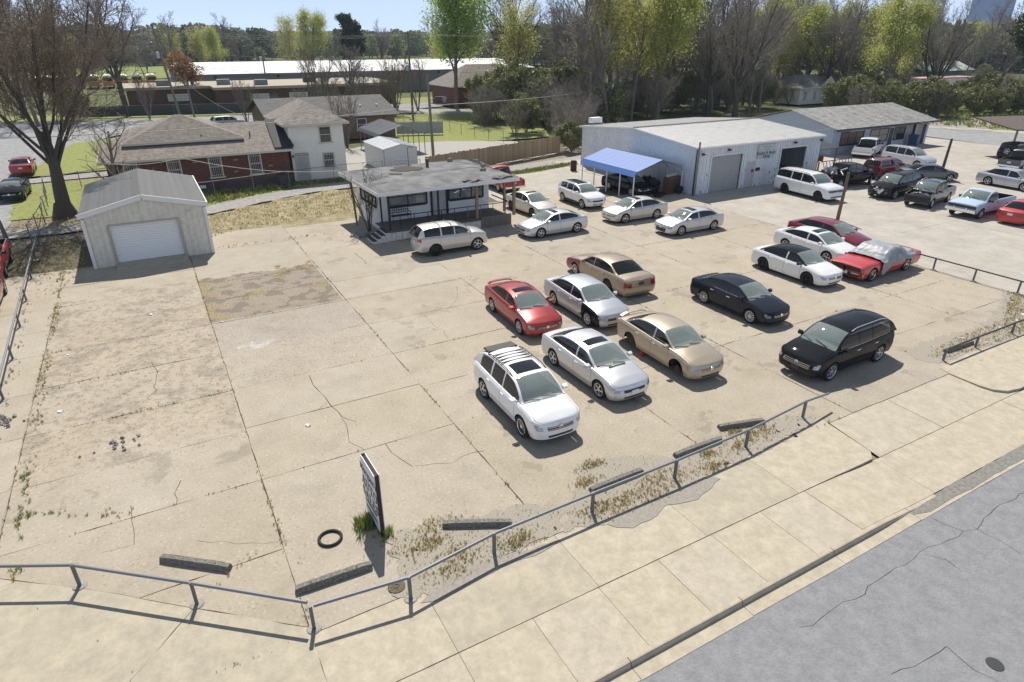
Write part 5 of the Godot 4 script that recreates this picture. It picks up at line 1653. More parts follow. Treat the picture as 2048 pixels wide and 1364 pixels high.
func metal_wall(parent: Node, a: Vector3, b: Vector3, tops: Array, out: Vector3, pw: float, ribs: int, m: Array, holes := []):
	# ribbed wall sheets from a to b at ground level; tops: Vector2(distance, height); holes: [from, to, top]
	var L := a.distance_to(b)
	var d := (b - a) / L
	var cuts := [0.0, L]
	var k := int(round(L / pw))
	for i in range(1, k): cuts.append(L * i / k)
	for h in holes: cuts.append(h[0]); cuts.append(h[1])
	for q in tops: cuts.append(q.x)
	cuts.sort()
	for i in cuts.size() - 1:
		var s0: float = cuts[i]
		var s1: float = cuts[i + 1]
		if s1 - s0 < 0.02: continue
		var y0 := 0.0
		for h in holes:
			if (s0 + s1) / 2 > h[0] and (s0 + s1) / 2 < h[1]: y0 = h[2]
		var t0 := line_y(tops, s0 + 0.001)
		var t1 := line_y(tops, s1 - 0.001)
		if minf(t0, t1) - y0 < 0.02: continue
		var p := MB.new()
		var A := a + d * s0
		var B := a + d * s1
		var I := -out * 0.06
		p.hexa([A + Vector3(0, y0, 0) + I, B + Vector3(0, y0, 0) + I, B + Vector3(0, y0, 0), A + Vector3(0, y0, 0), A + Vector3(0, t0, 0) + I, B + Vector3(0, t1, 0) + I, B + Vector3(0, t1, 0), A + Vector3(0, t0, 0)])
		var nr := maxi(1, int(round(ribs * (s1 - s0) / pw)))
		for r in nr:
			var s := lerpf(s0, s1, (r + 0.5) / nr)
			var e := a + d * s + out * 0.012
			p.bar(e + Vector3(0, y0 + 0.005, 0), e + Vector3(0, line_y(tops, s) - 0.01, 0), 0.05, 0.035)
		put("wall_sheet", p, m[i % m.size()], parent)

func line_y(t: Array, s: float) -> float:
	for i in t.size() - 1:
		if s <= t[i + 1].x: return lerpf(t[i].y, t[i + 1].y, (s - t[i].x) / maxf(t[i + 1].x - t[i].x, 0.001))
	return t[-1].y

func rollup(parent: Node, x0: float, x1: float, z: float, h: float, n: int, m: Material):
	# a roller door of separate slats, facing +Z
	var d := Node3D.new()
	d.name = numbered("roller_door", parent)
	parent.add_child(d, true)
	for i in n:
		var y0 := h * i / n
		var y1 := h * (i + 1) / n - 0.012
		var b := MB.new()
		b.hexa([Vector3(x0, y0, z - 0.05), Vector3(x1, y0, z - 0.05), Vector3(x1, y0, z + 0.005), Vector3(x0, y0, z + 0.005), Vector3(x0, y1, z - 0.05), Vector3(x1, y1, z - 0.05), Vector3(x1, y1, z - 0.012), Vector3(x0, y1, z - 0.012)])
		put("slat", b, m, d)
	var bk := MB.new()
	bk.box(Vector3((x0 + x1) / 2, h / 2, z - 0.075), Vector3(x1 - x0, h, 0.03))
	put("backing", bk, m, d)

func window(parent: Node, c: Vector3, w: float, h: float, out: Vector3, frame: Material, bars := 0, sill := true, mullions := 0, pane: Material = null):
	var s := Vector3.UP.cross(out).normalized()
	var t := 0.09
	var f := MB.new()
	var bs := Basis(s, Vector3.UP, out)
	f.box(c + Vector3(0, h / 2 + t / 2, 0) + out * 0.03, Vector3(w + 2 * t, t, 0.08), bs)
	if not sill: f.box(c - Vector3(0, h / 2 + t / 2, 0) + out * 0.03, Vector3(w + 2 * t, t, 0.08), bs)
	else: f.box(c - Vector3(0, h / 2 + 0.06, 0) + out * 0.06, Vector3(w + 0.36, 0.12, 0.16), bs)
	for q in [-1, 1]: f.box(c + s * (q * (w / 2 + t / 2)) + out * 0.03, Vector3(t, h - 0.002, 0.08), bs)
	f.box(c + out * 0.015, Vector3(w - 0.002, 0.05, 0.03), bs)
	for k in mullions: f.box(c + s * lerpf(-w / 2, w / 2, (k + 1.0) / (mullions + 1)) + out * 0.02, Vector3(0.05, h - 0.004, 0.035), bs)
	var o := put("window", f, frame, parent)
	var g := MB.new()
	g.box(c + out * 0.004, Vector3(w - 0.004, h - 0.004, 0.012), bs)
	put("pane", g, pane if pane else mat("dark_window", Vector3(0.02, 0.024, 0.028), 0.05), o)
	for k in bars:
		var b := MB.new()
		var x := lerpf(-w / 2, w / 2, (k + 0.5) / bars)
		b.box(c + s * x + out * 0.06, Vector3(0.022, h * 0.96, 0.022), bs)
		put("bar", b, mat("white_iron", Vector3(0.6, 0.6, 0.58), 0.6), o)
	if bars > 0:
		var b := MB.new()
		for q in [-0.42, 0.05, 0.42]: b.box(c + Vector3(0, h * q, 0) + out * 0.062, Vector3(w, 0.025, 0.018), bs)
		put("bar", b, mats["white_iron"], o)
	return o

func boards(parent: Node, a: Vector3, b: Vector3, y0: float, y1: float, step: float, out: Vector3, m: Material, holes := []):
	# lapped boards along a wall; holes: [from, to, bottom, top]
	var p := MB.new()
	var L := a.distance_to(b)
	var d := (b - a) / L
	var y := y0
	while y < y1 - 0.01:
		var t := minf(y + step, y1)
		var segs := [[0.0, L]]
		for h in holes:
			if t > h[2] + 0.01 and y < h[3] - 0.01:
				var nx := []
				for s in segs:
					if h[0] > s[0] + 0.001: nx.append([s[0], minf(h[0], s[1])])
					if h[1] < s[1] - 0.001: nx.append([maxf(h[1], s[0]), s[1]])
				segs = nx
		for s in segs:
			if s[1] - s[0] < 0.02: continue
			var A: Vector3 = a + d * s[0]
			var B: Vector3 = a + d * s[1]
			var i := -out * 0.05
			p.hexa([A + Vector3(0, y, 0) + i, B + Vector3(0, y, 0) + i, B + Vector3(0, y, 0) + out * 0.02, A + Vector3(0, y, 0) + out * 0.02, A + Vector3(0, t, 0) + i, B + Vector3(0, t, 0) + i, B + Vector3(0, t, 0), A + Vector3(0, t, 0)])
		y = t
	var o := put("siding", p, m, parent)
	o.set_meta("kind", "stuff")
	return o

func flat_text(parent: Node, txt: String, c: Vector3, size: float, out: Vector3, m: Material, font := "Droid Serif", bold := true) -> MeshInstance3D:
	var t := TextMesh.new()
	var f := SystemFont.new()
	f.font_names = PackedStringArray([font])
	f.font_weight = 700 if bold else 400
	t.font = f
	t.text = txt
	t.font_size = 64
	t.pixel_size = size / 64.0
	t.depth = 0.006
	t.material = m
	var o := MeshInstance3D.new()
	o.name = numbered("lettering", parent)
	o.mesh = t
	o.material_override = m
	parent.add_child(o, true)
	o.transform = Transform3D(Basis(Vector3.UP.cross(out).normalized(), Vector3.UP, out), c)
	return o

func shingle_mat(key: String, a: Vector3, b: Vector3) -> StandardMaterial3D:
	if mats.has(key): return mats[key]
	# courses of shingles too small to tell apart from here: fine rows of varied tone
	var im := Image.create(256, 256, false, Image.FORMAT_RGB8)
	var r := RandomNumberGenerator.new()
	r.seed = key.hash()
	for row in 32:
		var x := -r.randi_range(0, 12)
		while x < 256:
			var w := r.randi_range(8, 18)
			var q := r.randf()
			var c := lin(lerpf(a.x, b.x, q), lerpf(a.y, b.y, q), lerpf(a.z, b.z, q))
			im.fill_rect(Rect2i(maxi(x, 0), row * 8, w, 7), c)
			im.fill_rect(Rect2i(maxi(x, 0), row * 8 + 7, w, 1), c.darkened(0.35))
			x += w
	var m := mat(key, Vector3.ONE, 0.95)
	m.albedo_texture = ImageTexture.create_from_image(im)
	m.uv1_triplanar = true
	m.uv1_world_triplanar = true
	m.uv1_scale = Vector3.ONE * 0.22
	return m

func brick_mat(key: String, a: Vector3, b: Vector3) -> StandardMaterial3D:
	if mats.has(key): return mats[key]
	var im := Image.create(256, 256, false, Image.FORMAT_RGB8)
	var r := RandomNumberGenerator.new()
	r.seed = key.hash()
	im.fill(lin(0.22, 0.17, 0.14))
	for row in 32:
		var x := -10 if row % 2 == 0 else -2
		while x < 256:
			var q := r.randf()
			im.fill_rect(Rect2i(maxi(x, 0), row * 8, 15 if x >= 0 else 15 + x, 7), lin(lerpf(a.x, b.x, q), lerpf(a.y, b.y, q), lerpf(a.z, b.z, q)))
			x += 16
	var m := mat(key, Vector3.ONE, 0.9)
	m.albedo_texture = ImageTexture.create_from_image(im)
	m.uv1_triplanar = true
	m.uv1_world_triplanar = true
	m.uv1_scale = Vector3.ONE * 0.42
	return m

func block(parent: Node, called: String, lo: Vector3, hi: Vector3, m: Material) -> MeshInstance3D:
	var b := MB.new()
	b.box((lo + hi) / 2, hi - lo)
	return put(called, b, m, parent)

func hip_roof(parent: Node, x0: float, x1: float, z0: float, z1: float, y: float, top: float, r0: Vector2, r1: Vector2, m: Material, fascia: Material):
	# hipped roof over a rectangle (z0 back, z1 front) with its ridge from r0 to r1 (x, z)
	var a := Vector3(x0, y, z1)
	var b := Vector3(x1, y, z1)
	var c := Vector3(x1, y, z0)
	var d := Vector3(x0, y, z0)
	var p := Vector3(r0.x, top, r0.y)
	var q := Vector3(r1.x, top, r1.y)
	var s := MB.new()
	var along_x := absf(r1.x - r0.x) > absf(r1.y - r0.y)
	if along_x:
		s.face(a, b, q, p, Vector3(0, 1, 1)); s.face(c, d, p, q, Vector3(0, 1, -1))
		s.face(a, p, d, d, Vector3(-1, 1, 0)); s.face(b, c, q, q, Vector3(1, 1, 0))
	else:
		# p is the front end of the ridge, q the back end
		s.face(a, d, q, p, Vector3(-1, 1, 0)); s.face(b, p, q, c, Vector3(1, 1, 0))
		s.face(a, b, p, p, Vector3(0, 1, 1)); s.face(d, q, c, c, Vector3(0, 1, -1))
	s.quad(a + Vector3(0, -0.02, 0), d + Vector3(0, -0.02, 0), c + Vector3(0, -0.02, 0), b + Vector3(0, -0.02, 0))
	put("roof", s, m, parent)
	var f := MB.new()
	for e in [[a, b], [b, c], [c, d], [d, a]]: f.bar(e[0] + Vector3(0, -0.09, 0), e[1] + Vector3(0, -0.09, 0), 0.05, 0.18)
	put("fascia", f, fascia, parent)
func build_places():
	var white := mat("white_paint", Vector3(0.80, 0.81, 0.82), 0.7)
	var trim_w := mat("trim_white", Vector3(0.74, 0.74, 0.72), 0.7)
	var black := mat("black_iron", Vector3(0.02, 0.02, 0.022), 0.6)
	var grey_metal := mat("galvanised", Vector3(0.20, 0.215, 0.235), 0.5, 0.3)
	var wood := bumpy(mottled("bare_wood", Vector3(0.24, 0.16, 0.09), Vector3(0.40, 0.28, 0.16), 1.2, 0.02), 0.05, 0.3)
	var oldwood := bumpy(mottled("weathered_wood", Vector3(0.13, 0.115, 0.10), Vector3(0.24, 0.22, 0.195), 1.2, 0.02), 0.05, 0.3)
	var conc := mottled("block_concrete", Vector3(0.22, 0.21, 0.19), Vector3(0.38, 0.36, 0.32), 1.0, 0.02)
	build_shed(); build_office(white, trim_w, black, wood, oldwood); build_body_shop(grey_metal); build_blue_shop(); build_carports(grey_metal)
	build_houses(); build_far_buildings()
	build_small(black, grey_metal, wood, oldwood, conc)
	build_poles(oldwood, grey_metal)

func build_shed():
	var s := thing("metal_shed", "beige ribbed metal shed with white roller door and grey ribbed roof", "shed", Vector3.ZERO)
	var w := [mottled("shed_beige", Vector3(0.62, 0.59, 0.51), Vector3(0.75, 0.72, 0.64), 0.25, 0.02, 0.6), mottled("shed_beige_worn", Vector3(0.60, 0.57, 0.49), Vector3(0.73, 0.70, 0.62), 0.3, 0.02, 0.6)]
	var roof := mottled("shed_roof", Vector3(0.29, 0.285, 0.275), Vector3(0.42, 0.41, 0.395), 0.3, 0.02, 0.6)
	var x0 := -3.78
	var x1 := 2.2
	var zf := -39.85
	var zb := -48.8
	var xm := -0.8
	var e := 2.9
	var r := 3.62
	metal_wall(s, Vector3(x0, 0, zf), Vector3(x1, 0, zf), [Vector2(0, e), Vector2(xm - x0, r), Vector2(x1 - x0, e)], Vector3(0, 0, 1), 0.9, 3, w, [[1.1, 4.5, 2.2]])
	metal_wall(s, Vector3(x0, 0, zb), Vector3(x1, 0, zb), [Vector2(0, e), Vector2(xm - x0, r), Vector2(x1 - x0, e)], Vector3(0, 0, -1), 0.9, 3, w)
	metal_wall(s, Vector3(x0, 0, zb), Vector3(x0, 0, zf), [Vector2(0, e), Vector2(zf - zb, e)], Vector3(-1, 0, 0), 0.9, 3, w)
	metal_wall(s, Vector3(x1, 0, zb), Vector3(x1, 0, zf), [Vector2(0, e), Vector2(zf - zb, e)], Vector3(1, 0, 0), 0.9, 3, w)
	for q in [[x0 - 0.12, e - 0.03], [x1 + 0.12, e - 0.03]]:
		metal_roof(s, Vector3(q[0], q[1] + 0.03, zb - 0.1), Vector3(q[0], q[1] + 0.03, zf + 0.12), Vector3(xm, r + 0.03, zf + 0.12), Vector3(xm, r + 0.03, zb - 0.1), 0.9, 5, [roof])
	var t: Material = mats["trim_white"]
	var f := MB.new()
	for q in [[x0 - 0.16, e - 0.02], [x1 + 0.16, e - 0.02]]: f.bar(Vector3(q[0], q[1], zf + 0.15), Vector3(xm, r - 0.0, zf + 0.15), 0.06, 0.26)
	f.bar(Vector3(x1 + 0.17, e - 0.02, zf + 0.1), Vector3(x1 + 0.17, e - 0.02, zb), 0.06, 0.2)
	put("roof_trim", f, t, s)
	for q in [x0 + 0.02, x1 - 0.02]:
		var c := MB.new()
		c.box(Vector3(q, e / 2 - 0.08, zf + 0.03), Vector3(0.16, e - 0.2, 0.1))
		put("corner_trim", c, t, s)
	rollup(s, x0 + 1.12, x0 + 4.48, zf - 0.10, 2.19, 16, mat("door_white", Vector3(0.80, 0.80, 0.79), 0.55))
	var fr := MB.new()
	for q in [x0 + 1.07, x0 + 4.53]: fr.box(Vector3(q, 1.1, zf + 0.02), Vector3(0.09, 2.2, 0.08))
	fr.box(Vector3(x0 + 2.8, 2.25, zf + 0.02), Vector3(3.5, 0.09, 0.08))
	put("door_frame", fr, mat("frame_beige", Vector3(0.42, 0.40, 0.34), 0.6), s)
	var lt := MB.new()
	lt.box(Vector3(1.35, 2.55, zf + 0.1), Vector3(0.16, 0.07, 0.12))
	put("door_light", lt, t, s)
	var rp := MB.new()
	rp.hexa([Vector3(-2.75, 0.003, zf - 0.1), Vector3(0.8, 0.003, zf - 0.1), Vector3(0.8, 0.003, zf + 1.05), Vector3(-2.75, 0.003, zf + 1.05), Vector3(-2.75, 0.16, zf - 0.1), Vector3(0.8, 0.16, zf - 0.1), Vector3(0.8, 0.02, zf + 1.05), Vector3(-2.75, 0.02, zf + 1.05)])
	tag(put("door_ramp", rp, mats["apron_concrete"]), "short concrete ramp at the foot of the beige shed's roller door", "ramp")

func build_office(white: Material, trim: Material, black: Material, wood: Material, oldwood: Material):
	var o := thing("office_building", "small run down white office with flat grey roof, porch deck and dark window frames", "building", Vector3.ZERO)
	var x0 := 12.3
	var x1 := 20.3
	var zf := -39.7
	var zb := -44.3
	var fl := 0.58
	boards(o, Vector3(x0, 0, zf), Vector3(x1, 0, zf), 0.0, 3.1, 0.19, Vector3(0, 0, 1), white, [[0.75, 3.3, 1.48, 2.65], [3.75, 4.75, fl, 2.68], [5.0, 7.5, 1.5, 2.65]])
	boards(o, Vector3(x0, 0, zb), Vector3(x0, 0, zf), 0.0, 3.1, 0.19, Vector3(-1, 0, 0), white, [[1.0, 4.2, 1.5, 2.65]])
	boards(o, Vector3(x1, 0, zb), Vector3(x1, 0, zf), 0.0, 3.1, 0.19, Vector3(1, 0, 0), white)
	boards(o, Vector3(x0, 0, zb), Vector3(x1, 0, zb), 0.0, 3.1, 0.19, Vector3(0, 0, -1), white)
	var inside := mat("room_pale", Vector3(0.55, 0.55, 0.53), 0.9)
	block(o, "room_floor", Vector3(x0 + 0.05, fl - 0.1, zb + 0.05), Vector3(x1 - 0.05, fl, zf - 0.08), inside)
	block(o, "room_back_wall", Vector3(x0 + 0.06, fl, zb + 0.06), Vector3(x1 - 0.06, 3.0, zb + 0.12), inside)
	block(o, "partition", Vector3(16.0, fl, zb + 0.13), Vector3(16.08, 3.0, zf - 0.09), inside)
	block(o, "blind", Vector3(15.0, 1.5, zf - 0.25), Vector3(15.5, 2.6, zf - 0.2), white)
	var glass := mat("shop_glass", Vector3(0.35, 0.40, 0.42), 0.03)
	glass.transparency = BaseMaterial3D.TRANSPARENCY_ALPHA
	glass.albedo_color.a = 0.38
	for q in [[x0 + 2.02, 2.55, 1], [x0 + 6.25, 2.5, 2]]:
		window(o, Vector3(q[0], 2.07, zf), q[1], 1.15, Vector3(0, 0, 1), black, 0, false, q[2], glass)
	window(o, Vector3(x0, 2.07, zf - 2.0), 3.2, 1.15, Vector3(-1, 0, 0), black, 0, false, 3, glass)
	var dr := MB.new()
	dr.box(Vector3(x0 + 4.25, fl + 1.04, zf - 0.02), Vector3(0.94, 2.06, 0.06))
	var door := put("door", dr, mat("door_grey", Vector3(0.50, 0.50, 0.51), 0.6), o)
	var hn := MB.new()
	hn.lathe([Vector2(0.03, 0), Vector2(0.035, 0.05), Vector2(0, 0.06)], Vector3(0, 0, 1), Vector3(x0 + 4.62, fl + 1.0, zf + 0.01), 8)
	put("handle", hn, mats["chrome"], door)
	for q in [x0 + 3.68, x0 + 4.82]:
		var df := MB.new()
		df.box(Vector3(q, fl + 1.08, zf + 0.03), Vector3(0.13, 2.18, 0.1))
		put("door_frame", df, black, o)
	# roof: a low hip, felted, with stained patch
	var roof := mottled("roofing_felt", Vector3(0.10, 0.10, 0.105), Vector3(0.22, 0.22, 0.225), 0.09, 0.012, 0.9, 5, 0.2, 0.8)
	var R := [Vector3(11.35, 3.12, -36.6), Vector3(21.1, 3.12, -36.75), Vector3(20.9, 3.12, -44.7), Vector3(11.2, 3.12, -44.5)]
	var T := [Vector3(13.4, 3.36, -38.6), Vector3(19.4, 3.34, -38.7), Vector3(19.6, 3.36, -43.6), Vector3(13.2, 3.38, -43.2)]
	var rb := MB.new()
	for i in 4:
		var j := (i + 1) % 4
		rb.face(R[i], R[j], T[j], T[i], Vector3.UP)
	rb.face(T[0], T[1], T[2], T[3], Vector3.UP)
	rb.quad(R[0] - Vector3(0, 0.05, 0), R[3] - Vector3(0, 0.05, 0), R[2] - Vector3(0, 0.05, 0), R[1] - Vector3(0, 0.05, 0))
	put("roof", rb, roof, o)
	var fs := MB.new()
	for i in 4: fs.bar(R[i] + Vector3(0, -0.12, 0), R[(i + 1) % 4] + Vector3(0, -0.12, 0), 0.05, 0.22)
	put("fascia", fs, trim, o)
	var seam := MB.new()
	for i in 5:
		var a := lerpf(11.7, 20.6, i / 4.0)
		seam.bar(Vector3(11.6, 3.17 + 0.19 * minf(1, i * 0.6), -37.1 - i * 1.5), Vector3(20.7, 3.17 + 0.19 * minf(1, i * 0.6), -37.3 - i * 1.5), 0.05, 0.012)
	put("roof_seam", seam, mat("felt_dark", Vector3(0.16, 0.16, 0.165), 0.9), o)
	var st := MB.new()
	st.poly(rough_edges(V2([13.9, -41.6, 14.6, -41.0, 15.6, -40.9, 16.2, -41.4, 16.3, -42.0, 15.6, -42.6, 14.7, -42.5, 14.1, -42.2]), 0.3, 0.14), 3.392)
	st.poly(rough_edges(V2([13.5, -40.9, 14.3, -40.5, 14.2, -40.1, 13.6, -40.3]), 0.2, 0.1), 3.392)
	put("roof_stain", st, mat("felt_stain", Vector3(0.06, 0.056, 0.052), 0.95), o)
	var tear := MB.new()
	for i in 22:
		var a := Vector3(lerpf(17.0, 20.9, rng.randf()), 3.2, -36.9 - rng.randf() * 0.4)
		if i > 12: a = Vector3(20.3 + rng.randf() * 0.5, 3.26, lerpf(-37.5, -44.0, rng.randf()))
		tear.tri(a, a + Vector3(rng.randf_range(0.3, 0.9), rng.randf_range(-0.02, 0.12), rng.randf_range(-0.2, 0.2)), a + Vector3(rng.randf_range(0, 0.5), 0.03, rng.randf_range(-0.4, 0.4)))
	put("torn_felt", tear, mat("felt_black", Vector3(0.03, 0.03, 0.033), 0.7), o)
	var pipe := MB.new()
	pipe.tube(Vector3(16.75, 3.3, -42.0), Vector3(16.75, 3.85, -42.0), 0.11, 0.11, 12)
	pipe.tube(Vector3(16.75, 3.8, -42.0), Vector3(16.75, 3.9, -42.0), 0.15, 0.13, 12)
	put("flue_pipe", pipe, mat("flue_dark", Vector3(0.12, 0.10, 0.085), 0.7, 0.4), o)
	var mast := MB.new()
	mast.path([Vector3(15.9, 3.36, -43.4), Vector3(15.9, 4.5, -43.4), Vector3(16.05, 4.62, -43.4), Vector3(16.25, 4.5, -43.35)], 0.03)
	mast.path([Vector3(14.6, 3.42, -42.6), Vector3(15.9, 3.42, -42.9), Vector3(16.0, 3.42, -43.8), Vector3(14.9, 3.42, -43.7), Vector3(14.6, 3.42, -42.6)], 0.025)
	put("service_mast", mast, mats["galvanised"], o)
	# porch deck of boards, skirt, steps, ramp
	var deck := thing("porch_deck", "raised grey board deck with white skirt and concrete steps before the white office", "deck", Vector3.ZERO)
	var n := 44
	for i in n:
		var a := lerpf(11.95, 20.55, float(i) / n)
		var b := MB.new()
		b.box(Vector3(a + 0.095, fl - 0.02 - 0.003 * (i % 3), (-37.0 - 39.6) / 2), Vector3(0.185, 0.04, 2.6))
		put("board", b, oldwood, deck)
	for i in 16:
		var a := lerpf(12.05, 18.35, i / 16.0)
		var b := MB.new()
		b.box(Vector3(a + 0.19, 0.26, -37.0 - 0.004 * (i % 2)), Vector3(0.37, 0.5, 0.04))
		put("skirt_board", b, mottled("peeling_white", Vector3(0.36, 0.35, 0.33), Vector3(0.70, 0.70, 0.69), 0.9, 0.02, 0.8, 5, 0.25, 0.55), deck)
	for i in 11:
		var a := lerpf(18.35, 20.6, i / 11.0)
		var b := MB.new()
		b.box(Vector3(a + 0.1, 0.36 + 0.008 * (i % 3), -36.96 + 0.01 * (i % 2)), Vector3(0.19, 0.74, 0.04))
		put("skirt_board", b, oldwood, deck)
	for i in 9:
		var b := MB.new()
		b.box(Vector3(20.58, 0.30, -37.2 - i * 0.28), Vector3(0.04, 0.58, 0.26))
		put("skirt_board", b, mats["peeling_white"], deck)
	for i in 4:
		var b := MB.new()
		b.box(Vector3(11.05 + i * 0.28, (i + 1) * 0.072, -37.55), Vector3(0.29, (i + 1) * 0.144, 1.3))
		var stp := put("step", b, mats["peeling_white"], deck)
		var tr := MB.new()
		tr.box(Vector3(11.04 + i * 0.28, (i + 1) * 0.144 + 0.012, -37.55), Vector3(0.30, 0.022, 1.32))
		put("tread", tr, mat("tread_brown", Vector3(0.10, 0.075, 0.065), 0.85), stp)
	var posts := [[12.2, -37.35, black, 0.07], [15.5, -37.35, black, 0.07], [18.2, -37.3, wood, 0.10], [20.75, -38.2, wood, 0.10], [20.85, -37.05, wood, 0.11], [12.35, -39.35, black, 0.06]]
	for p in posts:
		var b := MB.new()
		b.box(Vector3(p[0], (fl + 3.0) / 2, p[1]), Vector3(p[3] * 1.5, 3.0 - fl - 0.01, p[3] * 1.5))
		put("post", b, p[2], o)
	var pb := MB.new()
	pb.bar(Vector3(11.35, 0, -41.7), Vector3(11.3, 3.05, -44.0 + 2.0), 0.11, 0.11)
	put("post", pb, oldwood, o)
	var rail := thing("porch_railing", "black pipe railing along the office deck, boarded at its right end", "railing", Vector3.ZERO)
	var rm := MB.new()
	rm.tube(Vector3(12.5, fl + 0.86, -37.35), Vector3(20.5, fl + 0.86, -37.35), 0.028, 0.028, 8)
	rm.tube(Vector3(20.5, fl + 0.9, -37.35), Vector3(20.5, fl + 0.9, -39.6), 0.04, 0.04, 6)
	rm.tube(Vector3(15.6, fl + 0.12, -37.35), Vector3(18.3, fl + 0.12, -37.35), 0.02, 0.02, 6)
	put("top_rail", rm, black, rail)
	for i in 9:
		var b := MB.new()
		b.tube(Vector3(12.9 + i * 0.93, fl, -37.35), Vector3(12.9 + i * 0.93, fl + 0.85, -37.35), 0.022, 0.022, 6)
		put("baluster", b, black if i < 5 else mats["galvanised"], rail)
	var bench := thing("metal_bench", "black openwork metal bench on the office deck", "bench", Vector3(13.55, fl, -39.1))
	var st2 := MB.new()
	for i in 7: st2.box(Vector3(0, 0.42, -0.22 + i * 0.075), Vector3(1.3, 0.02, 0.04))
	put("seat", st2, black, bench)
	var bk := MB.new()
	for y in [0.55, 0.72, 0.92]: bk.box(Vector3(0, y, -0.27), Vector3(1.3, 0.035, 0.03))
	for i in 9: bk.box(Vector3(-0.6 + i * 0.15, 0.735, -0.27), Vector3(0.025, 0.36, 0.025))
	put("backrest", bk, black, bench)
	for q in [-0.6, 0.6]:
		var lg := MB.new()
		lg.path([Vector3(q, 0, 0.22), Vector3(q, 0.6, 0.24), Vector3(q, 0.68, 0.1), Vector3(q, 0.62, -0.2)], 0.02)
		lg.path([Vector3(q, 0, -0.3), Vector3(q, 0.93, -0.27)], 0.02)
		put("leg", lg, black, bench)
	for i in 5:
		var q: Array = [[19.0, -43.2, 0.3], [20.6, -42.2, 0.1], [20.45, -41.0, 1.2], [20.3, -40.4, 0.5], [19.5, -38.9, 0.0]][i]
		var cb := MB.new()
		cb.box(Vector3(-0.17, 0.1, 0), Vector3(0.05, 0.2, 0.19)); cb.box(Vector3(0.17, 0.1, 0), Vector3(0.05, 0.2, 0.19)); cb.box(Vector3(0, 0.1, 0), Vector3(0.04, 0.2, 0.19))
		for z in [-0.08, 0.08]: cb.box(Vector3(0, 0.1, z), Vector3(0.30, 0.199, 0.035))
		var c := put("cinder_block", cb, mats["block_concrete"])
		c.position = Vector3(q[0], 3.385 if i < 1 else 3.30, q[1])
		c.rotation.y = q[2]
		tag(c, ["grey cinder block near the back of the office roof, beyond the flue pipe", "grey cinder block farthest along the right edge of the office roof", "grey cinder block second from the back on the right edge of the office roof", "grey cinder block third from the back on the right edge of the office roof", "grey cinder block alone near the front right corner of the office roof"][i], "cinder block", "blocks weighing down the office roof")

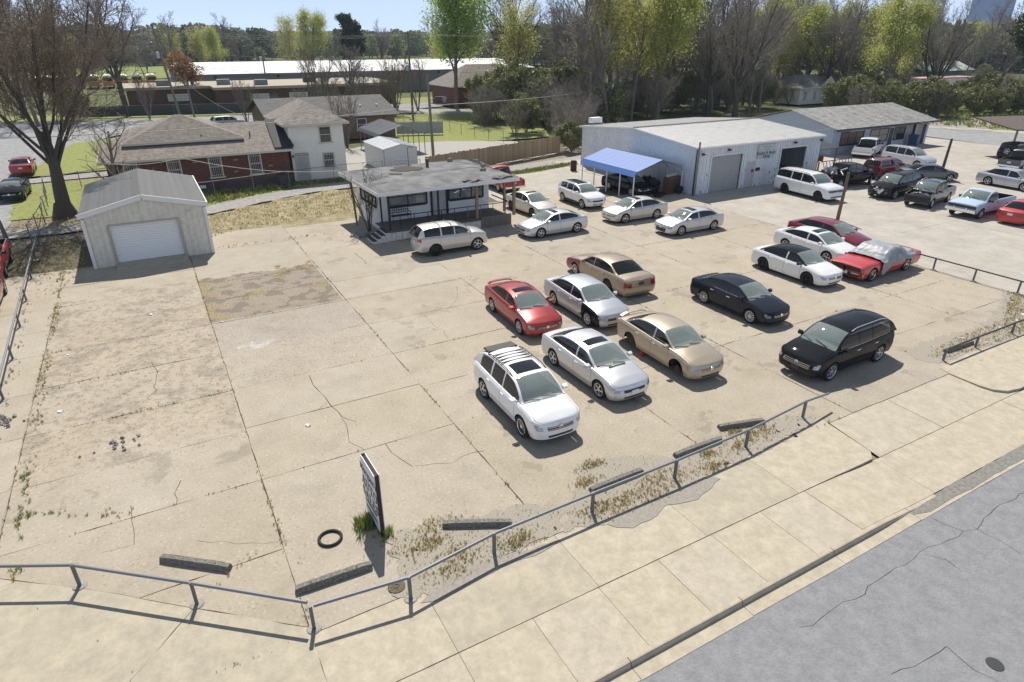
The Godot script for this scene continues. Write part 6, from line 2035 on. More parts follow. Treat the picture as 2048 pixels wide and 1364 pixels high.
func build_body_shop(gm: Material):
	var s := thing("body_shop", "white ribbed metal body shop with low gable roof, one closed and one open door", "workshop building", Vector3.ZERO)
	var w := [mottled("shop_white", Vector3(0.66, 0.68, 0.71), Vector3(0.80, 0.81, 0.83), 0.2, 0.02, 0.6), mottled("shop_white_worn", Vector3(0.62, 0.63, 0.66), Vector3(0.79, 0.80, 0.82), 0.23, 0.02, 0.6)]
	var bl := [mottled("shop_pale_blue", Vector3(0.56, 0.62, 0.70), Vector3(0.68, 0.73, 0.79), 0.2, 0.02, 0.6)]
	var roof := [mottled("shop_roof", Vector3(0.58, 0.57, 0.55), Vector3(0.72, 0.71, 0.69), 0.12, 0.02, 0.55), mottled("shop_roof_b", Vector3(0.55, 0.54, 0.52), Vector3(0.70, 0.69, 0.67), 0.13, 0.02, 0.55)]
	var x0 := 37.65
	var x1 := 52.6
	var zf := -37.6
	var zb := -53.3
	var zm := -45.3
	var e := 3.68
	var r := 4.32
	var front := [[1.7, 5.15, 2.85], [5.85, 6.85, 2.08], [9.75, 13.0, 2.95]]
	metal_wall(s, Vector3(x0, 0, zf), Vector3(x1, 0, zf), [Vector2(0, e), Vector2(x1 - x0, e)], Vector3(0, 0, 1), 0.92, 3, w, front)
	metal_wall(s, Vector3(x0, 0, zf), Vector3(x0, 0, zm), [Vector2(0, e), Vector2(zf - zm, r)], Vector3(-1, 0, 0), 0.92, 3, bl)
	metal_wall(s, Vector3(x0, 0, zm), Vector3(x0, 0, zb), [Vector2(0, r), Vector2(zm - zb, e)], Vector3(-1, 0, 0), 0.92, 3, w)
	metal_wall(s, Vector3(x1, 0, zb), Vector3(x1, 0, zf), [Vector2(0, e), Vector2(zm - zb, r), Vector2(zf - zb, e)], Vector3(1, 0, 0), 0.92, 3, w)
	metal_wall(s, Vector3(x0, 0, zb), Vector3(x1, 0, zb), [Vector2(0, e), Vector2(x1 - x0, e)], Vector3(0, 0, -1), 0.92, 3, w)
	metal_roof(s, Vector3(x0 - 0.15, e, zf + 0.2), Vector3(x1 + 0.15, e, zf + 0.2), Vector3(x1 + 0.15, r + 0.03, zm), Vector3(x0 - 0.15, r + 0.03, zm), 0.92, 3, roof)
	metal_roof(s, Vector3(x0 - 0.15, e, zb - 0.2), Vector3(x1 + 0.15, e, zb - 0.2), Vector3(x1 + 0.15, r + 0.03, zm), Vector3(x0 - 0.15, r + 0.03, zm), 0.92, 3, roof)
	var cap := MB.new()
	cap.bar(Vector3(x0 - 0.15, r + 0.09, zm), Vector3(x1 + 0.15, r + 0.09, zm), 0.30, 0.05)
	for i in 40: cap.box(Vector3(lerpf(x0, x1, i / 39.0), r + 0.125, zm), Vector3(0.1, 0.03, 0.34))
	put("ridge_cap", cap, mat("rusty_cap", Vector3(0.26, 0.19, 0.16), 0.85), s)
	var tr := MB.new()
	tr.bar(Vector3(x0 - 0.19, e - 0.03, zf + 0.2), Vector3(x0 - 0.19, r + 0.0, zm), 0.05, 0.14)
	tr.bar(Vector3(x0 - 0.19, e - 0.03, zb - 0.2), Vector3(x0 - 0.19, r + 0.0, zm), 0.05, 0.14)
	tr.bar(Vector3(x0 - 0.1, e - 0.06, zf + 0.24), Vector3(x1 + 0.1, e - 0.06, zf + 0.24), 0.05, 0.12)
	put("roof_trim", tr, mats["trim_white"], s)
	block(s, "floor", Vector3(x0 + 0.08, -0.03, zb + 0.08), Vector3(x1 - 0.08, 0.006, zf - 0.08), mat("shop_floor", Vector3(0.10, 0.095, 0.09), 0.9))
	rollup(s, x0 + 1.72, x0 + 5.13, zf - 0.12, 2.84, 21, mottled("roller_grey", Vector3(0.34, 0.33, 0.32), Vector3(0.46, 0.45, 0.43), 0.4, 0.02, 0.6))
	for q in [[1.60, 5.19, 3.42], [9.70, 13.05, 11.37]]:
		var jb := MB.new()
		for e2 in 2: jb.box(Vector3(x0 + q[e2], 1.47, zf + 0.02), Vector3(0.12, 2.95, 0.12))
		jb.box(Vector3(x0 + q[2], 2.96, zf + 0.021), Vector3(q[1] - q[0] + 0.1, 0.12, 0.12))
		put("door_frame", jb, mats["trim_white"], s)
	var d := MB.new()
	d.box(Vector3(x0 + 6.35, 1.03, zf - 0.02), Vector3(0.97, 2.05, 0.06))
	var door := put("door", d, mottled("door_grubby", Vector3(0.42, 0.42, 0.42), Vector3(0.62, 0.62, 0.61), 0.6, 0.02, 0.7), s)
	var pl := MB.new()
	pl.box(Vector3(x0 + 6.55, 1.35, zf + 0.02), Vector3(0.26, 0.26, 0.02))
	put("notice", pl, mat("notice_red", Vector3(0.35, 0.03, 0.03), 0.6), door)
	var hn := MB.new()
	hn.box(Vector3(x0 + 6.75, 1.02, zf + 0.04), Vector3(0.04, 0.14, 0.05))
	put("handle", hn, mats["chrome"], door)
	var n2 := MB.new()
	n2.box(Vector3(x0 + 7.15, 1.42, zf + 0.05), Vector3(0.5, 0.28, 0.02))
	put("notice", n2, mat("notice_black", Vector3(0.03, 0.03, 0.03), 0.6), s)
	# dirt and flaking at the foot of the wall
	var ds := MB.new()
	for i in 90:
		var xx := x0 + rng.randf_range(0.05, 14.9)
		var skip := false
		for h in front:
			if xx - x0 > h[0] - 0.15 and xx - x0 < h[1] + 0.15: skip = true
		if skip: continue
		var yy := pow(rng.randf(), 2.2) * 1.5 + 0.03
		var sz := rng.randf_range(0.04, 0.16)
		ds.quad(Vector3(xx, yy, zf + 0.016), Vector3(xx + sz * 0.2, yy + sz * 1.3, zf + 0.016), Vector3(xx + sz * 0.9, yy + sz * 1.1, zf + 0.016), Vector3(xx + sz * 0.7, yy - sz * 0.2, zf + 0.016))
	put("wall_stains", ds, mat("wall_grime", Vector3(0.15, 0.145, 0.135), 0.9), s)
	var sg := thing("shop_sign", "white sign board lettered for paint and body work, on the body shop wall", "sign", Vector3.ZERO)
	block(sg, "board", Vector3(44.5, 2.28, zf + 0.05), Vector3(46.55, 3.42, zf + 0.09), mat("sign_face", Vector3(0.52, 0.53, 0.53), 0.6))
	flat_text(sg, "Paint & Body", Vector3(45.52, 2.72, zf + 0.095), 0.36, Vector3(0, 0, 1), mats["notice_black"])
	flat_text(sg, "Shop", Vector3(45.55, 2.45, zf + 0.095), 0.34, Vector3(0, 0, 1), mats["notice_black"])
	var sq := MB.new()
	for k in [[3.22, 0.9], [3.02, 0.6]]:
		for i in 16:
			var a: float = 45.52 - k[1] / 2 + k[1] * i / 16.0
			sq.bar(Vector3(a, k[0] + 0.03 * sin(i * 2.1), zf + 0.094), Vector3(a + k[1] / 16.0, k[0] + 0.03 * sin((i + 1) * 2.1), zf + 0.094), 0.02, 0.006)
	put("faded_script", sq, mats["notice_black"], sg)
	for q in [[x0 + 0.55, 3.15], [x0 + 3.4, 3.3], [x0 + 11.3, 3.32], [x0 + 14.7, 3.3]]:
		var lb := MB.new()
		lb.box(Vector3(q[0], q[1], zf + 0.06), Vector3(0.14, 0.14, 0.1))
		lb.lathe([Vector2(0.04, 0), Vector2(0.075, 0.13), Vector2(0, 0.13)], Vector3(-0.5, -0.3, 1), Vector3(q[0] - 0.08, q[1], zf + 0.1), 8)
		lb.lathe([Vector2(0.04, 0), Vector2(0.075, 0.13), Vector2(0, 0.13)], Vector3(0.5, -0.3, 1), Vector3(q[0] + 0.08, q[1], zf + 0.1), 8)
		put("flood_lamp", lb, mats["dark_trim"], s)
	var jk := MB.new()
	for i in 40:
		jk.box(Vector3(x0 + rng.randf_range(9.8, 13.0), rng.randf_range(0.1, 0.9), zf - rng.randf_range(1.2, 4.5)), Vector3(rng.randf_range(0.2, 0.8), rng.randf_range(0.1, 0.6), rng.randf_range(0.2, 0.8)), Basis(Vector3.UP, rng.randf() * 3))
	tag(put("workshop_clutter", jk, mats["dark_trim"]), "dark clutter of parts inside the open door of the body shop", "clutter")
	var wf := MB.new()
	wf.box(Vector3(x0 + 10.5, 1.6, zf - 2.6), Vector3(0.9, 1.0, 0.3))
	wf.box(Vector3(x0 + 12.2, 0.8, zf - 2.0), Vector3(0.7, 0.4, 0.5), Basis(Vector3.UP, 0.5))
	put("stored_panels", wf, mat("primer_white", Vector3(0.6, 0.6, 0.58), 0.6), s).set_meta("kind", "stuff")
	var cv := MB.new()
	cv.box(Vector3(38.9, e + 0.55, zb + 0.4), Vector3(1.2, 0.5, 0.6))
	put("roof_vent_box", cv, mats["trim_white"], s)

func build_carports(gm: Material):
	var c := thing("blue_carport", "open metal carport with bright blue ribbed roof on white posts", "carport", Vector3.ZERO)
	var blue := mat("carport_blue", Vector3(0.05, 0.14, 0.42), 0.6, 0.0)
	var z0 := -45.7
	var z1 := -38.5
	metal_roof(c, Vector3(32.55, 2.1, z0), Vector3(32.55, 2.1, z1), Vector3(35.0, 2.82, z1), Vector3(35.0, 2.82, z0), 0.4, 0, [blue])
	metal_roof(c, Vector3(32.25, 1.74, z0), Vector3(32.25, 1.74, z1), Vector3(32.53, 2.09, z1), Vector3(32.53, 2.09, z0), 0.4, 0, [blue])
	metal_roof(c, Vector3(37.3, 2.15, z0), Vector3(37.3, 2.15, z1), Vector3(35.02, 2.82, z1), Vector3(35.02, 2.82, z0), 0.9, 3, [mat("carport_grey_blue", Vector3(0.30, 0.36, 0.46), 0.4, 0.2)])
	for k in 5:
		var z := lerpf(z1 - 0.15, z0 + 0.15, k / 4.0)
		for x in [32.4, 37.35]:
			var b := MB.new()
			b.box(Vector3(x, 0.9, z), Vector3(0.07, 1.8, 0.07))
			put("post", b, mats["trim_white"], c)
		var rf := MB.new()
		rf.path([Vector3(32.4, 1.75, z), Vector3(32.7, 2.05, z), Vector3(35.0, 2.74, z), Vector3(37.1, 2.1, z), Vector3(37.35, 1.8, z)], 0.03)
		put("rafter", rf, gm, c)
	var g := thing("grey_carport", "open grey metal carport with curved eaves behind the white shed", "carport", Vector3.ZERO)
	var grey := mat("carport_grey", Vector3(0.26, 0.265, 0.275), 0.4, 0.4)
	for sd in [0, 1]:
		var xe: float = 22.0 if sd == 0 else 27.2
		metal_roof(g, Vector3(xe, 2.15, -75.6), Vector3(xe, 2.15, -68.4), Vector3(24.6, 2.95, -68.4), Vector3(24.6, 2.95, -75.6), 0.9, 3, [grey])
		metal_roof(g, Vector3(xe + (-0.2 if sd == 0 else 0.2), 1.85, -75.6), Vector3(xe + (-0.2 if sd == 0 else 0.2), 1.85, -68.4), Vector3(xe, 2.13, -68.4), Vector3(xe, 2.13, -75.6), 0.9, 3, [grey])
		for k in 5:
			var b := MB.new()
			b.box(Vector3(xe, 0.92, lerpf(-68.6, -75.4, k / 4.0)), Vector3(0.07, 2.0, 0.07))
			put("post", b, gm, g)

func build_blue_shop():
	var s := thing("blue_workshop", "long low pale blue block workshop with streaked grey metal roof and shop windows", "workshop building", Vector3.ZERO)
	var bw := mottled("blue_wall", Vector3(0.36, 0.42, 0.50), Vector3(0.47, 0.53, 0.61), 0.3, 0.02, 0.8)
	var x0 := 64.6
	var x1 := 82.2
	var zf := -45.0
	var zb := -56.0
	var e := 2.75
	var holes := [[1.4, 5.2, 0.95, 2.2], [6.5, 9.7, 0.9, 2.2], [10.0, 10.8, 0.0, 2.2], [11.0, 12.9, 0.9, 2.2], [13.2, 15.1, 0.0, 2.35], [15.5, 17.2, 0.0, 2.35]]
	boards(s, Vector3(x0, 0, zf), Vector3(x1, 0, zf), 0.0, e, 0.2, Vector3(0, 0, 1), bw, holes)
	boards(s, Vector3(x0, 0, zb), Vector3(x0, 0, zf), 0.0, e, 0.2, Vector3(-1, 0, 0), bw)
	boards(s, Vector3(x1, 0, zb), Vector3(x1, 0, zf), 0.0, e, 0.2, Vector3(1, 0, 0), bw)
	boards(s, Vector3(x0, 0, zb), Vector3(x1, 0, zb), 0.0, e, 0.2, Vector3(0, 0, -1), bw)
	for x in [x0, x1 - 0.05]:
		var g := MB.new()
		g.hexa([Vector3(x, e, zf), Vector3(x + 0.05, e, zf), Vector3(x + 0.05, e, zb), Vector3(x, e, zb), Vector3(x, 4.1, -50.4), Vector3(x + 0.05, 4.1, -50.4), Vector3(x + 0.05, 4.1, -50.6), Vector3(x, 4.1, -50.6)])
		put("gable", g, bw, s)
	var rf := [mottled("streaked_roof", Vector3(0.20, 0.195, 0.185), Vector3(0.42, 0.415, 0.40), 0.1, 0.02, 0.7, 5, 0.25, 0.75), mottled("streaked_roof_b", Vector3(0.25, 0.24, 0.225), Vector3(0.44, 0.43, 0.415), 0.12, 0.02, 0.7, 5, 0.25, 0.75)]
	metal_roof(s, Vector3(x0 - 0.5, e - 0.05, zf + 0.7), Vector3(x1 + 0.6, e - 0.05, zf + 0.7), Vector3(x1 + 0.6, 4.2, -50.5), Vector3(x0 - 0.5, 4.2, -50.5), 0.95, 2, rf)
	metal_roof(s, Vector3(x0 - 0.5, e - 0.05, zb - 0.6), Vector3(x1 + 0.6, e - 0.05, zb - 0.6), Vector3(x1 + 0.6, 4.2, -50.5), Vector3(x0 - 0.5, 4.2, -50.5), 0.95, 2, rf)
	var fb := MB.new()
	fb.bar(Vector3(x0 - 0.5, e - 0.14, zf + 0.72), Vector3(x1 + 0.6, e - 0.14, zf + 0.72), 0.05, 0.2)
	put("fascia", fb, mats["dark_trim"], s)
	var warm := mat("shop_interior", Vector3(0.22, 0.13, 0.10), 0.6)
	window(s, Vector3(x0 + 3.3, 1.57, zf), 3.8, 1.25, Vector3(0, 0, 1), mats["dark_trim"], 0, false, 2, warm)
	window(s, Vector3(x0 + 8.1, 1.55, zf), 3.2, 1.3, Vector3(0, 0, 1), mats["dark_trim"], 0, false, 1, mat("shop_interior_pale", Vector3(0.30, 0.26, 0.22), 0.5))
	window(s, Vector3(x0 + 11.95, 1.55, zf), 1.9, 1.3, Vector3(0, 0, 1), mats["dark_trim"], 0, false, 1)
	var dd := MB.new()
	dd.box(Vector3(x0 + 10.4, 1.1, zf - 0.04), Vector3(0.8, 2.2, 0.05))
	put("door", dd, mats["dark_trim"], s)
	for q in [[13.2, 15.1], [15.5, 17.2]]: rollup(s, x0 + q[0] + 0.02, x0 + q[1] - 0.02, zf - 0.3, 2.34, 12, mat("roller_beige", Vector3(0.42, 0.38, 0.33), 0.7))
	block(s, "sign_panel", Vector3(x0 + 2.7, 2.26, zf + 0.06), Vector3(x0 + 5.0, 2.62, zf + 0.1), mats["sign_face"])
	flat_text(s, "SALES LLC", Vector3(x0 + 6.1, 2.32, zf + 0.06), 0.30, Vector3(0, 0, 1), mats["trim_white"], "Droid Sans")
	var bin := thing("wheelie_bin", "dark blue wheeled bin beside the workshop's garage door", "bin", Vector3(78.6, 0, -44.3), 0.3)
	var bb := MB.new()
	bb.hexa([Vector3(-0.4, 0.1, -0.4), Vector3(0.4, 0.1, -0.4), Vector3(0.4, 0.1, 0.4), Vector3(-0.4, 0.1, 0.4), Vector3(-0.52, 1.2, -0.52), Vector3(0.52, 1.2, -0.52), Vector3(0.52, 1.2, 0.52), Vector3(-0.52, 1.2, 0.52)])
	put("body", bb, mat("bin_blue", Vector3(0.03, 0.07, 0.17), 0.5), bin)
	var bl := MB.new()
	bl.hexa([Vector3(-0.55, 1.2, -0.56), Vector3(0.55, 1.2, -0.56), Vector3(0.55, 1.2, 0.56), Vector3(-0.55, 1.2, 0.56), Vector3(-0.5, 1.28, -0.5), Vector3(0.5, 1.36, -0.5), Vector3(0.5, 1.28, 0.5), Vector3(-0.5, 1.26, 0.5)])
	put("lid", bl, mats["bin_blue"], bin)
	for q in [-0.35, 0.35]:
		var wl := MB.new()
		wl.lathe([Vector2(0, -0.04), Vector2(0.12, -0.04), Vector2(0.12, 0.04), Vector2(0, 0.04)], Vector3(1, 0, 0), Vector3(q, 0.12, -0.42), 12)
		put("wheel", wl, mats["black_plastic"], bin)
	# lean-to and trailer frame between the two workshops
	var lt := thing("lean_to", "small dark lean-to roof with red oddments under it, right of the body shop", "lean-to", Vector3.ZERO)
	slope_panel(lt, "roof", Vector3(52.8, 2.2, -38.2), Vector3(56.6, 2.2, -38.4), Vector3(56.6, 2.7, -42.0), Vector3(52.8, 2.7, -42.0), 0.06, mats["dark_trim"])
	for q in [[56.4, -38.6], [56.4, -41.8], [53.0, -41.8]]:
		var b := MB.new()
		b.box(Vector3(q[0], 1.1, q[1]), Vector3(0.1, 2.2, 0.1))
		put("post", b, mats["weathered_wood"], lt)
	var tf := thing("trailer_frame", "dark slanted steel trailer gate leaning beside the body shop", "trailer gate", Vector3.ZERO)
	var fr := MB.new()
	for k in 2: fr.bar(Vector3(53.2, 0.15 + k * 1.15, -37.0 - k * 0.7), Vector3(57.4, 0.15 + k * 1.15, -37.0 - k * 0.7), 0.06, 0.06)
	put("frame", fr, mats["dark_trim"], tf)
	for i in 10:
		var b := MB.new()
		b.bar(Vector3(53.2 + i * 0.45, 0.15, -37.0), Vector3(53.45 + i * 0.45, 1.3, -37.7), 0.035, 0.035)
		put("bar", b, mats["dark_trim"], tf)
	var rd := thing("red_engine_hoist", "red machine parts stacked under the lean-to", "machine")
	for i in 3:
		var b := MB.new()
		b.box(Vector3(54.0 + i * 0.8, 0.95 + 0.1 * i, -39.6), Vector3(0.9, 0.4, 0.6), Basis(Vector3.UP, 0.3 * i))
		b.box(Vector3(54.0 + i * 0.8, 0.4, -39.6), Vector3(0.1, 0.8, 0.1))
		put("part", b, mat("faded_red", Vector3(0.35, 0.10, 0.06), 0.7), rd)

func build_houses():
	var trim := mat("cream_trim", Vector3(0.58, 0.54, 0.44), 0.8)
	var brick := brick_mat("dark_red_brick", Vector3(0.085, 0.027, 0.022), Vector3(0.16, 0.055, 0.043))
	var sh := shingle_mat("grey_shingles", Vector3(0.175, 0.15, 0.13), Vector3(0.31, 0.275, 0.245))
	var h := thing("brick_house", "low dark red brick house with grey shingled roof and barred white windows", "house", Vector3.ZERO)
	var zf := -58.4
	block(h, "wall", Vector3(-3.0, -0.1, -67.5), Vector3(10.6, 2.85, zf), brick)
	block(h, "foundation", Vector3(-3.04, -0.1, -67.54), Vector3(10.64, 0.62, zf + 0.04), mat("painted_base", Vector3(0.065, 0.052, 0.055), 0.9))
	hip_roof(h, -3.5, 11.0, -68.0, zf + 0.5, 2.9, 4.75, Vector2(-0.2, -63.0), Vector2(10.9, -63.0), sh, trim)
	hip_roof(h, -1.6, 7.4, -69.0, zf - 1.4, 3.9, 5.65, Vector2(2.7, -62.8), Vector2(3.1, -62.8), sh, trim)
	for x in [-1.4, 1.65, 4.7, 7.8]: window(h, Vector3(x, 1.85, zf), 0.85, 1.55, Vector3(0, 0, 1), trim, 6)
	var v := MB.new()
	v.box(Vector3(2.7, 0.36, zf + 0.07), Vector3(1.9, 0.24, 0.06))
	put("base_vent", v, mats["trim_white"], h)
	for q in [[4.2, -60.2], [8.0, -60.4]]:
		var p := MB.new()
		p.tube(Vector3(q[0], 3.3, q[1]), Vector3(q[0], 4.25, q[1]), 0.05, 0.05, 8)
		put("vent_pipe", p, mats["dark_trim"], h)
	for q in [[3.2, 2.35], [6.3, 2.3], [6.2, 1.35], [-0.1, 1.2], [9.0, 1.6]]:
		var p := MB.new()
		p.box(Vector3(q[0], q[1], zf + 0.012), Vector3(0.34, 0.13, 0.02))
		put("brick_repair", p, mat("mortar_pale", Vector3(0.28, 0.22, 0.2), 0.9), h)
	slope_panel(h, "roof_valley", Vector3(9.5, 3.05, zf + 0.35), Vector3(11.1, 3.05, zf + 0.35), Vector3(10.9, 4.9, -62.9), Vector3(9.8, 4.8, -62.9), 0.05, mat("tar_black", Vector3(0.03, 0.03, 0.033), 0.8))
	var ac := thing("air_conditioner", "dark grey air conditioner unit at the corner between brick and white house", "air conditioner", Vector3(9.9, -0.05, -57.6))
	block(ac, "case", Vector3(-0.6, 0, -0.4), Vector3(0.6, 0.9, 0.4), mat("unit_grey", Vector3(0.05, 0.05, 0.055), 0.6)).position = Vector3.ZERO
	for i in 8:
		var b := MB.new()
		b.box(Vector3(0, 0.12 + i * 0.095, 0.41), Vector3(1.1, 0.03, 0.02))
		put("louvre", b, mats["dark_trim"], ac)
	var w := thing("white_house", "two-storey white clapboard house with hipped grey shingled roof beside the brick house", "house", Vector3.ZERO)
	var wm := mottled("clapboard_white", Vector3(0.72, 0.71, 0.65), Vector3(0.82, 0.81, 0.77), 0.35, 0.02, 0.8)
	var x0 := 11.0
	var x1 := 15.75
	var z := -59.3
	boards(w, Vector3(x0, 0, z), Vector3(x1, 0, z), -0.1, 4.75, 0.16, Vector3(0, 0, 1), wm, [[0.35, 1.4, -0.2, 2.15], [2.65, 3.6, 3.1, 4.35], [2.75, 3.65, 0.9, 2.1]])
	boards(w, Vector3(x0, 0, -67.2), Vector3(x0, 0, z), -0.1, 4.75, 0.16, Vector3(-1, 0, 0), wm)
	boards(w, Vector3(x1, 0, -67.2), Vector3(x1, 0, z), -0.1, 4.75, 0.16, Vector3(1, 0, 0), wm)
	boards(w, Vector3(x0, 0, -67.2), Vector3(x1, 0, -67.2), -0.1, 4.75, 0.16, Vector3(0, 0, -1), wm)
	hip_roof(w, x0 - 0.5, x1 + 0.5, -67.8, z + 0.5, 4.75, 6.35, Vector2(13.3, -62.4), Vector2(13.3, -64.9), sh, trim)
	window(w, Vector3(x0 + 3.12, 3.72, z), 0.92, 1.25, Vector3(0, 0, 1), trim, 0, true)
	window(w, Vector3(x0 + 3.2, 1.5, z), 0.88, 1.2, Vector3(0, 0, 1), trim, 6, true, 0, mat("blue_pane", Vector3(0.03, 0.045, 0.085), 0.05))
	var d := MB.new()
	d.box(Vector3(x0 + 0.87, 1.0, z - 0.02), Vector3(1.03, 2.2, 0.06))
	var door := put("door", d, mat("door_pale", Vector3(0.46, 0.46, 0.45), 0.7), w)
	var pn := MB.new()
	pn.box(Vector3(x0 + 0.87, 1.15, z + 0.015), Vector3(0.72, 1.6, 0.02))
	put("storm_panel", pn, mat("storm_grey", Vector3(0.36, 0.37, 0.39), 0.3), door)
	var lf := MB.new()
	for q in [0.32, 1.43]: lf.box(Vector3(x0 + q, 1.05, z + 0.03), Vector3(0.1, 2.3, 0.08))
	lf.box(Vector3(x0 + 0.87, 2.2, z + 0.03), Vector3(1.2, 0.1, 0.08))
	put("door_frame", lf, trim, w)
	var lampb := MB.new()
	lampb.box(Vector3(x0 + 0.12, 2.05, z + 0.08), Vector3(0.12, 0.16, 0.14))
	put("porch_lamp", lampb, mats["dark_trim"], w)
	var ws := thing("white_shed", "small white metal storage shed with barely arched roof behind the office", "shed", Vector3.ZERO)
	var wl := mat("shed_white", Vector3(0.66, 0.68, 0.69), 0.55)
	metal_wall(ws, Vector3(19.2, 0, -58.8), Vector3(22.5, 0, -58.8), [Vector2(0, 2.1), Vector2(1.65, 2.45), Vector2(3.3, 2.1)], Vector3(0, 0, 1), 0.8, 3, [wl])
	metal_wall(ws, Vector3(19.2, 0, -64.8), Vector3(19.2, 0, -58.8), [Vector2(0, 2.1), Vector2(6, 2.1)], Vector3(-1, 0, 0), 0.8, 3, [wl])
	metal_wall(ws, Vector3(22.5, 0, -64.8), Vector3(22.5, 0, -58.8), [Vector2(0, 2.1), Vector2(6, 2.1)], Vector3(1, 0, 0), 0.8, 3, [wl])
	metal_wall(ws, Vector3(19.2, 0, -64.8), Vector3(22.5, 0, -64.8), [Vector2(0, 2.1), Vector2(1.65, 2.45), Vector2(3.3, 2.1)], Vector3(0, 0, -1), 0.8, 3, [wl])
	for q in [19.1, 22.6]: metal_roof(ws, Vector3(q, 2.1, -64.9), Vector3(q, 2.1, -58.7), Vector3(20.85, 2.47, -58.7), Vector3(20.85, 2.47, -64.9), 0.8, 2, [wl])
	# brick house behind
	var b2 := thing("tan_brick_house", "low tan brick house with dark weathered gable roof behind the white house", "house", Vector3.ZERO)
	var tan := brick_mat("tan_brick", Vector3(0.14, 0.085, 0.055), Vector3(0.26, 0.17, 0.11))
	block(b2, "wall", Vector3(13.6, -0.1, -97), Vector3(29.0, 2.65, -83.2), tan)
	var dk := shingle_mat("dark_shingles", Vector3(0.09, 0.088, 0.086), Vector3(0.17, 0.165, 0.16))
	slope_panel(b2, "roof", Vector3(13.0, 2.6, -82.6), Vector3(29.6, 2.6, -82.6), Vector3(29.6, 4.5, -90.1), Vector3(13.0, 4.5, -90.1), 0.08, dk)
	slope_panel(b2, "roof", Vector3(13.0, 2.6, -97.6), Vector3(29.6, 2.6, -97.6), Vector3(29.6, 4.5, -90.12), Vector3(13.0, 4.5, -90.12), 0.08, dk)
	for x in [13.62, 28.96]:
		var g := MB.new()
		g.hexa([Vector3(x, 2.6, -83.2), Vector3(x + 0.04, 2.6, -83.2), Vector3(x + 0.04, 2.6, -97), Vector3(x, 2.6, -97), Vector3(x, 4.45, -90.0), Vector3(x + 0.04, 4.45, -90.0), Vector3(x + 0.04, 4.45, -90.2), Vector3(x, 4.45, -90.2)])
		put("gable", g, tan, b2)
	window(b2, Vector3(24.6, 1.6, -83.2), 1.1, 1.3, Vector3(0, 0, 1), mats["trim_white"], 0, true, 0, mats["blue_pane"])
	for q in [25.4, 27.6]:
		var p := MB.new()
		p.box(Vector3(q, 3.6, -85.9), Vector3(0.25, 0.25, 0.3))
		put("roof_vent", p, mats["trim_white"], b2)
	# white house behind the blue workshop
	var w2 := thing("white_cottage", "small white board cottage with grey roof among trees behind the blue workshop", "house", Vector3.ZERO)
	var cx := 111.5
	var cz := -86.5
	boards(w2, Vector3(cx, 0, cz), Vector3(cx + 11, 0, cz), 0, 3.0, 0.2, Vector3(0, 0, 1), mats["clapboard_white"])
	boards(w2, Vector3(cx + 11, 0, cz - 8), Vector3(cx + 11, 0, cz), 0, 3.0, 0.2, Vector3(1, 0, 0), mats["clapboard_white"])
	boards(w2, Vector3(cx, 0, cz - 8), Vector3(cx, 0, cz), 0, 3.0, 0.2, Vector3(-1, 0, 0), mats["clapboard_white"])
	var gb := MB.new()
	gb.hexa([Vector3(cx + 5.5, 2.9, cz), Vector3(cx + 11, 2.9, cz), Vector3(cx + 11, 2.9, cz + 0.06), Vector3(cx + 5.5, 2.9, cz + 0.06), Vector3(cx + 8.2, 4.9, cz), Vector3(cx + 8.3, 4.9, cz), Vector3(cx + 8.3, 4.9, cz + 0.06), Vector3(cx + 8.2, 4.9, cz + 0.06)])
	put("gable", gb, mats["clapboard_white"], w2)
	hip_roof(w2, cx - 0.4, cx + 11.4, cz - 8.4, cz + 0.4, 3.0, 5.1, Vector2(cx + 2.5, cz - 4), Vector2(cx + 9, cz - 4), shingle_mat("green_grey_shingles", Vector3(0.15, 0.155, 0.145), Vector3(0.25, 0.25, 0.235)), mats["trim_white"])
	for x in [1.6, 4.4, 7.2, 9.9]: window(w2, Vector3(cx + x, 1.6, cz), 0.8, 1.5, Vector3(0, 0, 1), mats["trim_white"], 0, true)

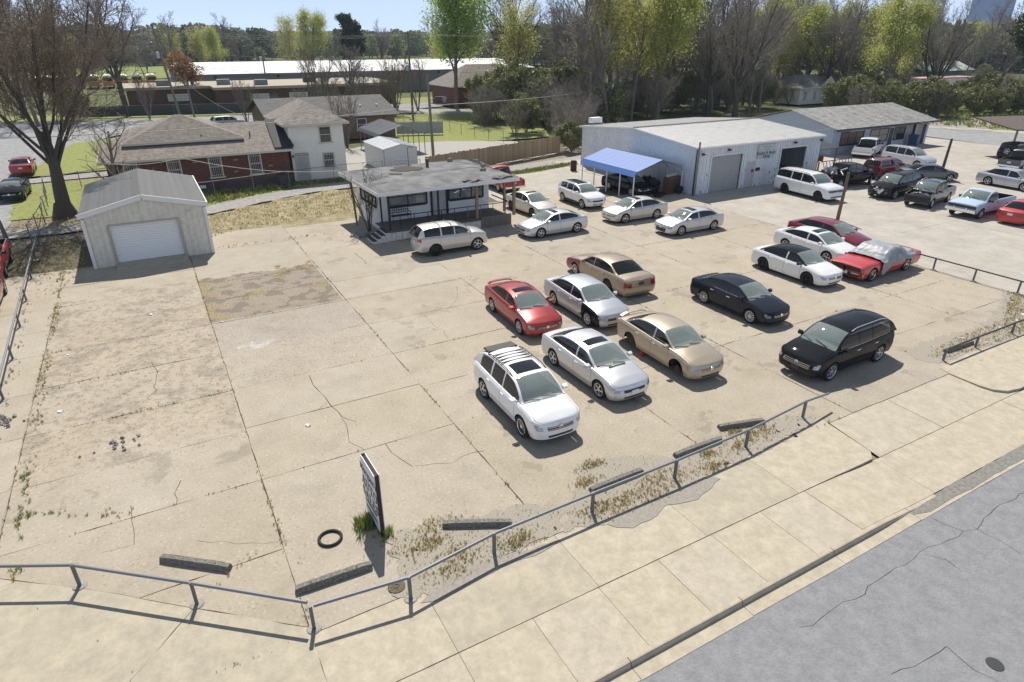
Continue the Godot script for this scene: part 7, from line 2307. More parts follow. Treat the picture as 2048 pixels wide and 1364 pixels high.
func build_far_buildings():
	var brick: Material = brick_mat("school_brick", Vector3(0.07, 0.035, 0.027), Vector3(0.13, 0.065, 0.05))
	var sc := thing("school_building", "long flat roofed dark red brick building across the side road", "building", Vector3.ZERO)
	block(sc, "wall", Vector3(-1.0, -0.2, -150), Vector3(26.0, 3.3, -136.0), brick)
	block(sc, "wall", Vector3(13.0, -0.2, -136.0), Vector3(46.0, 3.3, -130.0), brick)
	block(sc, "roof", Vector3(-2.0, 3.3, -151), Vector3(47.0, 3.75, -135.6), mottled("gravel_roof", Vector3(0.30, 0.26, 0.20), Vector3(0.45, 0.40, 0.32), 0.2, 0.03))
	block(sc, "roof", Vector3(12.5, 3.305, -135.6), Vector3(47.0, 3.755, -129.4), mats["gravel_roof"])
	for q in [[4.0, -140], [14, -138], [20, -134], [30, -139]]: block(sc, "roof_unit", Vector3(q[0], 3.75, q[1]), Vector3(q[0] + 2.2, 4.7, q[1] + 1.6), mats["unit_grey"] if int(q[0]) % 3 == 0 else mats["galvanised"])
	for x in [7.0, 20.0, 27.0]: window(sc, Vector3(x, 1.9, -136.0 if x < 13 else -130.0), 3.2, 1.0, Vector3(0, 0, 1), mats["trim_white"], 0, false, 3, mat("pale_pane", Vector3(0.5, 0.5, 0.48), 0.3))
	var wh := thing("white_roof_warehouse", "very long warehouse with white metal roof and grey side", "warehouse", Vector3.ZERO)
	block(wh, "wall", Vector3(9.5, -0.2, -200), Vector3(96, 4.6, -160.0), mat("warehouse_grey", Vector3(0.22, 0.23, 0.25), 0.7))
	var wr := mat("white_roof", Vector3(0.62, 0.62, 0.63), 0.6)
	metal_roof(wh, Vector3(9.0, 4.6, -159.6), Vector3(96.5, 4.6, -159.6), Vector3(96.5, 6.4, -182), Vector3(9.0, 6.4, -182), 6.0, 1, [wr])
	metal_roof(wh, Vector3(9.0, 4.6, -202), Vector3(96.5, 4.6, -202), Vector3(96.5, 6.4, -182), Vector3(9.0, 6.4, -182), 6.0, 1, [wr])
	for i in 6: block(wh, "wall_lamp", Vector3(16.0 + i * 13, 3.8, -160.0), Vector3(16.5 + i * 13, 4.2, -159.8), mats["dark_trim"])
	# yellow buses in a row beyond the school
	var bus := thing("school_bus", "", "bus", Vector3.ZERO, 0.0, "yellow buses parked in a row beyond the side road")
	var yel := mat("bus_yellow", Vector3(0.50, 0.20, 0.02), 0.5)
	var bb := MB.new()
	bb.hexa([Vector3(-1.2, 0.6, -4.5), Vector3(1.2, 0.6, -4.5), Vector3(1.2, 0.6, 4.5), Vector3(-1.2, 0.6, 4.5), Vector3(-1.1, 2.7, -4.5), Vector3(1.1, 2.7, -4.5), Vector3(1.1, 2.7, 4.3), Vector3(-1.1, 2.7, 4.3)])
	bb.box(Vector3(0, 1.15, 5.2), Vector3(2.1, 1.1, 1.4))
	put("body", bb, yel, bus)
	var rf := MB.new()
	rf.hexa([Vector3(-1.1, 2.7, -4.5), Vector3(1.1, 2.7, -4.5), Vector3(1.1, 2.7, 4.3), Vector3(-1.1, 2.7, 4.3), Vector3(-0.7, 3.05, -4.4), Vector3(0.7, 3.05, -4.4), Vector3(0.7, 3.05, 4.2), Vector3(-0.7, 3.05, 4.2)])
	put("roof", rf, mats["trim_white"], bus)
	for sd in [-1, 1]:
		for k in 7:
			var wn := MB.new()
			wn.box(Vector3(1.16 * sd, 2.15, -3.8 + k * 1.15), Vector3(0.05, 0.6, 0.9))
			put("window", wn, mats["dark_window"], bus)
		for zz in [-3.2, 3.6]:
			var wl := MB.new()
			wl.lathe([Vector2(0, -0.15), Vector2(0.5, -0.15), Vector2(0.5, 0.15), Vector2(0, 0.15)], Vector3(1, 0, 0), Vector3(1.05 * sd, 0.5, zz), 14)
			put("wheel", wl, mats["tyre_rubber"], bus)
	var wsn := MB.new()
	wsn.box(Vector3(0, 2.05, 4.42), Vector3(1.9, 0.8, 0.06))
	put("windscreen", wsn, mats["dark_window"], bus)
	for i in 9:
		var b: Node3D = bus if i == 0 else dup(bus, Vector3.ZERO, 0, "")
		b.position = Vector3(-22.0 + i * 3.4, -0.15, -212.0 - (i % 2) * 0.4)
		b.set_meta("label", "yellow bus with white roof, number %s from the left in its row" % ["one", "two", "three", "four", "five", "six", "seven", "eight", "nine"][i])
	var tr := thing("mobile_home", "long white mobile home with pink roof edge beyond the trees at right", "mobile home", Vector3(163, 0, -91), deg_to_rad(-3))
	block(tr, "wall", Vector3(-12, 0.5, -2), Vector3(12, 3.3, 2), mats["clapboard_white"]).position = Vector3.ZERO
	block(tr, "roof", Vector3(-12.2, 3.3, -2.2), Vector3(12.2, 3.5, 2.2), mat("pink_edge", Vector3(0.55, 0.30, 0.30), 0.7))
	for x in [-8.0, -3.0, 2.0, 9.5]: window(tr, Vector3(x, 2.0, 2.0), 1.1, 0.9, Vector3(0, 0, 1), mats["trim_white"])
	block(tr, "door", Vector3(5.5, 0.6, 1.98), Vector3(6.5, 2.7, 2.05), mat("door_crimson", Vector3(0.4, 0.02, 0.06), 0.6))
	var gr := thing("green_house", "low house with pale green roof beyond the white mobile home", "house", Vector3(212, 0, -120))
	block(gr, "wall", Vector3(-12, 0, -5), Vector3(12, 3, 5), mat("green_wall", Vector3(0.10, 0.16, 0.10), 0.8))
	slope_panel(gr, "roof", Vector3(-13, 3, 6), Vector3(13, 3, 6), Vector3(13, 5.5, 0), Vector3(-13, 5.5, 0), 0.1, mat("pale_green_roof", Vector3(0.38, 0.45, 0.40), 0.8))
	slope_panel(gr, "roof", Vector3(-13, 3, -6), Vector3(13, 3, -6), Vector3(13, 5.5, -0.02), Vector3(-13, 5.5, -0.02), 0.1, mats["pale_green_roof"])
	var hs := thing("grey_roof_house", "grey roofed red brick house by the far drive, behind the bushes", "house", Vector3(62, 0, -122))
	block(hs, "wall", Vector3(-9, -0.2, -6), Vector3(9, 3.4, 5), brick_mat("far_brick", Vector3(0.15, 0.06, 0.045), Vector3(0.24, 0.10, 0.075)))
	hip_roof(hs, -9.8, 9.8, -6.6, 5.6, 3.4, 7.0, Vector2(-4, -0.5), Vector2(4, -0.5), mats["grey_shingles"], mats["trim_white"])
	for i in 2:
		var q: Array = [[1337.0, -680.0, 62.0, 200.0], [1463.0, -866.0, 60.0, 190.0]][i]
		var t := thing("glass_tower", ["blue glass tower of the distant city, at the right edge of the skyline", "grey glass tower of the distant city, left of the blue one"][i], "tower block", Vector3(q[0], 0, q[1]), 0.5)
		block(t, "shaft", Vector3(-q[2] / 2, 0, -q[2] / 2), Vector3(q[2] / 2, q[3], q[2] / 2), mat("tower_glass" if i == 0 else "tower_glass_grey", Vector3(0.10, 0.17, 0.32) if i == 0 else Vector3(0.20, 0.22, 0.25), 0.12, 0.3))
		for k in 8:
			for a in 4:
				var b := MB.new()
				b.box(Vector3(0, 10.0 + k * q[3] / 8.2, q[2] / 2 + 0.1), Vector3(q[2], 0.9, 0.3))
				put("floor_band", b, mat("tower_band", Vector3(0.30, 0.36, 0.45), 0.4), t).rotation.y = a * PI / 2

func pipe_rail(label: String, pts: Array, h: float, m: Material, posts: Array, called := "guard_rail"):
	var r := thing(called, label, "guard rail", Vector3.ZERO)
	var b := MB.new()
	b.path(pts, 0.038, 10)
	put("rail", b, m, r)
	for p in posts:
		var q := MB.new()
		q.bar(Vector3(p.x, -0.02, p.y), Vector3(p.x, h + 0.03, p.y), 0.07, 0.07)
		put("post", q, mat("post_steel", Vector3(0.16, 0.165, 0.17), 0.6, 0.4), r)
		var f := MB.new()
		f.lathe([Vector2(0.16, 0.0), Vector2(0.14, 0.02), Vector2(0.0, 0.025)], Vector3.UP, Vector3(p.x, 0.005, p.y), 10)
		put("footing", f, mats["block_concrete"], r)
	return r

func build_small(black: Material, gm: Material, wood: Material, oldwood: Material, conc: Material):
	var h := 0.64
	var Y := func(x, z, dy = 0.0): return Vector3(x, h + dy, z)
	pipe_rail("long grey pipe guard rail between lot and pavement, broken off at its right end", [Y.call(1.05, -10.38, -0.02), Y.call(3.06, -10.12), Y.call(5.33, -10.42), Y.call(8.28, -10.48), Y.call(11.17, -10.5), Y.call(14.13, -10.6), Y.call(17.09, -10.88), Y.call(18.4, -10.98, -0.12)], h, gm, [Vector2(0.98, -10.36), Vector2(3.06, -10.12), Vector2(5.33, -10.42), Vector2(8.28, -10.48), Vector2(11.17, -10.5), Vector2(14.13, -10.6), Vector2(17.09, -10.88)])
	pipe_rail("grey pipe guard rail bending round the left corner of the lot", [Y.call(0.95, -10.55, -0.03), Y.call(-1.13, -12.28), Y.call(-3.42, -14.16), Y.call(-5.0, -15.0), Y.call(-6.4, -16.0)], h, gm, [Vector2(-1.13, -12.28), Vector2(-3.42, -14.16)])
	var lp := []
	var lpo := []
	for i in 9:
		var z := -18.0 - i * 3.6
		lp.append(Y.call(-5.9 - 0.035 * (-z - 18), z))
		lpo.append(Vector2(-5.9 - 0.035 * (-z - 18), z))
	pipe_rail("galvanised pipe guard rail along the left side of the lot", lp, h, gm, lpo)
	var rp := []
	var rpo := []
	for i in 7:
		rp.append(Y.call(36.0, -11.3 - i * 2.05)); rpo.append(Vector2(36.0, -11.3 - i * 2.05))
	pipe_rail("dark pipe guard rail between the two lots at right", rp, h, mat("dark_pipe", Vector3(0.06, 0.06, 0.062), 0.6, 0.3), rpo)
	pipe_rail("low dark guard rail along the grass island at the right", [Vector3(25.36, 0.5, -10.97), Vector3(27.69, 0.5, -11.0), Vector3(30.5, 0.5, -11.0), Vector3(33.4, 0.5, -11.0), Vector3(36.0, 0.5, -11.0)], 0.5, mats["dark_pipe"], [Vector2(25.36, -10.97), Vector2(27.69, -11.0), Vector2(30.5, -11.0), Vector2(33.4, -11.0)])
	# parking blocks
	var stops := [[-1.73, -14.14, -0.35, -13.01, "old concrete parking block at the left, lying askew behind the corner rail"], [0.86, -11.56, 2.6, -11.48, "old concrete parking block between the ring of rubber and the rail corner"], [4.62, -11.92, 6.2, -11.11, "old concrete parking block lying skew among dry grass near the sign"], [8.74, -11.17, 10.54, -11.19, "old concrete parking block half buried at the rail below the white crossover"], [11.89, -11.27, 13.71, -11.24, "old concrete parking block close behind the middle of the rail"], [14.17, -11.75, 15.74, -11.32, "old concrete parking block nearest the right end of the long rail"], [26.2, -11.35, 28.0, -11.3, "dark parking block behind the rail of the grass island"]]
	for s in stops:
		var a := Vector3(s[0], 0, s[1])
		var b := Vector3(s[2], 0, s[3])
		var L := a.distance_to(b)
		var p := MB.new()
		var n := 6
		for i in n:
			var z0 := lerpf(-L / 2, L / 2, float(i) / n)
			var z1 := lerpf(-L / 2, L / 2, float(i + 1) / n)
			var e0 := 1.0 - 0.12 * float(i == 0)
			var e1 := 1.0 - 0.12 * float(i == n - 1)
			p.hexa([Vector3(-0.11, 0, z0), Vector3(0.11, 0, z0), Vector3(0.11, 0, z1), Vector3(-0.11, 0, z1), Vector3(-0.065, 0.155 * e0, z0), Vector3(0.065, 0.155 * e0, z0), Vector3(0.065, 0.155 * e1 + rng.randf_range(-0.01, 0.004), z1), Vector3(-0.065, 0.155 * e1, z1)])
		for q in [-L * 0.3, L * 0.3]: p.lathe([Vector2(0.025, 0.15), Vector2(0.025, 0.165), Vector2(0, 0.165)], Vector3.UP, Vector3(0, 0, q), 8)
		var o := put("parking_block", p, mottled("parking_block_grey", Vector3(0.09, 0.085, 0.075), Vector3(0.26, 0.25, 0.22), 1.2, 0.02))
		o.position = (a + b) / 2 + Vector3(0, 0.008, 0)
		o.rotation.y = atan2(b.x - a.x, b.z - a.z)
		tag(o, s[4], "parking block", "old parking blocks")
	# the two-faced sign on end
	var sg := thing("sale_sign", "tall upright white sign board with black lettering and dark frame, weeds at its foot", "sign", Vector3(3.17, 0, -12.88), 0)
	var along := Vector3(0.02, 0, 1.0).normalized()
	var out := Vector3(-along.z, 0, along.x)
	if out.x > 0: out = -out
	var bs := Basis(along, Vector3.UP, along.cross(Vector3.UP))
	var sw := 1.04
	for sd in [1.0, -1.0]:
		var b := MB.new()
		b.box(out * (0.06 * sd) + Vector3(0, 0.99, 0), Vector3(sw, 1.72, 0.02), bs)
		put("board", b, mat("sign_white", Vector3(0.62, 0.64, 0.68), 0.5), sg)
	for q in [-1.0, 1.0]:
		var b := MB.new()
		b.box(along * (q * (sw / 2 - 0.02)) + Vector3(0, 0.93, 0), Vector3(0.05, 1.86, 0.10), bs)
		put("frame_post", b, mat("rusty_steel", Vector3(0.06, 0.042, 0.035), 0.85, 0.2), sg)
	for y in [0.2, 1.0, 1.81]:
		var fb := MB.new()
		fb.box(Vector3(0, y, 0), Vector3(sw - 0.1, 0.05, 0.09), bs)
		put("frame_rail", fb, mats["rusty_steel"], sg)
	var fo := out * 0.072
	for t in [["Morgan's", 1.52, 0.27], ["AUTO", 1.14, 0.40], ["SALES", 0.78, 0.37]]: flat_text(sg, t[0], fo + Vector3(0, t[1], 0), t[2], out, mats["notice_black"])
	var ln := MB.new()
	for k in 2:
		for i in 12: ln.box(fo + along * lerpf(-0.38, 0.38, i / 11.0) + Vector3(0, 0.56 - k * 0.2, 0), Vector3(0.045, 0.09, 0.004), bs)
	put("faded_number", ln, mats["notice_black"], sg)
	# rubber ring, drain cap
	var tr := MB.new()
	tr.lathe([Vector2(0.235, 0.02), Vector2(0.25, 0.05), Vector2(0.29, 0.055), Vector2(0.31, 0.03), Vector2(0.30, 0.0), Vector2(0.24, 0.0), Vector2(0.235, 0.02)], Vector3.UP, Vector3(1.98, 0.008, -12.88), 40)
	tag(put("rubber_ring", tr, mats["tyre_rubber"]), "thin black tyre ring lying flat on the concrete left of the sign", "tyre")
	var dc := MB.new()
	dc.lathe([Vector2(0.2, 0.0), Vector2(0.2, 0.02), Vector2(0.07, 0.022), Vector2(0.07, 0.035), Vector2(0.05, 0.035), Vector2(0.05, 0.02), Vector2(0, 0.02)], Vector3.UP, Vector3(2.9, 0.008, -10.6), 20)
	tag(put("drain_cap", dc, mats["joint_dirt"]), "small round drain cap in the concrete by the left end of the rail", "drain cap")
	# rubble, litter
	for q in [[-2.6, -20.15, 22, 0.10, "heap of broken grey concrete on the slabs at the left"], [-5.95, -23.4, 26, 0.13, "low heap of dark rubble beside the left weed seam"], [10.9, -39.0, 40, 0.2, "pile of pale broken blocks and brush at the office's left corner"]]:
		var b := MB.new()
		for i in q[2]:
			var s: float = q[3] * rng.randf_range(0.3, 1.0)
			b.box(Vector3(rng.randfn(0, 0.32), s * 0.35, rng.randfn(0, 0.22)), Vector3(s, s * 0.7, s * 0.8), Basis.from_euler(Vector3(rng.randf(), rng.randf() * 3, rng.randf())))
		var o := put("rubble", b, conc)
		o.position = Vector3(q[0], 0.0, q[1])
		o.set_meta("kind", "stuff")
		tag(o, q[4], "rubble")
	for i in 26:
		var p := MB.new()
		var s := rng.randf_range(0.03, 0.11)
		p.hexa([Vector3(-s, 0, -s * 0.6), Vector3(s, 0, -s * 0.5), Vector3(s * 0.8, 0, s * 0.6), Vector3(-s * 0.7, 0, s * 0.6), Vector3(-s * 0.8, s * 0.3, -s * 0.5), Vector3(s * 0.7, s * 0.5, -s * 0.3), Vector3(s * 0.6, s * 0.2, s * 0.5), Vector3(-s * 0.7, s * 0.3, s * 0.4)])
		var o := put("litter_scrap", p, mats["trim_white"] if i % 3 else mats["black_plastic"])
		o.position = [Vector3(rng.randf_range(3, 17), 0.014, rng.randf_range(-11.6, -10.2)), Vector3(rng.randf_range(-5, 6), 0.01, rng.randf_range(-36, -18)), Vector3(rng.randf_range(25, 34), 0.014, rng.randf_range(-11.9, -11.0))][i % 3]
		o.rotation.y = rng.randf() * 6
		tag(o, ["scrap of litter among the dry grass along the street rail", "scrap of litter on the worn slabs before the beige shed", "scrap of litter in the grass of the right hand island"][i % 3], "litter", ["litter along the rail", "litter before the shed", "litter on the island"][i % 3])
	# under the carport
	var cab := thing("wooden_cabinet", "worn brown wooden cabinet with bottles on top beside the body shop wall", "cabinet", Vector3(36.6, 0, -38.95), 0.2)
	block(cab, "carcass", Vector3(-0.75, 0.05, -0.3), Vector3(0.75, 1.35, 0.3), mat("cabinet_brown", Vector3(0.13, 0.065, 0.035), 0.7))
	for i in 3: block(cab, "drawer", Vector3(-0.68 + i * 0.47, 0.2, 0.29), Vector3(-0.26 + i * 0.47, 1.2, 0.325), mat("cabinet_dark", Vector3(0.07, 0.04, 0.025), 0.7))
	for i in 7:
		var b := MB.new()
		b.lathe([Vector2(0.05, 0), Vector2(0.05, 0.15), Vector2(0.02, 0.2), Vector2(0.02, 0.25), Vector2(0, 0.25)], Vector3.UP, Vector3.ZERO, 8)
		var o := put("bottle", b, mats["trim_white"])
		o.position = Vector3(36.0 + i * 0.2, 1.352, -38.9 - i * 0.04)
		tag(o, "pale bottle standing in the row on top of the brown cabinet", "bottle", "bottles on the cabinet")
	for i in 4:
		var ms := wheel_meshes("steel", 0.33)
		var o := put("loose_tyre", ms[0], mats["tyre_rubber"])
		o.position = [Vector3(34.75, 0.11, -38.4), Vector3(35.3, 0.34, -39.3), Vector3(35.35, 0.11, -38.75), Vector3(37.0, 0.34, -38.35)][i]
		o.rotation = [Vector3(PI / 2, 0, 0), Vector3(0.25, 0.3, 0), Vector3(PI / 2, 0, 0), Vector3(0.2, 0.2, 0)][i]
		tag(o, ["black tyre lying flat before the black saloon under the carport", "black tyre leaning behind the black saloon's nose, left of the brown cabinet", "black tyre lying flat against the heap left of the brown cabinet", "black tyre leaning on the brown cabinet's front"][i], "tyre", "loose tyres under the carport")
	var bl := MB.new()
	for i in 14: bl.box(Vector3(35.6 + rng.randfn(0, 0.35), rng.randf_range(0.1, 1.0), -40.2 + rng.randfn(0, 0.4)), Vector3(0.5, 0.4, 0.5), Basis.from_euler(Vector3(rng.randf(), rng.randf(), rng.randf())))
	tag(put("black_bags", bl, mats["black_plastic"]), "heap of black bags and parts against the pale blue wall under the carport", "junk heap")
	var br := thing("rusty_barrel", "rusty dark red oil barrel on bare earth left of the body shop", "barrel", Vector3(35.3, 0, -51.1))
	var b0 := MB.new()
	b0.lathe([Vector2(0, 0.0), Vector2(0.30, 0.0), Vector2(0.30, 0.29), Vector2(0.315, 0.30), Vector2(0.30, 0.31), Vector2(0.30, 0.59), Vector2(0.315, 0.6), Vector2(0.30, 0.61), Vector2(0.30, 0.9), Vector2(0.28, 0.9), Vector2(0.27, 0.5), Vector2(0, 0.5)], Vector3.UP, Vector3.ZERO, 24)
	put("drum", b0, mottled("barrel_rust", Vector3(0.05, 0.018, 0.015), Vector3(0.15, 0.055, 0.035), 1.5, 0.03), br)
	# fences
	var wf := thing("wooden_fence", "tall tan picket fence of plain boards running behind the office and alley", "fence", Vector3.ZERO)
	var fa := Vector3(21.9, 0, -55.2)
	var fz := Vector3(40.2, 0, -60.9)
	var pk := []
	for i in 4:
		var b := MB.new()
		b.hexa([Vector3(-0.068, 0, -0.012), Vector3(0.068, 0, -0.012), Vector3(0.068, 0, 0.012), Vector3(-0.068, 0, 0.012), Vector3(-0.068, 1.72 + 0.03 * i, -0.012), Vector3(0.068, 1.72 + 0.03 * i, -0.012), Vector3(0.068, 1.72 + 0.03 * i, 0.012), Vector3(-0.068, 1.72 + 0.03 * i, 0.012)])
		pk.append(b.mesh())
	var pm := [mottled("picket_tan", Vector3(0.30, 0.215, 0.13), Vector3(0.40, 0.30, 0.19), 1.0, 0.02), mottled("picket_brown", Vector3(0.25, 0.18, 0.11), Vector3(0.35, 0.26, 0.165), 1.0, 0.02), mottled("picket_pale", Vector3(0.34, 0.255, 0.165), Vector3(0.45, 0.35, 0.24), 1.0, 0.02)]
	var np := int(fa.distance_to(fz) / 0.143)
	for i in np:
		var o := put("picket", pk[rng.randi_range(0, 3)], pm[rng.randi_range(0, 2)], wf)
		o.position = fa.lerp(fz, float(i) / np) + Vector3(0, rng.randf_range(-0.03, 0.02), rng.randf_range(-0.006, 0.006))
		o.rotation = Vector3(0, atan2(-(fz - fa).z, (fz - fa).x), rng.randf_range(-0.008, 0.008))
	var rl := MB.new()
	for y in [0.3, 0.9, 1.45]: rl.bar(fa + Vector3(0, y, -0.04), fz + Vector3(0, y, -0.04), 0.04, 0.09)
	put("rail", rl, pm[1], wf)
	chain_fence("chain link fence in front of the brick and white houses, along the alley", [Vector2(-4, -54.2), Vector2(4, -55.0), Vector2(10, -56.5), Vector2(14, -57.3), Vector2(18.5, -57.4), Vector2(21.8, -56.4)], 1.35, 2.7, gm)
	chain_fence("chain link fence across the sunny back lawn", [Vector2(34.5, -100), Vector2(36.5, -90), Vector2(37.0, -80), Vector2(38.2, -70.5), Vector2(41.5, -66)], 1.25, 2.9, gm)
	chain_fence("chain link fence and gate by the big bare tree at left", [Vector2(-7.2, -46.5), Vector2(-7.0, -52), Vector2(-7.3, -58), Vector2(-7.9, -64), Vector2(-3.0, -66)], 1.3, 2.6, gm)
	chain_fence("long chain link fence with dark screen along the side road", [Vector2(-8, -127), Vector2(2, -124.5), Vector2(12, -122), Vector2(20, -121)], 1.7, 3.0, gm, mat("dark_screen", Vector3(0.06, 0.065, 0.07), 0.9))
	chain_fence("low grey board panel fence beside the tan brick house", [Vector2(29.3, -83.5), Vector2(35.0, -81.5)], 1.6, 2.0, gm, mat("panel_grey", Vector3(0.36, 0.37, 0.38), 0.7))
	# canopy at the right edge
	var cp := thing("canopy", "low canopy with sagging dark roof on a tan post at the right edge", "canopy", Vector3.ZERO)
	slope_panel(cp, "roof", Vector3(76.6, 3.05, -33.4), Vector3(90, 3.0, -26.0), Vector3(92.5, 3.7, -34.0), Vector3(79.5, 3.6, -39.0), 0.12, mottled("canopy_roof", Vector3(0.06, 0.05, 0.045), Vector3(0.16, 0.12, 0.11), 0.2, 0.03))
	for q in [[78.9, -34.2], [88.5, -28.5]]:
		var b := MB.new()
		b.bar(Vector3(q[0], 0, q[1]), Vector3(q[0], 3.15, q[1]), 0.16, 0.16)
		put("post", b, mat("post_tan", Vector3(0.42, 0.31, 0.17), 0.8), cp)

func chain_fence(label: String, pts: Array, h: float, gap: float, m: Material, screen: Material = null):
	var f := thing("chain_link_fence", label, "fence", Vector3.ZERO)
	var rail := MB.new()
	var mesh := MB.new()
	var sc := MB.new()
	var posts := []
	for i in pts.size() - 1:
		var a := Vector3(pts[i].x, 0, pts[i].y)
		var b := Vector3(pts[i + 1].x, 0, pts[i + 1].y)
		rail.tube(a + Vector3(0, h, 0), b + Vector3(0, h, 0), 0.025, 0.025, 6)
		var k := maxi(1, int(a.distance_to(b) / gap))
		for j in k: posts.append(a.lerp(b, float(j) / k))
		# the woven wire
		var n := int(a.distance_to(b) / 0.16)
		for j in n:
			var p := a.lerp(b, float(j) / n)
			var q := a.lerp(b, minf(1.0, (j + h / 0.16) / n)) if j + h / 0.16 <= n else b
			var d := (b - a).normalized()
			for s in [1.0, -1.0]:
				var e0 := p + Vector3(0, 0.03 if s > 0 else h, 0)
				var e1 := p + d * minf(h, p.distance_to(b)) + Vector3(0, (h if s > 0 else 0.03), 0)
				var sd := d.cross(Vector3.UP) * 0.0
				var w := Vector3(0, 0.003, 0)
				mesh.quad(e0 - w, e1 - w, e1 + w, e0 + w)
		if screen: sc.box((a + b) / 2 + Vector3(0, h / 2, 0), Vector3(a.distance_to(b), h - 0.15, 0.02), Basis(Vector3.UP, atan2(-(b - a).z, (b - a).x)))
	posts.append(Vector3(pts[-1].x, 0, pts[-1].y))
	put("rail", rail, m, f)
	put("wire_mesh", mesh, m, f).set_meta("kind", "stuff")
	if screen: put("screen", sc, screen, f)
	var pb := MB.new()
	pb.tube(Vector3.ZERO, Vector3(0, h + 0.08, 0), 0.032, 0.032, 7)
	var pm := pb.mesh()
	for p in posts: put("post", pm, m, f).position = p
	return f

func pole(label: String, at: Vector2, h: float, lean: Vector2, r: float, m: Material, arm := 0.0, can := 0.0, called := "utility_pole"):
	var p := thing(called, label, "pole", Vector3(at.x, -0.05, at.y))
	var b := MB.new()
	b.tube(Vector3.ZERO, Vector3(lean.x, h, lean.y), r * 1.15, r * 0.8, 12)
	put("shaft", b, m, p)
	if arm > 0:
		var a := MB.new()
		a.bar(Vector3(lean.x - arm / 2, h - 0.35, lean.y + 0.08), Vector3(lean.x + arm / 2, h - 0.35, lean.y + 0.08), 0.1, 0.12)
		put("crossarm", a, m, p)
		for k in 4:
			var i := MB.new()
			i.lathe([Vector2(0.05, 0), Vector2(0.06, 0.1), Vector2(0.03, 0.18), Vector2(0, 0.2)], Vector3.UP, Vector3(lean.x + lerpf(-arm / 2 + 0.1, arm / 2 - 0.1, k / 3.0), h - 0.29, lean.y + 0.08), 8)
			put("insulator", i, mats["dark_trim"], p)
	if can > 0:
		var t := can / h
		var c := MB.new()
		c.lathe([Vector2(0, -0.45), Vector2(0.26, -0.45), Vector2(0.28, 0.4), Vector2(0.2, 0.48), Vector2(0, 0.5)], Vector3.UP, Vector3(lean.x * t - 0.42, can, lean.y * t + 0.05), 14)
		put("transformer", c, mat("transformer_grey", Vector3(0.5, 0.53, 0.56), 0.5, 0.2), p)
	return p

func cable(label: String, pts: Array, sag: float, r: float, m: Material):
	var b := MB.new()
	for i in pts.size() - 1:
		var last: Vector3 = pts[i]
		for k in range(1, 15):
			var t := k / 14.0
			var q: Vector3 = pts[i].lerp(pts[i + 1], t) - Vector3(0, sag * 4 * t * (1 - t), 0)
			b.tube(last, q, r, r, 4, false)
			last = q
	tag(put("cable", b, m), label, "cable")

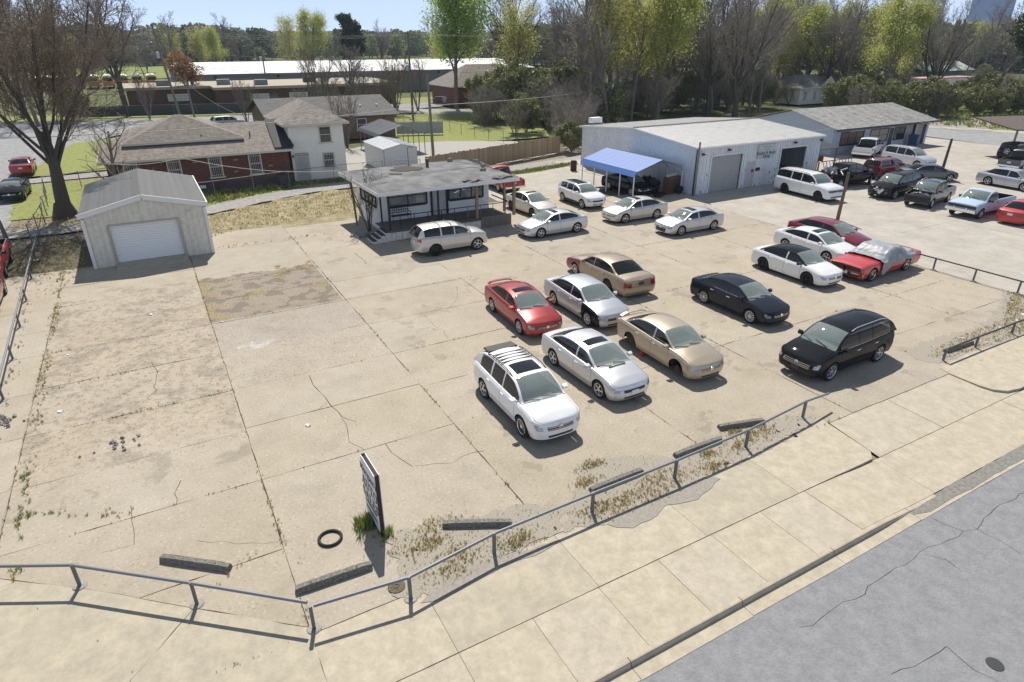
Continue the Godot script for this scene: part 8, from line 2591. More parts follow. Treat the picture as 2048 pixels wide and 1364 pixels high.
func build_poles(oldwood: Material, gm: Material):
	var pw := mottled("pole_wood", Vector3(0.15, 0.125, 0.10), Vector3(0.25, 0.215, 0.175), 0.6, 0.02)
	pole("grey wooden pole with lamp behind the office and picket fence", Vector2(25.3, -61.6), 8.3, Vector2(-0.2, 0), 0.14, pw)
	var lamp := MB.new()
	lamp.path([Vector3(25.2, 5.9, -61.5), Vector3(25.7, 6.3, -61.2), Vector3(26.4, 6.3, -61.0)], 0.03)
	lamp.lathe([Vector2(0.08, 0.25), Vector2(0.2, 0.1), Vector2(0.2, -0.05), Vector2(0.12, -0.3), Vector2(0, -0.35)], Vector3.UP, Vector3(26.5, 6.1, -61.0), 12)
	tag(put("yard_lamp", lamp, mats["transformer_grey"] if mats.has("transformer_grey") else gm), "white yard lamp on an arm of the pole behind the office", "lamp")
	pole("tall wooden pole with crossarm and transformer beyond the back lawn", Vector2(39.9, -105.2), 12.6, Vector2(0, 0), 0.17, pw, 2.4, 7.3)
	pole("short wooden pole left of the tall crossarm pole", Vector2(39.2, -111.7), 7.5, Vector2(0, 0), 0.14, pw)
	pole("tall leaning wooden pole with transformer behind the brick house", Vector2(6.0, -122.3), 13.6, Vector2(-1.3, 0.5), 0.17, pw, 1.2, 9.2)
	pole("short wooden pole right of the leaning transformer pole", Vector2(7.8, -118.0), 6.6, Vector2(-0.2, 0), 0.13, pw)
	pole("wooden pole with two transformers standing before the white warehouse", Vector2(26.3, -158.5), 10.4, Vector2(0, 0), 0.15, pw, 0.0, 7.6)
	pole("wooden pole with transformer behind the body shop roof", Vector2(100.5, -104), 10.0, Vector2(0.3, 0), 0.17, pw, 0.0, 7.0)
	pole("grey wooden pole with meter box beside the white cottage", Vector2(119.5, -83.0), 11.0, Vector2(0.4, 0), 0.18, pw)
	pole("rusty brown wooden stub pole at the back of the maroon saloon", Vector2(40.86, -26.8), 3.3, Vector2(0.1, 0), 0.11, mottled("rust_pole", Vector3(0.13, 0.075, 0.05), Vector3(0.24, 0.17, 0.13), 0.8, 0.02), 0, 0, "stub_pole")
	pole("dark purple brown stub pole among the damaged vehicles", Vector2(61.9, -31.7), 3.5, Vector2(0.15, 0), 0.12, mottled("dark_pole", Vector3(0.07, 0.05, 0.05), Vector3(0.14, 0.11, 0.105), 0.8, 0.02), 0, 0, "stub_pole")
	pole("thin galvanised pole at the left front corner of the body shop", Vector2(37.6, -37.35), 4.2, Vector2(0, 0), 0.09, gm, 0, 0, "stub_pole")
	pole("short brown stub pole at the far left beside the bare earth", Vector2(-8.5, -47.5), 1.6, Vector2(-0.1, 0), 0.12, pw, 0, 0, "stub_pole")
	var cm := mat("cable_grey", Vector3(0.20, 0.20, 0.20), 0.7)
	cable("pale service cable crossing before the white house to the pole behind the office", [Vector3(-16, 6.0, -52), Vector3(25.2, 5.6, -61.6)], 0.7, 0.022, mat("cable_pale", Vector3(0.45, 0.44, 0.42), 0.7))
	cable("service cable from the office pole past the trees to the right", [Vector3(25.2, 5.5, -61.6), Vector3(100.6, 6.0, -103.5)], 1.1, 0.025, mats["cable_pale"])
	for k in 3: cable(["top power line between the leaning pole and the crossarm pole", "second power line between the leaning pole and the crossarm pole", "third power line between the leaning pole and the crossarm pole"][k], [Vector3(-60, 12.8 + k * 0.3, -128), Vector3(4.7, 13.1 - k * 0.4, -121.8), Vector3(39.5 + k * 0.5, 12.3 - k * 0.1, -105.1), Vector3(100, 12.5, -70)], 0.9, 0.02, cm)
	for k in 2: cable(["middle line under the power lines behind the houses", "lower line under the power lines behind the houses"][k], [Vector3(-60, 9.5, -128), Vector3(5.0, 10.5 - k * 2.3, -121.9), Vector3(39.9, 9.0 - k * 2.0, -105.1), Vector3(100, 9.5 - k * 2, -80)], 1.2, 0.022, cm)
	cable("cable from the leaning pole down to the brick house", [Vector3(5.0, 9.0, -122), Vector3(9.5, 4.6, -64)], 1.5, 0.02, cm)
	for k in 2: cable(["white cable from the blue workshop eave to the right", "second white cable from the blue workshop eave to the right"][k], [Vector3(75.5, 4.0, -46.5), Vector3(80 + k * 1.5, 2.0 + 0.2 * k, -39), Vector3(84, 3.4, -36)], 0.3, 0.018, mats["cable_pale"])
	cable("low cable across the brick house front to the shed roof", [Vector3(-4.0, 4.4, -50), Vector3(1.9, 4.2, -48.6), Vector3(11.3, 3.2, -44.4)], 0.4, 0.018, mats["cable_pale"])
	cable("cable from the blue workshop eave to the body shop roof corner", [Vector3(75.5, 4.0, -46.5), Vector3(52.6, 3.6, -40.0)], 0.4, 0.018, mats["cable_pale"])
# ---------------------------------------------------------------- trees

class Grower:
	var wood := MB.new()
	var twigs := MB.new()
	var leaves := MB.new()
	var r := RandomNumberGenerator.new()
	var P: Dictionary
	func limb(b: MB, a: Vector3, c: Vector3, ra: float, rb: float, k: int):
		var d := (c - a)
		if d.length_squared() < 1e-8: return
		d = d.normalized()
		var x := d.cross(Vector3(0.3, 0.1, 0.95)).normalized()
		var y := d.cross(x)
		for i in k:
			var t0 := TAU * i / k
			var t1 := TAU * (i + 1) / k
			var e0 := x * cos(t0) + y * sin(t0)
			var e1 := x * cos(t1) + y * sin(t1)
			var A := a + e0 * ra
			var B := a + e1 * ra
			var C := c + e1 * rb
			var D := c + e0 * rb
			b.v.append(A); b.v.append(C); b.v.append(B); b.v.append(A); b.v.append(D); b.v.append(C)
			b.n.append(e0); b.n.append(e1); b.n.append(e1); b.n.append(e0); b.n.append(e0); b.n.append(e1)
	func rnd() -> Vector3: return Vector3(r.randfn(), r.randfn(), r.randfn())
	func leaf(p: Vector3):
		var n := P.leaves as int
		for i in n:
			var c: Vector3 = p + rnd() * P.leaf_spread
			var s: float = P.leaf * r.randf_range(0.6, 1.4)
			var u := rnd().normalized() * s
			var w := u.cross(rnd()).normalized() * s * 0.6
			var q := r.randf()
			leaves.cur = Color(lerpf(P.c0.x, P.c1.x, q), lerpf(P.c0.y, P.c1.y, q), lerpf(P.c0.z, P.c1.z, q))
			leaves.tri(c - u, c + w, c + u)
			leaves.tri(c - u, c + u, c - w)
	func branch(p: Vector3, d: Vector3, len: float, rad: float, lev: int):
		var last: int = P.levels
		var segs: int = [7, 6, 4, 3, 2, 1][mini(lev, 5)]
		var k: int = [9, 6, 4, 3, 3, 3][mini(lev, 5)]
		var pts := [p]
		var dirs := [d]
		var q := p
		var dd := d
		for i in segs:
			dd = (dd + rnd() * P.wander * (0.5 if lev == 0 else 1.0) + Vector3.UP * P.up * (0.2 if lev == 0 else 1.0)).normalized()
			q += dd * len / segs
			pts.append(q); dirs.append(dd)
		var tip := 0.35 if lev > 0 else 0.45
		for i in segs:
			limb(wood if lev < 2 else twigs, pts[i], pts[i + 1], lerpf(rad, rad * tip, float(i) / segs), lerpf(rad, rad * tip, float(i + 1) / segs), k)
		if lev >= last:
			if P.leaves > 0:
				leaf(pts[-1])
				if r.randf() < 0.6: leaf(pts[0].lerp(pts[-1], 0.5))
			return
		var n: int = P.kids[lev]
		for i in n:
			var t: float = lerpf(P.start[lev], 1.0, (i + r.randf()) / n)
			var f := t * segs
			var j := mini(int(f), segs - 1)
			var o: Vector3 = pts[j].lerp(pts[j + 1], f - j)
			var ax: Vector3 = dirs[j + 1]
			var side := ax.cross(Vector3(0.2, 0.3, 0.9)).normalized().rotated(ax, TAU * (i * 0.382 + r.randf() * 0.25))
			var ang: float = P.angle[lev] * r.randf_range(0.7, 1.3)
			var cd := (ax * cos(ang) + side * sin(ang)).normalized()
			var cl: float = len * P.ratio[lev] * r.randf_range(0.65, 1.15) * (1.0 - 0.45 * (t - P.start[lev]))
			branch(o, cd, cl, maxf(rad * lerpf(1.0, tip, t) * P.thin, P.fine), lev + 1)

func grow_tree(called: String, label: String, sd: int, P: Dictionary, at: Vector2, turn := 0.0, group := "") -> Node3D:
	var base := {"levels": 4, "kids": [9, 7, 6, 6], "start": [0.3, 0.25, 0.2, 0.15], "angle": [0.75, 0.7, 0.75, 0.8], "ratio": [0.55, 0.5, 0.5, 0.55], "wander": 0.09, "up": 0.05, "thin": 0.55, "fine": 0.012, "h": 18.0, "r": 0.35, "leaves": 0, "leaf": 0.16, "leaf_spread": 0.3, "c0": Vector3(0.10, 0.14, 0.02), "c1": Vector3(0.2, 0.24, 0.03), "bark": "bark_grey", "twig": "twig_grey", "stems": 1, "backlight": 1.0}
	for k in P: base[k] = P[k]
	var g := Grower.new()
	g.P = base
	g.r.seed = sd
	g.leaves.use_col = true
	var t := thing(called, label, "tree" if called.ends_with("tree") else "bush", Vector3(at.x, -0.1, at.y), turn, group)
	for i in base.stems:
		var a: float = TAU * i / maxf(1.0, base.stems) + g.r.randf() * 0.6
		var lean: float = 0.0 if base.stems == 1 else base.get("stem_lean", 0.45) * g.r.randf_range(0.5, 1.2)
		g.branch(Vector3(cos(a), 0, sin(a)) * (0.0 if base.stems == 1 else base.r * 1.2), Vector3(cos(a) * lean, 1, sin(a) * lean).normalized(), base.h * base.get("trunk", 0.75) * g.r.randf_range(0.85, 1.1), base.r, 0)
	if base.get("flare", 0.0) > 0.0:
		g.limb(g.wood, Vector3(0, -0.1, 0), Vector3(0, 1.0, 0), base.r * 1.7, base.r * 1.0, 10)
	var bark := bumpy(mottled(base.bark, BARKS[base.bark][0], BARKS[base.bark][1], 0.9, 0.03), 0.08, 0.8)
	put("trunk", g.wood, bark, t)
	put("branches", g.twigs, mottled(base.twig, BARKS[base.twig][0], BARKS[base.twig][1], 0.5, 0.03), t)
	if base.leaves > 0:
		var key := "foliage_%.1f" % base.backlight
		var m := mat(key, Vector3.ONE, 0.6)
		m.vertex_color_use_as_albedo = true
		m.backlight_enabled = true
		m.backlight = Color(base.backlight, base.backlight, base.backlight)
		put("foliage", g.leaves, m, t)
	return t

const BARKS := {"bark_grey": [Vector3(0.12, 0.10, 0.083), Vector3(0.27, 0.235, 0.20)], "bark_dark": [Vector3(0.05, 0.043, 0.035), Vector3(0.125, 0.108, 0.09)], "twig_grey": [Vector3(0.19, 0.17, 0.14), Vector3(0.33, 0.30, 0.255)], "twig_brown": [Vector3(0.16, 0.125, 0.09), Vector3(0.27, 0.215, 0.16)], "twig_pale": [Vector3(0.36, 0.32, 0.24), Vector3(0.55, 0.50, 0.40)]}

func build_trees():
	var yg := {"c0": Vector3(0.34, 0.38, 0.09), "c1": Vector3(0.58, 0.60, 0.18)}
	# trees that stand out
	grow_tree("bare_tree", "huge bare spreading tree with thick dark trunk behind the beige shed, at the left", 11, {"h": 18.0, "r": 0.52, "trunk": 0.34, "kids": [14, 11, 8, 8], "start": [0.45, 0.2, 0.15, 0.1], "angle": [0.52, 0.45, 0.6, 0.7], "ratio": [2.05, 0.5, 0.52, 0.55], "up": 0.045, "wander": 0.085, "thin": 0.37, "fine": 0.021, "bark": "bark_dark", "twig": "twig_brown", "flare": 1.0}, Vector2(-6.0, -54.5), 0.4)
	grow_tree("bare_tree", "small pale twigged bare tree between the beige shed and the brick house", 12, {"h": 7.5, "r": 0.16, "trunk": 0.75, "kids": [12, 6, 5, 3], "start": [0.15, 0.2, 0.2, 0.2], "angle": [0.8, 0.5, 0.6, 0.7], "ratio": [0.62, 0.45, 0.5, 0.5], "up": 0.07, "twig": "twig_pale", "fine": 0.012}, Vector2(-2.6, -57.0))
	var bare_a := grow_tree("bare_tree", "tall bare tree, left one of the pair across the side road before the buses", 13, {"h": 26.0, "r": 0.5, "trunk": 0.55, "kids": [11, 8, 7, 6], "start": [0.3, 0.2, 0.2, 0.15], "angle": [0.5, 0.55, 0.7, 0.75], "ratio": [0.8, 0.5, 0.5, 0.5], "up": 0.06, "fine": 0.028, "bark": "bark_dark"}, Vector2(-8.0, -130.0))
	var bare_b := grow_tree("bare_tree", "tall slender bare tree behind the body shop, left of the vase shaped one", 14, {"h": 24.0, "r": 0.34, "trunk": 0.8, "kids": [13, 7, 6, 6], "start": [0.28, 0.25, 0.2, 0.15], "angle": [0.65, 0.6, 0.7, 0.8], "ratio": [0.42, 0.5, 0.5, 0.5], "fine": 0.024}, Vector2(66, -86))
	var bare_c := grow_tree("bare_tree", "grey bare tree with a fine twiggy crown behind the body shop's left end", 26, {"h": 20.0, "r": 0.26, "trunk": 0.62, "kids": [13, 9, 7, 7], "start": [0.3, 0.2, 0.15, 0.1], "angle": [0.6, 0.6, 0.7, 0.8], "ratio": [0.62, 0.5, 0.52, 0.55], "up": 0.04, "wander": 0.12, "fine": 0.024}, Vector2(58, -76))
	var vase := grow_tree("bare_tree", "large bare vase shaped tree rising behind the body shop's right end", 15, {"h": 24.0, "r": 0.55, "trunk": 0.26, "kids": [11, 10, 8, 6], "start": [0.4, 0.25, 0.2, 0.15], "angle": [0.42, 0.4, 0.55, 0.7], "ratio": [2.7, 0.42, 0.5, 0.5], "up": 0.05, "fine": 0.025, "bark": "bark_dark"}, Vector2(79, -72))
	var spring_a := grow_tree("spring_tree", "tall tree in yellow green young leaf right of the white cottage", 16, {"h": 22.0, "r": 0.36, "trunk": 0.75, "kids": [12, 7, 6, 5], "angle": [0.75, 0.7, 0.75, 0.8], "ratio": [0.46, 0.5, 0.5, 0.5], "leaves": 4, "leaf": 0.135, "leaf_spread": 0.75, "c0": yg.c0, "c1": yg.c1, "fine": 0.024}, Vector2(124, -78))
	var spring_b := grow_tree("spring_tree", "thin spring tree with sparse yellow leaves at the edge of the wood above the lawn", 17, {"h": 19.0, "r": 0.26, "trunk": 0.8, "kids": [12, 6, 5, 5], "angle": [0.7, 0.65, 0.75, 0.8], "ratio": [0.40, 0.5, 0.5, 0.5], "leaves": 2, "leaf": 0.13, "leaf_spread": 0.7, "c0": Vector3(0.38, 0.38, 0.10), "c1": Vector3(0.62, 0.60, 0.20), "fine": 0.024}, Vector2(54, -96))
	grow_tree("spring_tree", "bright green full leafed tree standing against the sky above the grey roof house", 18, {"h": 24.0, "r": 0.4, "trunk": 0.7, "kids": [12, 8, 6, 5], "start": [0.3, 0.25, 0.2, 0.2], "angle": [0.6, 0.65, 0.75, 0.8], "ratio": [0.55, 0.5, 0.5, 0.5], "leaves": 4, "leaf": 0.19, "leaf_spread": 1.0, "c0": Vector3(0.28, 0.40, 0.09), "c1": Vector3(0.50, 0.60, 0.20), "fine": 0.024}, Vector2(51, -112))
	var dark := grow_tree("evergreen_tree", "dark evergreen tree with dense crown beyond the warehouse roof", 19, {"h": 21.0, "r": 0.4, "trunk": 0.85, "kids": [15, 7, 6, 4], "start": [0.2, 0.2, 0.2, 0.2], "angle": [0.95, 0.7, 0.75, 0.8], "ratio": [0.36, 0.5, 0.5, 0.5], "leaves": 6, "leaf": 0.28, "leaf_spread": 0.45, "c0": Vector3(0.022, 0.038, 0.014), "c1": Vector3(0.055, 0.075, 0.026), "fine": 0.028, "backlight": 0.4}, Vector2(66, -225))
	grow_tree("red_bud_tree", "rounded tree in orange brown bud beside the leaning power pole", 20, {"h": 15.0, "r": 0.32, "trunk": 0.45, "kids": [10, 8, 6, 5], "start": [0.4, 0.25, 0.2, 0.15], "angle": [0.75, 0.65, 0.75, 0.8], "ratio": [0.85, 0.5, 0.5, 0.5], "leaves": 1, "leaf": 0.15, "leaf_spread": 0.25, "c0": Vector3(0.24, 0.12, 0.05), "c1": Vector3(0.36, 0.19, 0.08), "twig": "twig_brown", "fine": 0.024}, Vector2(9.5, -138))
	var scrub := grow_tree("bare_bush", "rounded tangle of bare grey brush beside the wooden fence's right end", 21, {"h": 6.5, "r": 0.07, "trunk": 0.8, "stems": 7, "kids": [9, 6, 5, 4], "start": [0.15, 0.15, 0.15, 0.15], "angle": [0.55, 0.6, 0.7, 0.8], "ratio": [0.5, 0.5, 0.5, 0.5], "up": 0.03, "fine": 0.011, "stem_lean": 0.7}, Vector2(46.5, -68))
	var olive := grow_tree("leafy_bush", "dark olive evergreen bush at the top of the back lawn", 22, {"h": 6.0, "r": 0.07, "trunk": 0.8, "stems": 6, "kids": [8, 6, 5, 3], "start": [0.1, 0.15, 0.15, 0.15], "angle": [0.6, 0.6, 0.7, 0.8], "ratio": [0.5, 0.5, 0.5, 0.5], "leaves": 4, "leaf": 0.15, "leaf_spread": 0.25, "c0": Vector3(0.15, 0.16, 0.06), "c1": Vector3(0.32, 0.32, 0.13), "fine": 0.012, "stem_lean": 0.6, "backlight": 0.6}, Vector2(47, -93))
	var myrtle := grow_tree("bare_bush", "bare many stemmed shrub before the tan brick house", 23, {"h": 5.5, "r": 0.06, "trunk": 0.9, "stems": 6, "kids": [8, 5, 4, 3], "start": [0.35, 0.2, 0.2, 0.2], "angle": [0.4, 0.45, 0.5, 0.6], "ratio": [0.42, 0.5, 0.5, 0.5], "up": 0.06, "fine": 0.011, "twig": "twig_brown", "stem_lean": 0.3}, Vector2(20.5, -76))
	grow_tree("bare_bush", "dark bare shrub climbing the left corner of the white office", 24, {"h": 3.4, "r": 0.035, "trunk": 0.95, "stems": 7, "kids": [7, 4, 3, 2], "start": [0.2, 0.2, 0.2, 0.2], "angle": [0.35, 0.4, 0.5, 0.6], "ratio": [0.4, 0.5, 0.5, 0.5], "up": 0.06, "fine": 0.007, "bark": "bark_dark", "twig": "bark_dark", "stem_lean": 0.35}, Vector2(11.6, -39.9))
	var pine := grow_tree("evergreen_tree", "old dark leaved tree with thick leaning limbs at the far right edge", 25, {"h": 22.0, "r": 0.6, "trunk": 0.5, "kids": [9, 8, 7, 5], "start": [0.4, 0.3, 0.2, 0.2], "angle": [0.7, 0.6, 0.7, 0.8], "ratio": [0.9, 0.48, 0.5, 0.5], "leaves": 3, "leaf": 0.24, "leaf_spread": 0.35, "c0": Vector3(0.03, 0.055, 0.02), "c1": Vector3(0.09, 0.13, 0.035), "bark": "bark_dark", "fine": 0.028, "backlight": 0.5}, Vector2(139, -60))
	# copies that can be told apart
	for q in [[bare_a, -1.5, -127, 1.1, 1.0, "tall bare tree, right one of the pair across the side road before the buses"], [bare_a, -16, -132, 2.4, 0.95, "tall bare tree at the left edge across the side road"], [bare_b, -13, -118, 0.3, 0.8, "slender bare tree at the far left across the side road"], [bare_a, 33.5, -118, 4.0, 0.55, "bare round headed tree in front of the white warehouse roof"], [myrtle, 29.5, -101, 1.0, 1.3, "bare shrub right of the tan brick house, nearest its gable"], [myrtle, 34.5, -103, 2.0, 1.25, "bare brown shrub midway between tan brick house and crossarm pole"], [myrtle, 38.0, -108, 3.0, 1.5, "bare shrub at the foot of the crossarm pole"], [myrtle, 43.5, -112, 4.0, 1.4, "bare shrub beside the far drive, right of the crossarm pole"], [myrtle, 24.0, -102, 5.0, 1.7, "bare shrub rising behind the ridge of the tan brick house"], [myrtle, 14.0, -106, 0.5, 1.0, "bare yellowish shrub by the street, left of the white house"], [bare_b, 90, -215, 0.9, 0.9, "bare tree far beyond the warehouse, right of the dark evergreen"], [bare_a, 80, -240, 2.2, 0.8, "wide bare tree far beyond the warehouse roof"], [spring_a, 50, -215, 1.2, 1.05, "tall yellow green tree far beyond the warehouse, left of the dark evergreen"], [spring_b, 42, -205, 1.9, 1.05, "sparse yellow tree at the left of the tall yellow green one beyond the warehouse"], [spring_b, 84, -195, 2.9, 0.75, "low yellow green tree beyond the warehouse's right end"], [bare_a, 62, -110, 0.7, 1.05, "great bare forked tree left of the wood, beside the bright green one"], [vase, 133, -74, 1.6, 0.95, "bare tree leaning to the right beside the tall yellow green tree at right"], [bare_c, -17, -95, 0.2, 0.7, "twiggy bare tree at the left edge beside the pale road"], [bare_c, -21, -112, 1.2, 0.8, "twiggy bare tree farther up the pale road at the left edge"], [olive, -9, -124, 0.5, 0.8, "dark olive bush at the left end of the screened fence"], [scrub, 22.5, -101, 2.2, 0.9, "bare grey brush behind the ridge of the tan brick house, left part"], [scrub, 33, -107, 3.2, 0.95, "bare grey brush between the tan brick house and the crossarm pole"], [bare_c, 27.5, -108, 1.1, 0.5, "twiggy bare tree behind the tan brick house, before the white warehouse"], [bare_c, 41.5, -117, 2.1, 0.5, "twiggy bare tree right of the crossarm pole, before the warehouse"], [scrub, 17.0, -104, 4.2, 0.7, "bare grey brush behind the white house's roof"], [myrtle, 1.5, -121, 0.9, 1.0, "bare shrub before the screened fence, left of the leaning pole"], [spring_b, 138, -82, 0.2, 0.8, "sparse green tree behind the old dark tree at the right"]]:
		dup(q[0], Vector3(q[1], -0.1, q[2]), q[3], q[5], Vector3.ONE * q[4])
	# the wood behind the workshops: each tree its own thing
	var wood := []
	var kinds := [bare_b, spring_a, bare_c, spring_b, bare_b, bare_c, spring_b, bare_a]
	for row in 4:
		for i in 20:
			var a := lerpf(0.0, 1.0, (i + rng.randf_range(-0.35, 0.35)) / 19.0)
			# a curved belt from the lawn to beyond the white cottage
			var x := lerpf(58, 150, a) + row * 5.0 + rng.randf_range(-1.5, 1.5)
			var z := lerpf(-80, -98, a) - row * 11.0 + rng.randf_range(-3, 3) + 6.0 * sin(a * PI)
			if row == 0 and x > 98 and x < 122: continue
			if x > 76 and x < 83 and z > -80: continue
			wood.append([x, z, kinds[(i * 3 + row * 5) % 8], 0, row])
	var names := {bare_b: "slender bare", spring_a: "full green", bare_a: "wide bare", bare_c: "twiggy grey", spring_b: "sparse green"}
	for k in wood.size():
		var w: Array = wood[k]
		var s := rng.randf_range(0.72, 1.15)
		placed_copy(w[2], Vector2(w[0], w[1]), rng.randf() * TAU, Vector3(s, s * rng.randf_range(0.9, 1.15), s), names[w[2]] + " tree", ["front row", "second row", "third row", "back row"][w[4]], "trees of the wood behind the workshops")
	for i in 40:
		var x := lerpf(146, 250, i / 39.0) + rng.randf_range(-3, 3)
		var z := lerpf(-98, -128, i / 39.0) - (i % 3) * 16.0 + rng.randf_range(-5, 5) + 26.0 * float(i % 5 == 0)
		placed_copy(kinds[(i * 5) % 8], Vector2(x, z), rng.randf() * TAU, Vector3.ONE * rng.randf_range(0.7, 1.05), names[kinds[(i * 5) % 8]] + " tree", ["far grove front", "far grove middle", "far grove back"][i % 3], "trees of the far grove at right")
	for i in 22:
		var x := lerpf(-62, 34, i / 21.0) + rng.randf_range(-3, 3)
		dup(kinds[(i * 3) % 8], Vector3(x, -0.2, -238.0 - (i % 3) * 12.0), rng.randf() * TAU, "%s tree standing beyond the yellow buses, %s" % [names[kinds[(i * 3) % 8]], ["at the far left edge", "left of the row", "behind the row's left end", "behind the row's middle", "behind the row's right end", "right of the row"][mini(i / 4, 5)]], Vector3.ONE * rng.randf_range(0.6, 0.9)).set_meta("group", "trees beyond the yellow buses")
	# brush along the wood's edge
	for i in 84:
		var a := i / 83.0
		var q := Vector2(lerpf(43, 150, a), lerpf(-72, -76, a)) + Vector2(rng.randf_range(-2, 2), -rng.randf_range(0, 22) - 10.0 * sin(minf(a, 0.5) * PI))
		if q.x > 62 and q.x < 83 and q.y > -60: continue
		if q.x > 98 and q.x < 119 and q.y > -86: continue
		var src: Node3D = scrub if (i * 7) % 5 < 4 else olive
		var s := rng.randf_range(0.7, 1.3) * (0.7 if a > 0.55 else 1.0)
		placed_copy(src, q, rng.randf() * TAU, Vector3.ONE * s, "bare grey bush" if src == scrub else "dark olive bush", "low edge", "bushes along the edge of the wood")
	for q in [[51, -88, 1.2, "dark olive bush at the top of the lawn clump, highest on the slope"], [54, -85, 1.0, "bare grey bush in the lawn clump beside its highest olive bush"], [50, -79, 1.15, "tall bare grey bush at the lawn's right margin, half way up"], [43.5, -64, 0.9, "bare grey bush just right of the wooden fence's far end"], [41.8, -61, 0.5, "small olive bush touching the wooden fence's right end"], [57, -79, 1.1, "bare grey bush deep in the clump above the wooden fence"], [52, -73, 0.95, "bare grey bush low in the clump above the wooden fence"], [58, -90, 1.3, "large dark olive bush under the wood's first trees"]]:
		dup(scrub if "bare" in q[3] else olive, Vector3(q[0], -0.1, q[1]), q[0], q[3], Vector3.ONE * q[2])
	for i in 40:
		var k := i % 20
		var q := Vector2(lerpf(103, 152, k / 19.0) + rng.randf_range(-2, 2), lerpf(-65, -50, k / 19.0) - 7.0 * (i / 20) + rng.randf_range(-2, 2))
		placed_copy(olive if i % 3 else scrub, q, i * 1.3, Vector3.ONE * rng.randf_range(0.5, 0.95), "low green bush" if i % 3 else "low bare bush", ["bank front", "bank top"][i / 20], "bushes on the bank across the cross street")
	for i in 30:
		var q := Vector2(rng.randf_range(128, 215), rng.randf_range(-112, -72))
		if q.x > 148 and q.x < 178 and q.y < -84 and q.y > -95: continue
		placed_copy(scrub if i % 3 else olive, q, i * 1.7, Vector3.ONE * rng.randf_range(0.5, 1.1), "bare grey bush" if i % 3 else "dark olive bush", "waste ground", "bushes on the waste ground at right")
	var db := MB.new()
	for i in 60: db.box(Vector3(rng.randf_range(136, 172), rng.randf_range(0.1, 0.7), rng.randf_range(-84, -74)), Vector3(rng.randf_range(0.5, 2.6), rng.randf_range(0.1, 0.9), rng.randf_range(0.5, 2)), Basis.from_euler(Vector3(rng.randf() * 0.5, rng.randf() * 3, rng.randf() * 0.4)))
	var dbo := put("scrap_heap", db, mottled("scrap_pale", Vector3(0.2, 0.19, 0.18), Vector3(0.55, 0.54, 0.52), 0.2, 0.04))
	dbo.set_meta("kind", "stuff")
	tag(dbo, "strewn pale scrap and boards on the waste ground before the mobile home", "scrap")
	distant_woods()

var spots := {}

func placed_copy(src: Node3D, q: Vector2, turn: float, s: Vector3, what: String, row: String, group: String):
	# labelled by what it stands above in the view
	var a := atan2(q.x * 0.873 + q.y * 0.488, q.x * 0.488 - q.y * 0.873)
	var marks := ["the sunny back lawn", "the wooden fence", "the fence's right end", "the rusty barrel", "the body shop's left corner", "the blue carport", "the body shop's ridge", "the closed roller door", "the shop sign", "the open shop door", "the body shop's right end", "the blue workshop's left end", "the workshop's middle windows", "the workshop's right end", "the cross street", "the canopy"]
	var k := clampi(int((a + 0.06) / 0.70 * marks.size()), 0, marks.size() - 1)
	var key := "%s/%s/%d" % [what, row, k]
	var n: int = spots.get(key, 0)
	spots[key] = n + 1
	var extra: String = ["", ", a second beside it", ", a third close by", ", one more of that clump", ", last of that clump"][mini(n, 4)]
	var t := dup(src, Vector3(q.x, -0.1, q.y), turn, "%s, %s, above %s%s" % [what, row, marks[k], extra], s)
	t.set_meta("group", group)

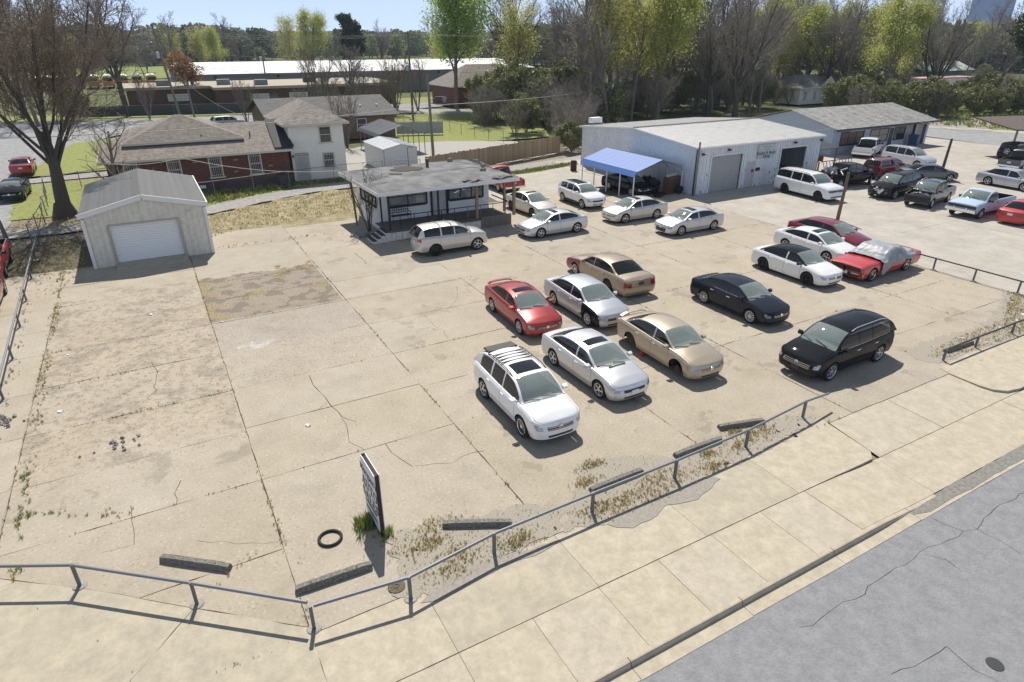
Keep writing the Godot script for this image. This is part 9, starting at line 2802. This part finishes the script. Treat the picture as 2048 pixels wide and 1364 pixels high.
func distant_woods():
	var field := mottled("field_green", Vector3(0.15, 0.20, 0.04), Vector3(0.22, 0.27, 0.07), 0.02, 0.02, 1.0)
	sheet("far_field", V2([-60, -250, 60, -262, 190, -330, 330, -420, 300, -520, 60, -400, -60, -340]), -0.2, field)
	var looks := [["far_olive", Vector3(0.17, 0.21, 0.07), Vector3(0.34, 0.37, 0.13)], ["far_grey", Vector3(0.20, 0.18, 0.14), Vector3(0.36, 0.32, 0.25)], ["far_dark", Vector3(0.07, 0.10, 0.045), Vector3(0.16, 0.18, 0.08)]]
	var r := RandomNumberGenerator.new()
	r.seed = 99
	for k in 3:
		var b := MB.new()
		b.use_col = true
		for i in 420:
			var a := r.randf() * TAU
			var t := pow(r.randf(), 0.6)
			var y := lerpf(0.12, 1.0, r.randf())
			var w := 0.42 * sin(clampf(y * 1.1, 0.05, 1.0) * PI * 0.85) + 0.06
			var c := Vector3(cos(a) * w * t, y, sin(a) * w * t)
			var u := Vector3(r.randfn(), r.randfn(), r.randfn()).normalized() * 0.055
			var v := u.cross(Vector3(r.randfn(), r.randfn(), r.randfn())).normalized() * 0.045
			var q := r.randf()
			var lo: Vector3 = looks[k][1]
			var hi: Vector3 = looks[k][2]
			b.cur = Color(lerpf(lo.x, hi.x, q), lerpf(lo.y, hi.y, q), lerpf(lo.z, hi.z, q))
			b.tri(c - u, c + v, c + u); b.tri(c - u, c + u, c - v)
		b.cur = Color(0.06, 0.05, 0.04)
		b.tube(Vector3.ZERO, Vector3(0, 0.6, 0), 0.025, 0.01, 5, false)
		var at := []
		for i in 1500:
			var d := 330.0 + pow(r.randf(), 1.6) * 1500.0
			var an := r.randf_range(-1.15, 0.85)
			var x := d * sin(an + 0.51)
			var z := -d * cos(an + 0.51)
			if Geometry2D.is_point_in_polygon(Vector2(x, z), V2([-60, -250, 60, -262, 190, -330, 330, -420, 300, -520, 60, -400, -60, -340])): continue
			var rise := maxf(0.0, d - 700.0) * 0.012
			var s := r.randf_range(7, 19)
			at.append(Transform3D(Basis(Vector3.UP, r.randf() * TAU).scaled(Vector3(s * 1.15, s, s * 1.15)), Vector3(x, rise - 0.3, z)))
		var mm := MultiMesh.new()
		mm.transform_format = MultiMesh.TRANSFORM_3D
		mm.mesh = b.mesh()
		mm.instance_count = at.size()
		for i in at.size(): mm.set_instance_transform(i, at[i])
		var o := MultiMeshInstance3D.new()
		o.name = "distant_woods" if k == 0 else "distant_woods_%03d" % k
		o.multimesh = mm
		var m := mat("far_leaf", Vector3.ONE, 0.9)
		m.vertex_color_use_as_albedo = true
		m.backlight_enabled = true
		m.backlight = Color(0.7, 0.7, 0.7)
		o.material_override = m
		o.set_meta("kind", "stuff")
		tag(o, ["olive green woodland along the horizon", "grey bare woodland along the horizon", "dark green woodland along the horizon"][k], "woodland")
		add_child(o, true)
	var hm := MB.new()
	for i in 40:
		for j in 8:
			var f := func(ii: int, jj: int) -> Vector3:
				var an := lerpf(-1.3, 1.0, ii / 40.0) + 0.51
				var d := 700.0 + jj * 180.0
				return Vector3(d * sin(an), -0.35 + maxf(0.0, d - 700.0) * 0.012, -d * cos(an))
			hm.face(f.call(i, j), f.call(i + 1, j), f.call(i + 1, j + 1), f.call(i, j + 1), Vector3.UP)
	struct("hills", hm, mats["meadow_grass"])
func _ready():
	rng.seed = 20240331
	setup_world()
	build_ground()
	glass_mats()
	mat("tyre_rubber", Vector3(0.018, 0.018, 0.018), 0.85)
	build_places()
	build_trees()
	build_cars()
	commit_tufts()
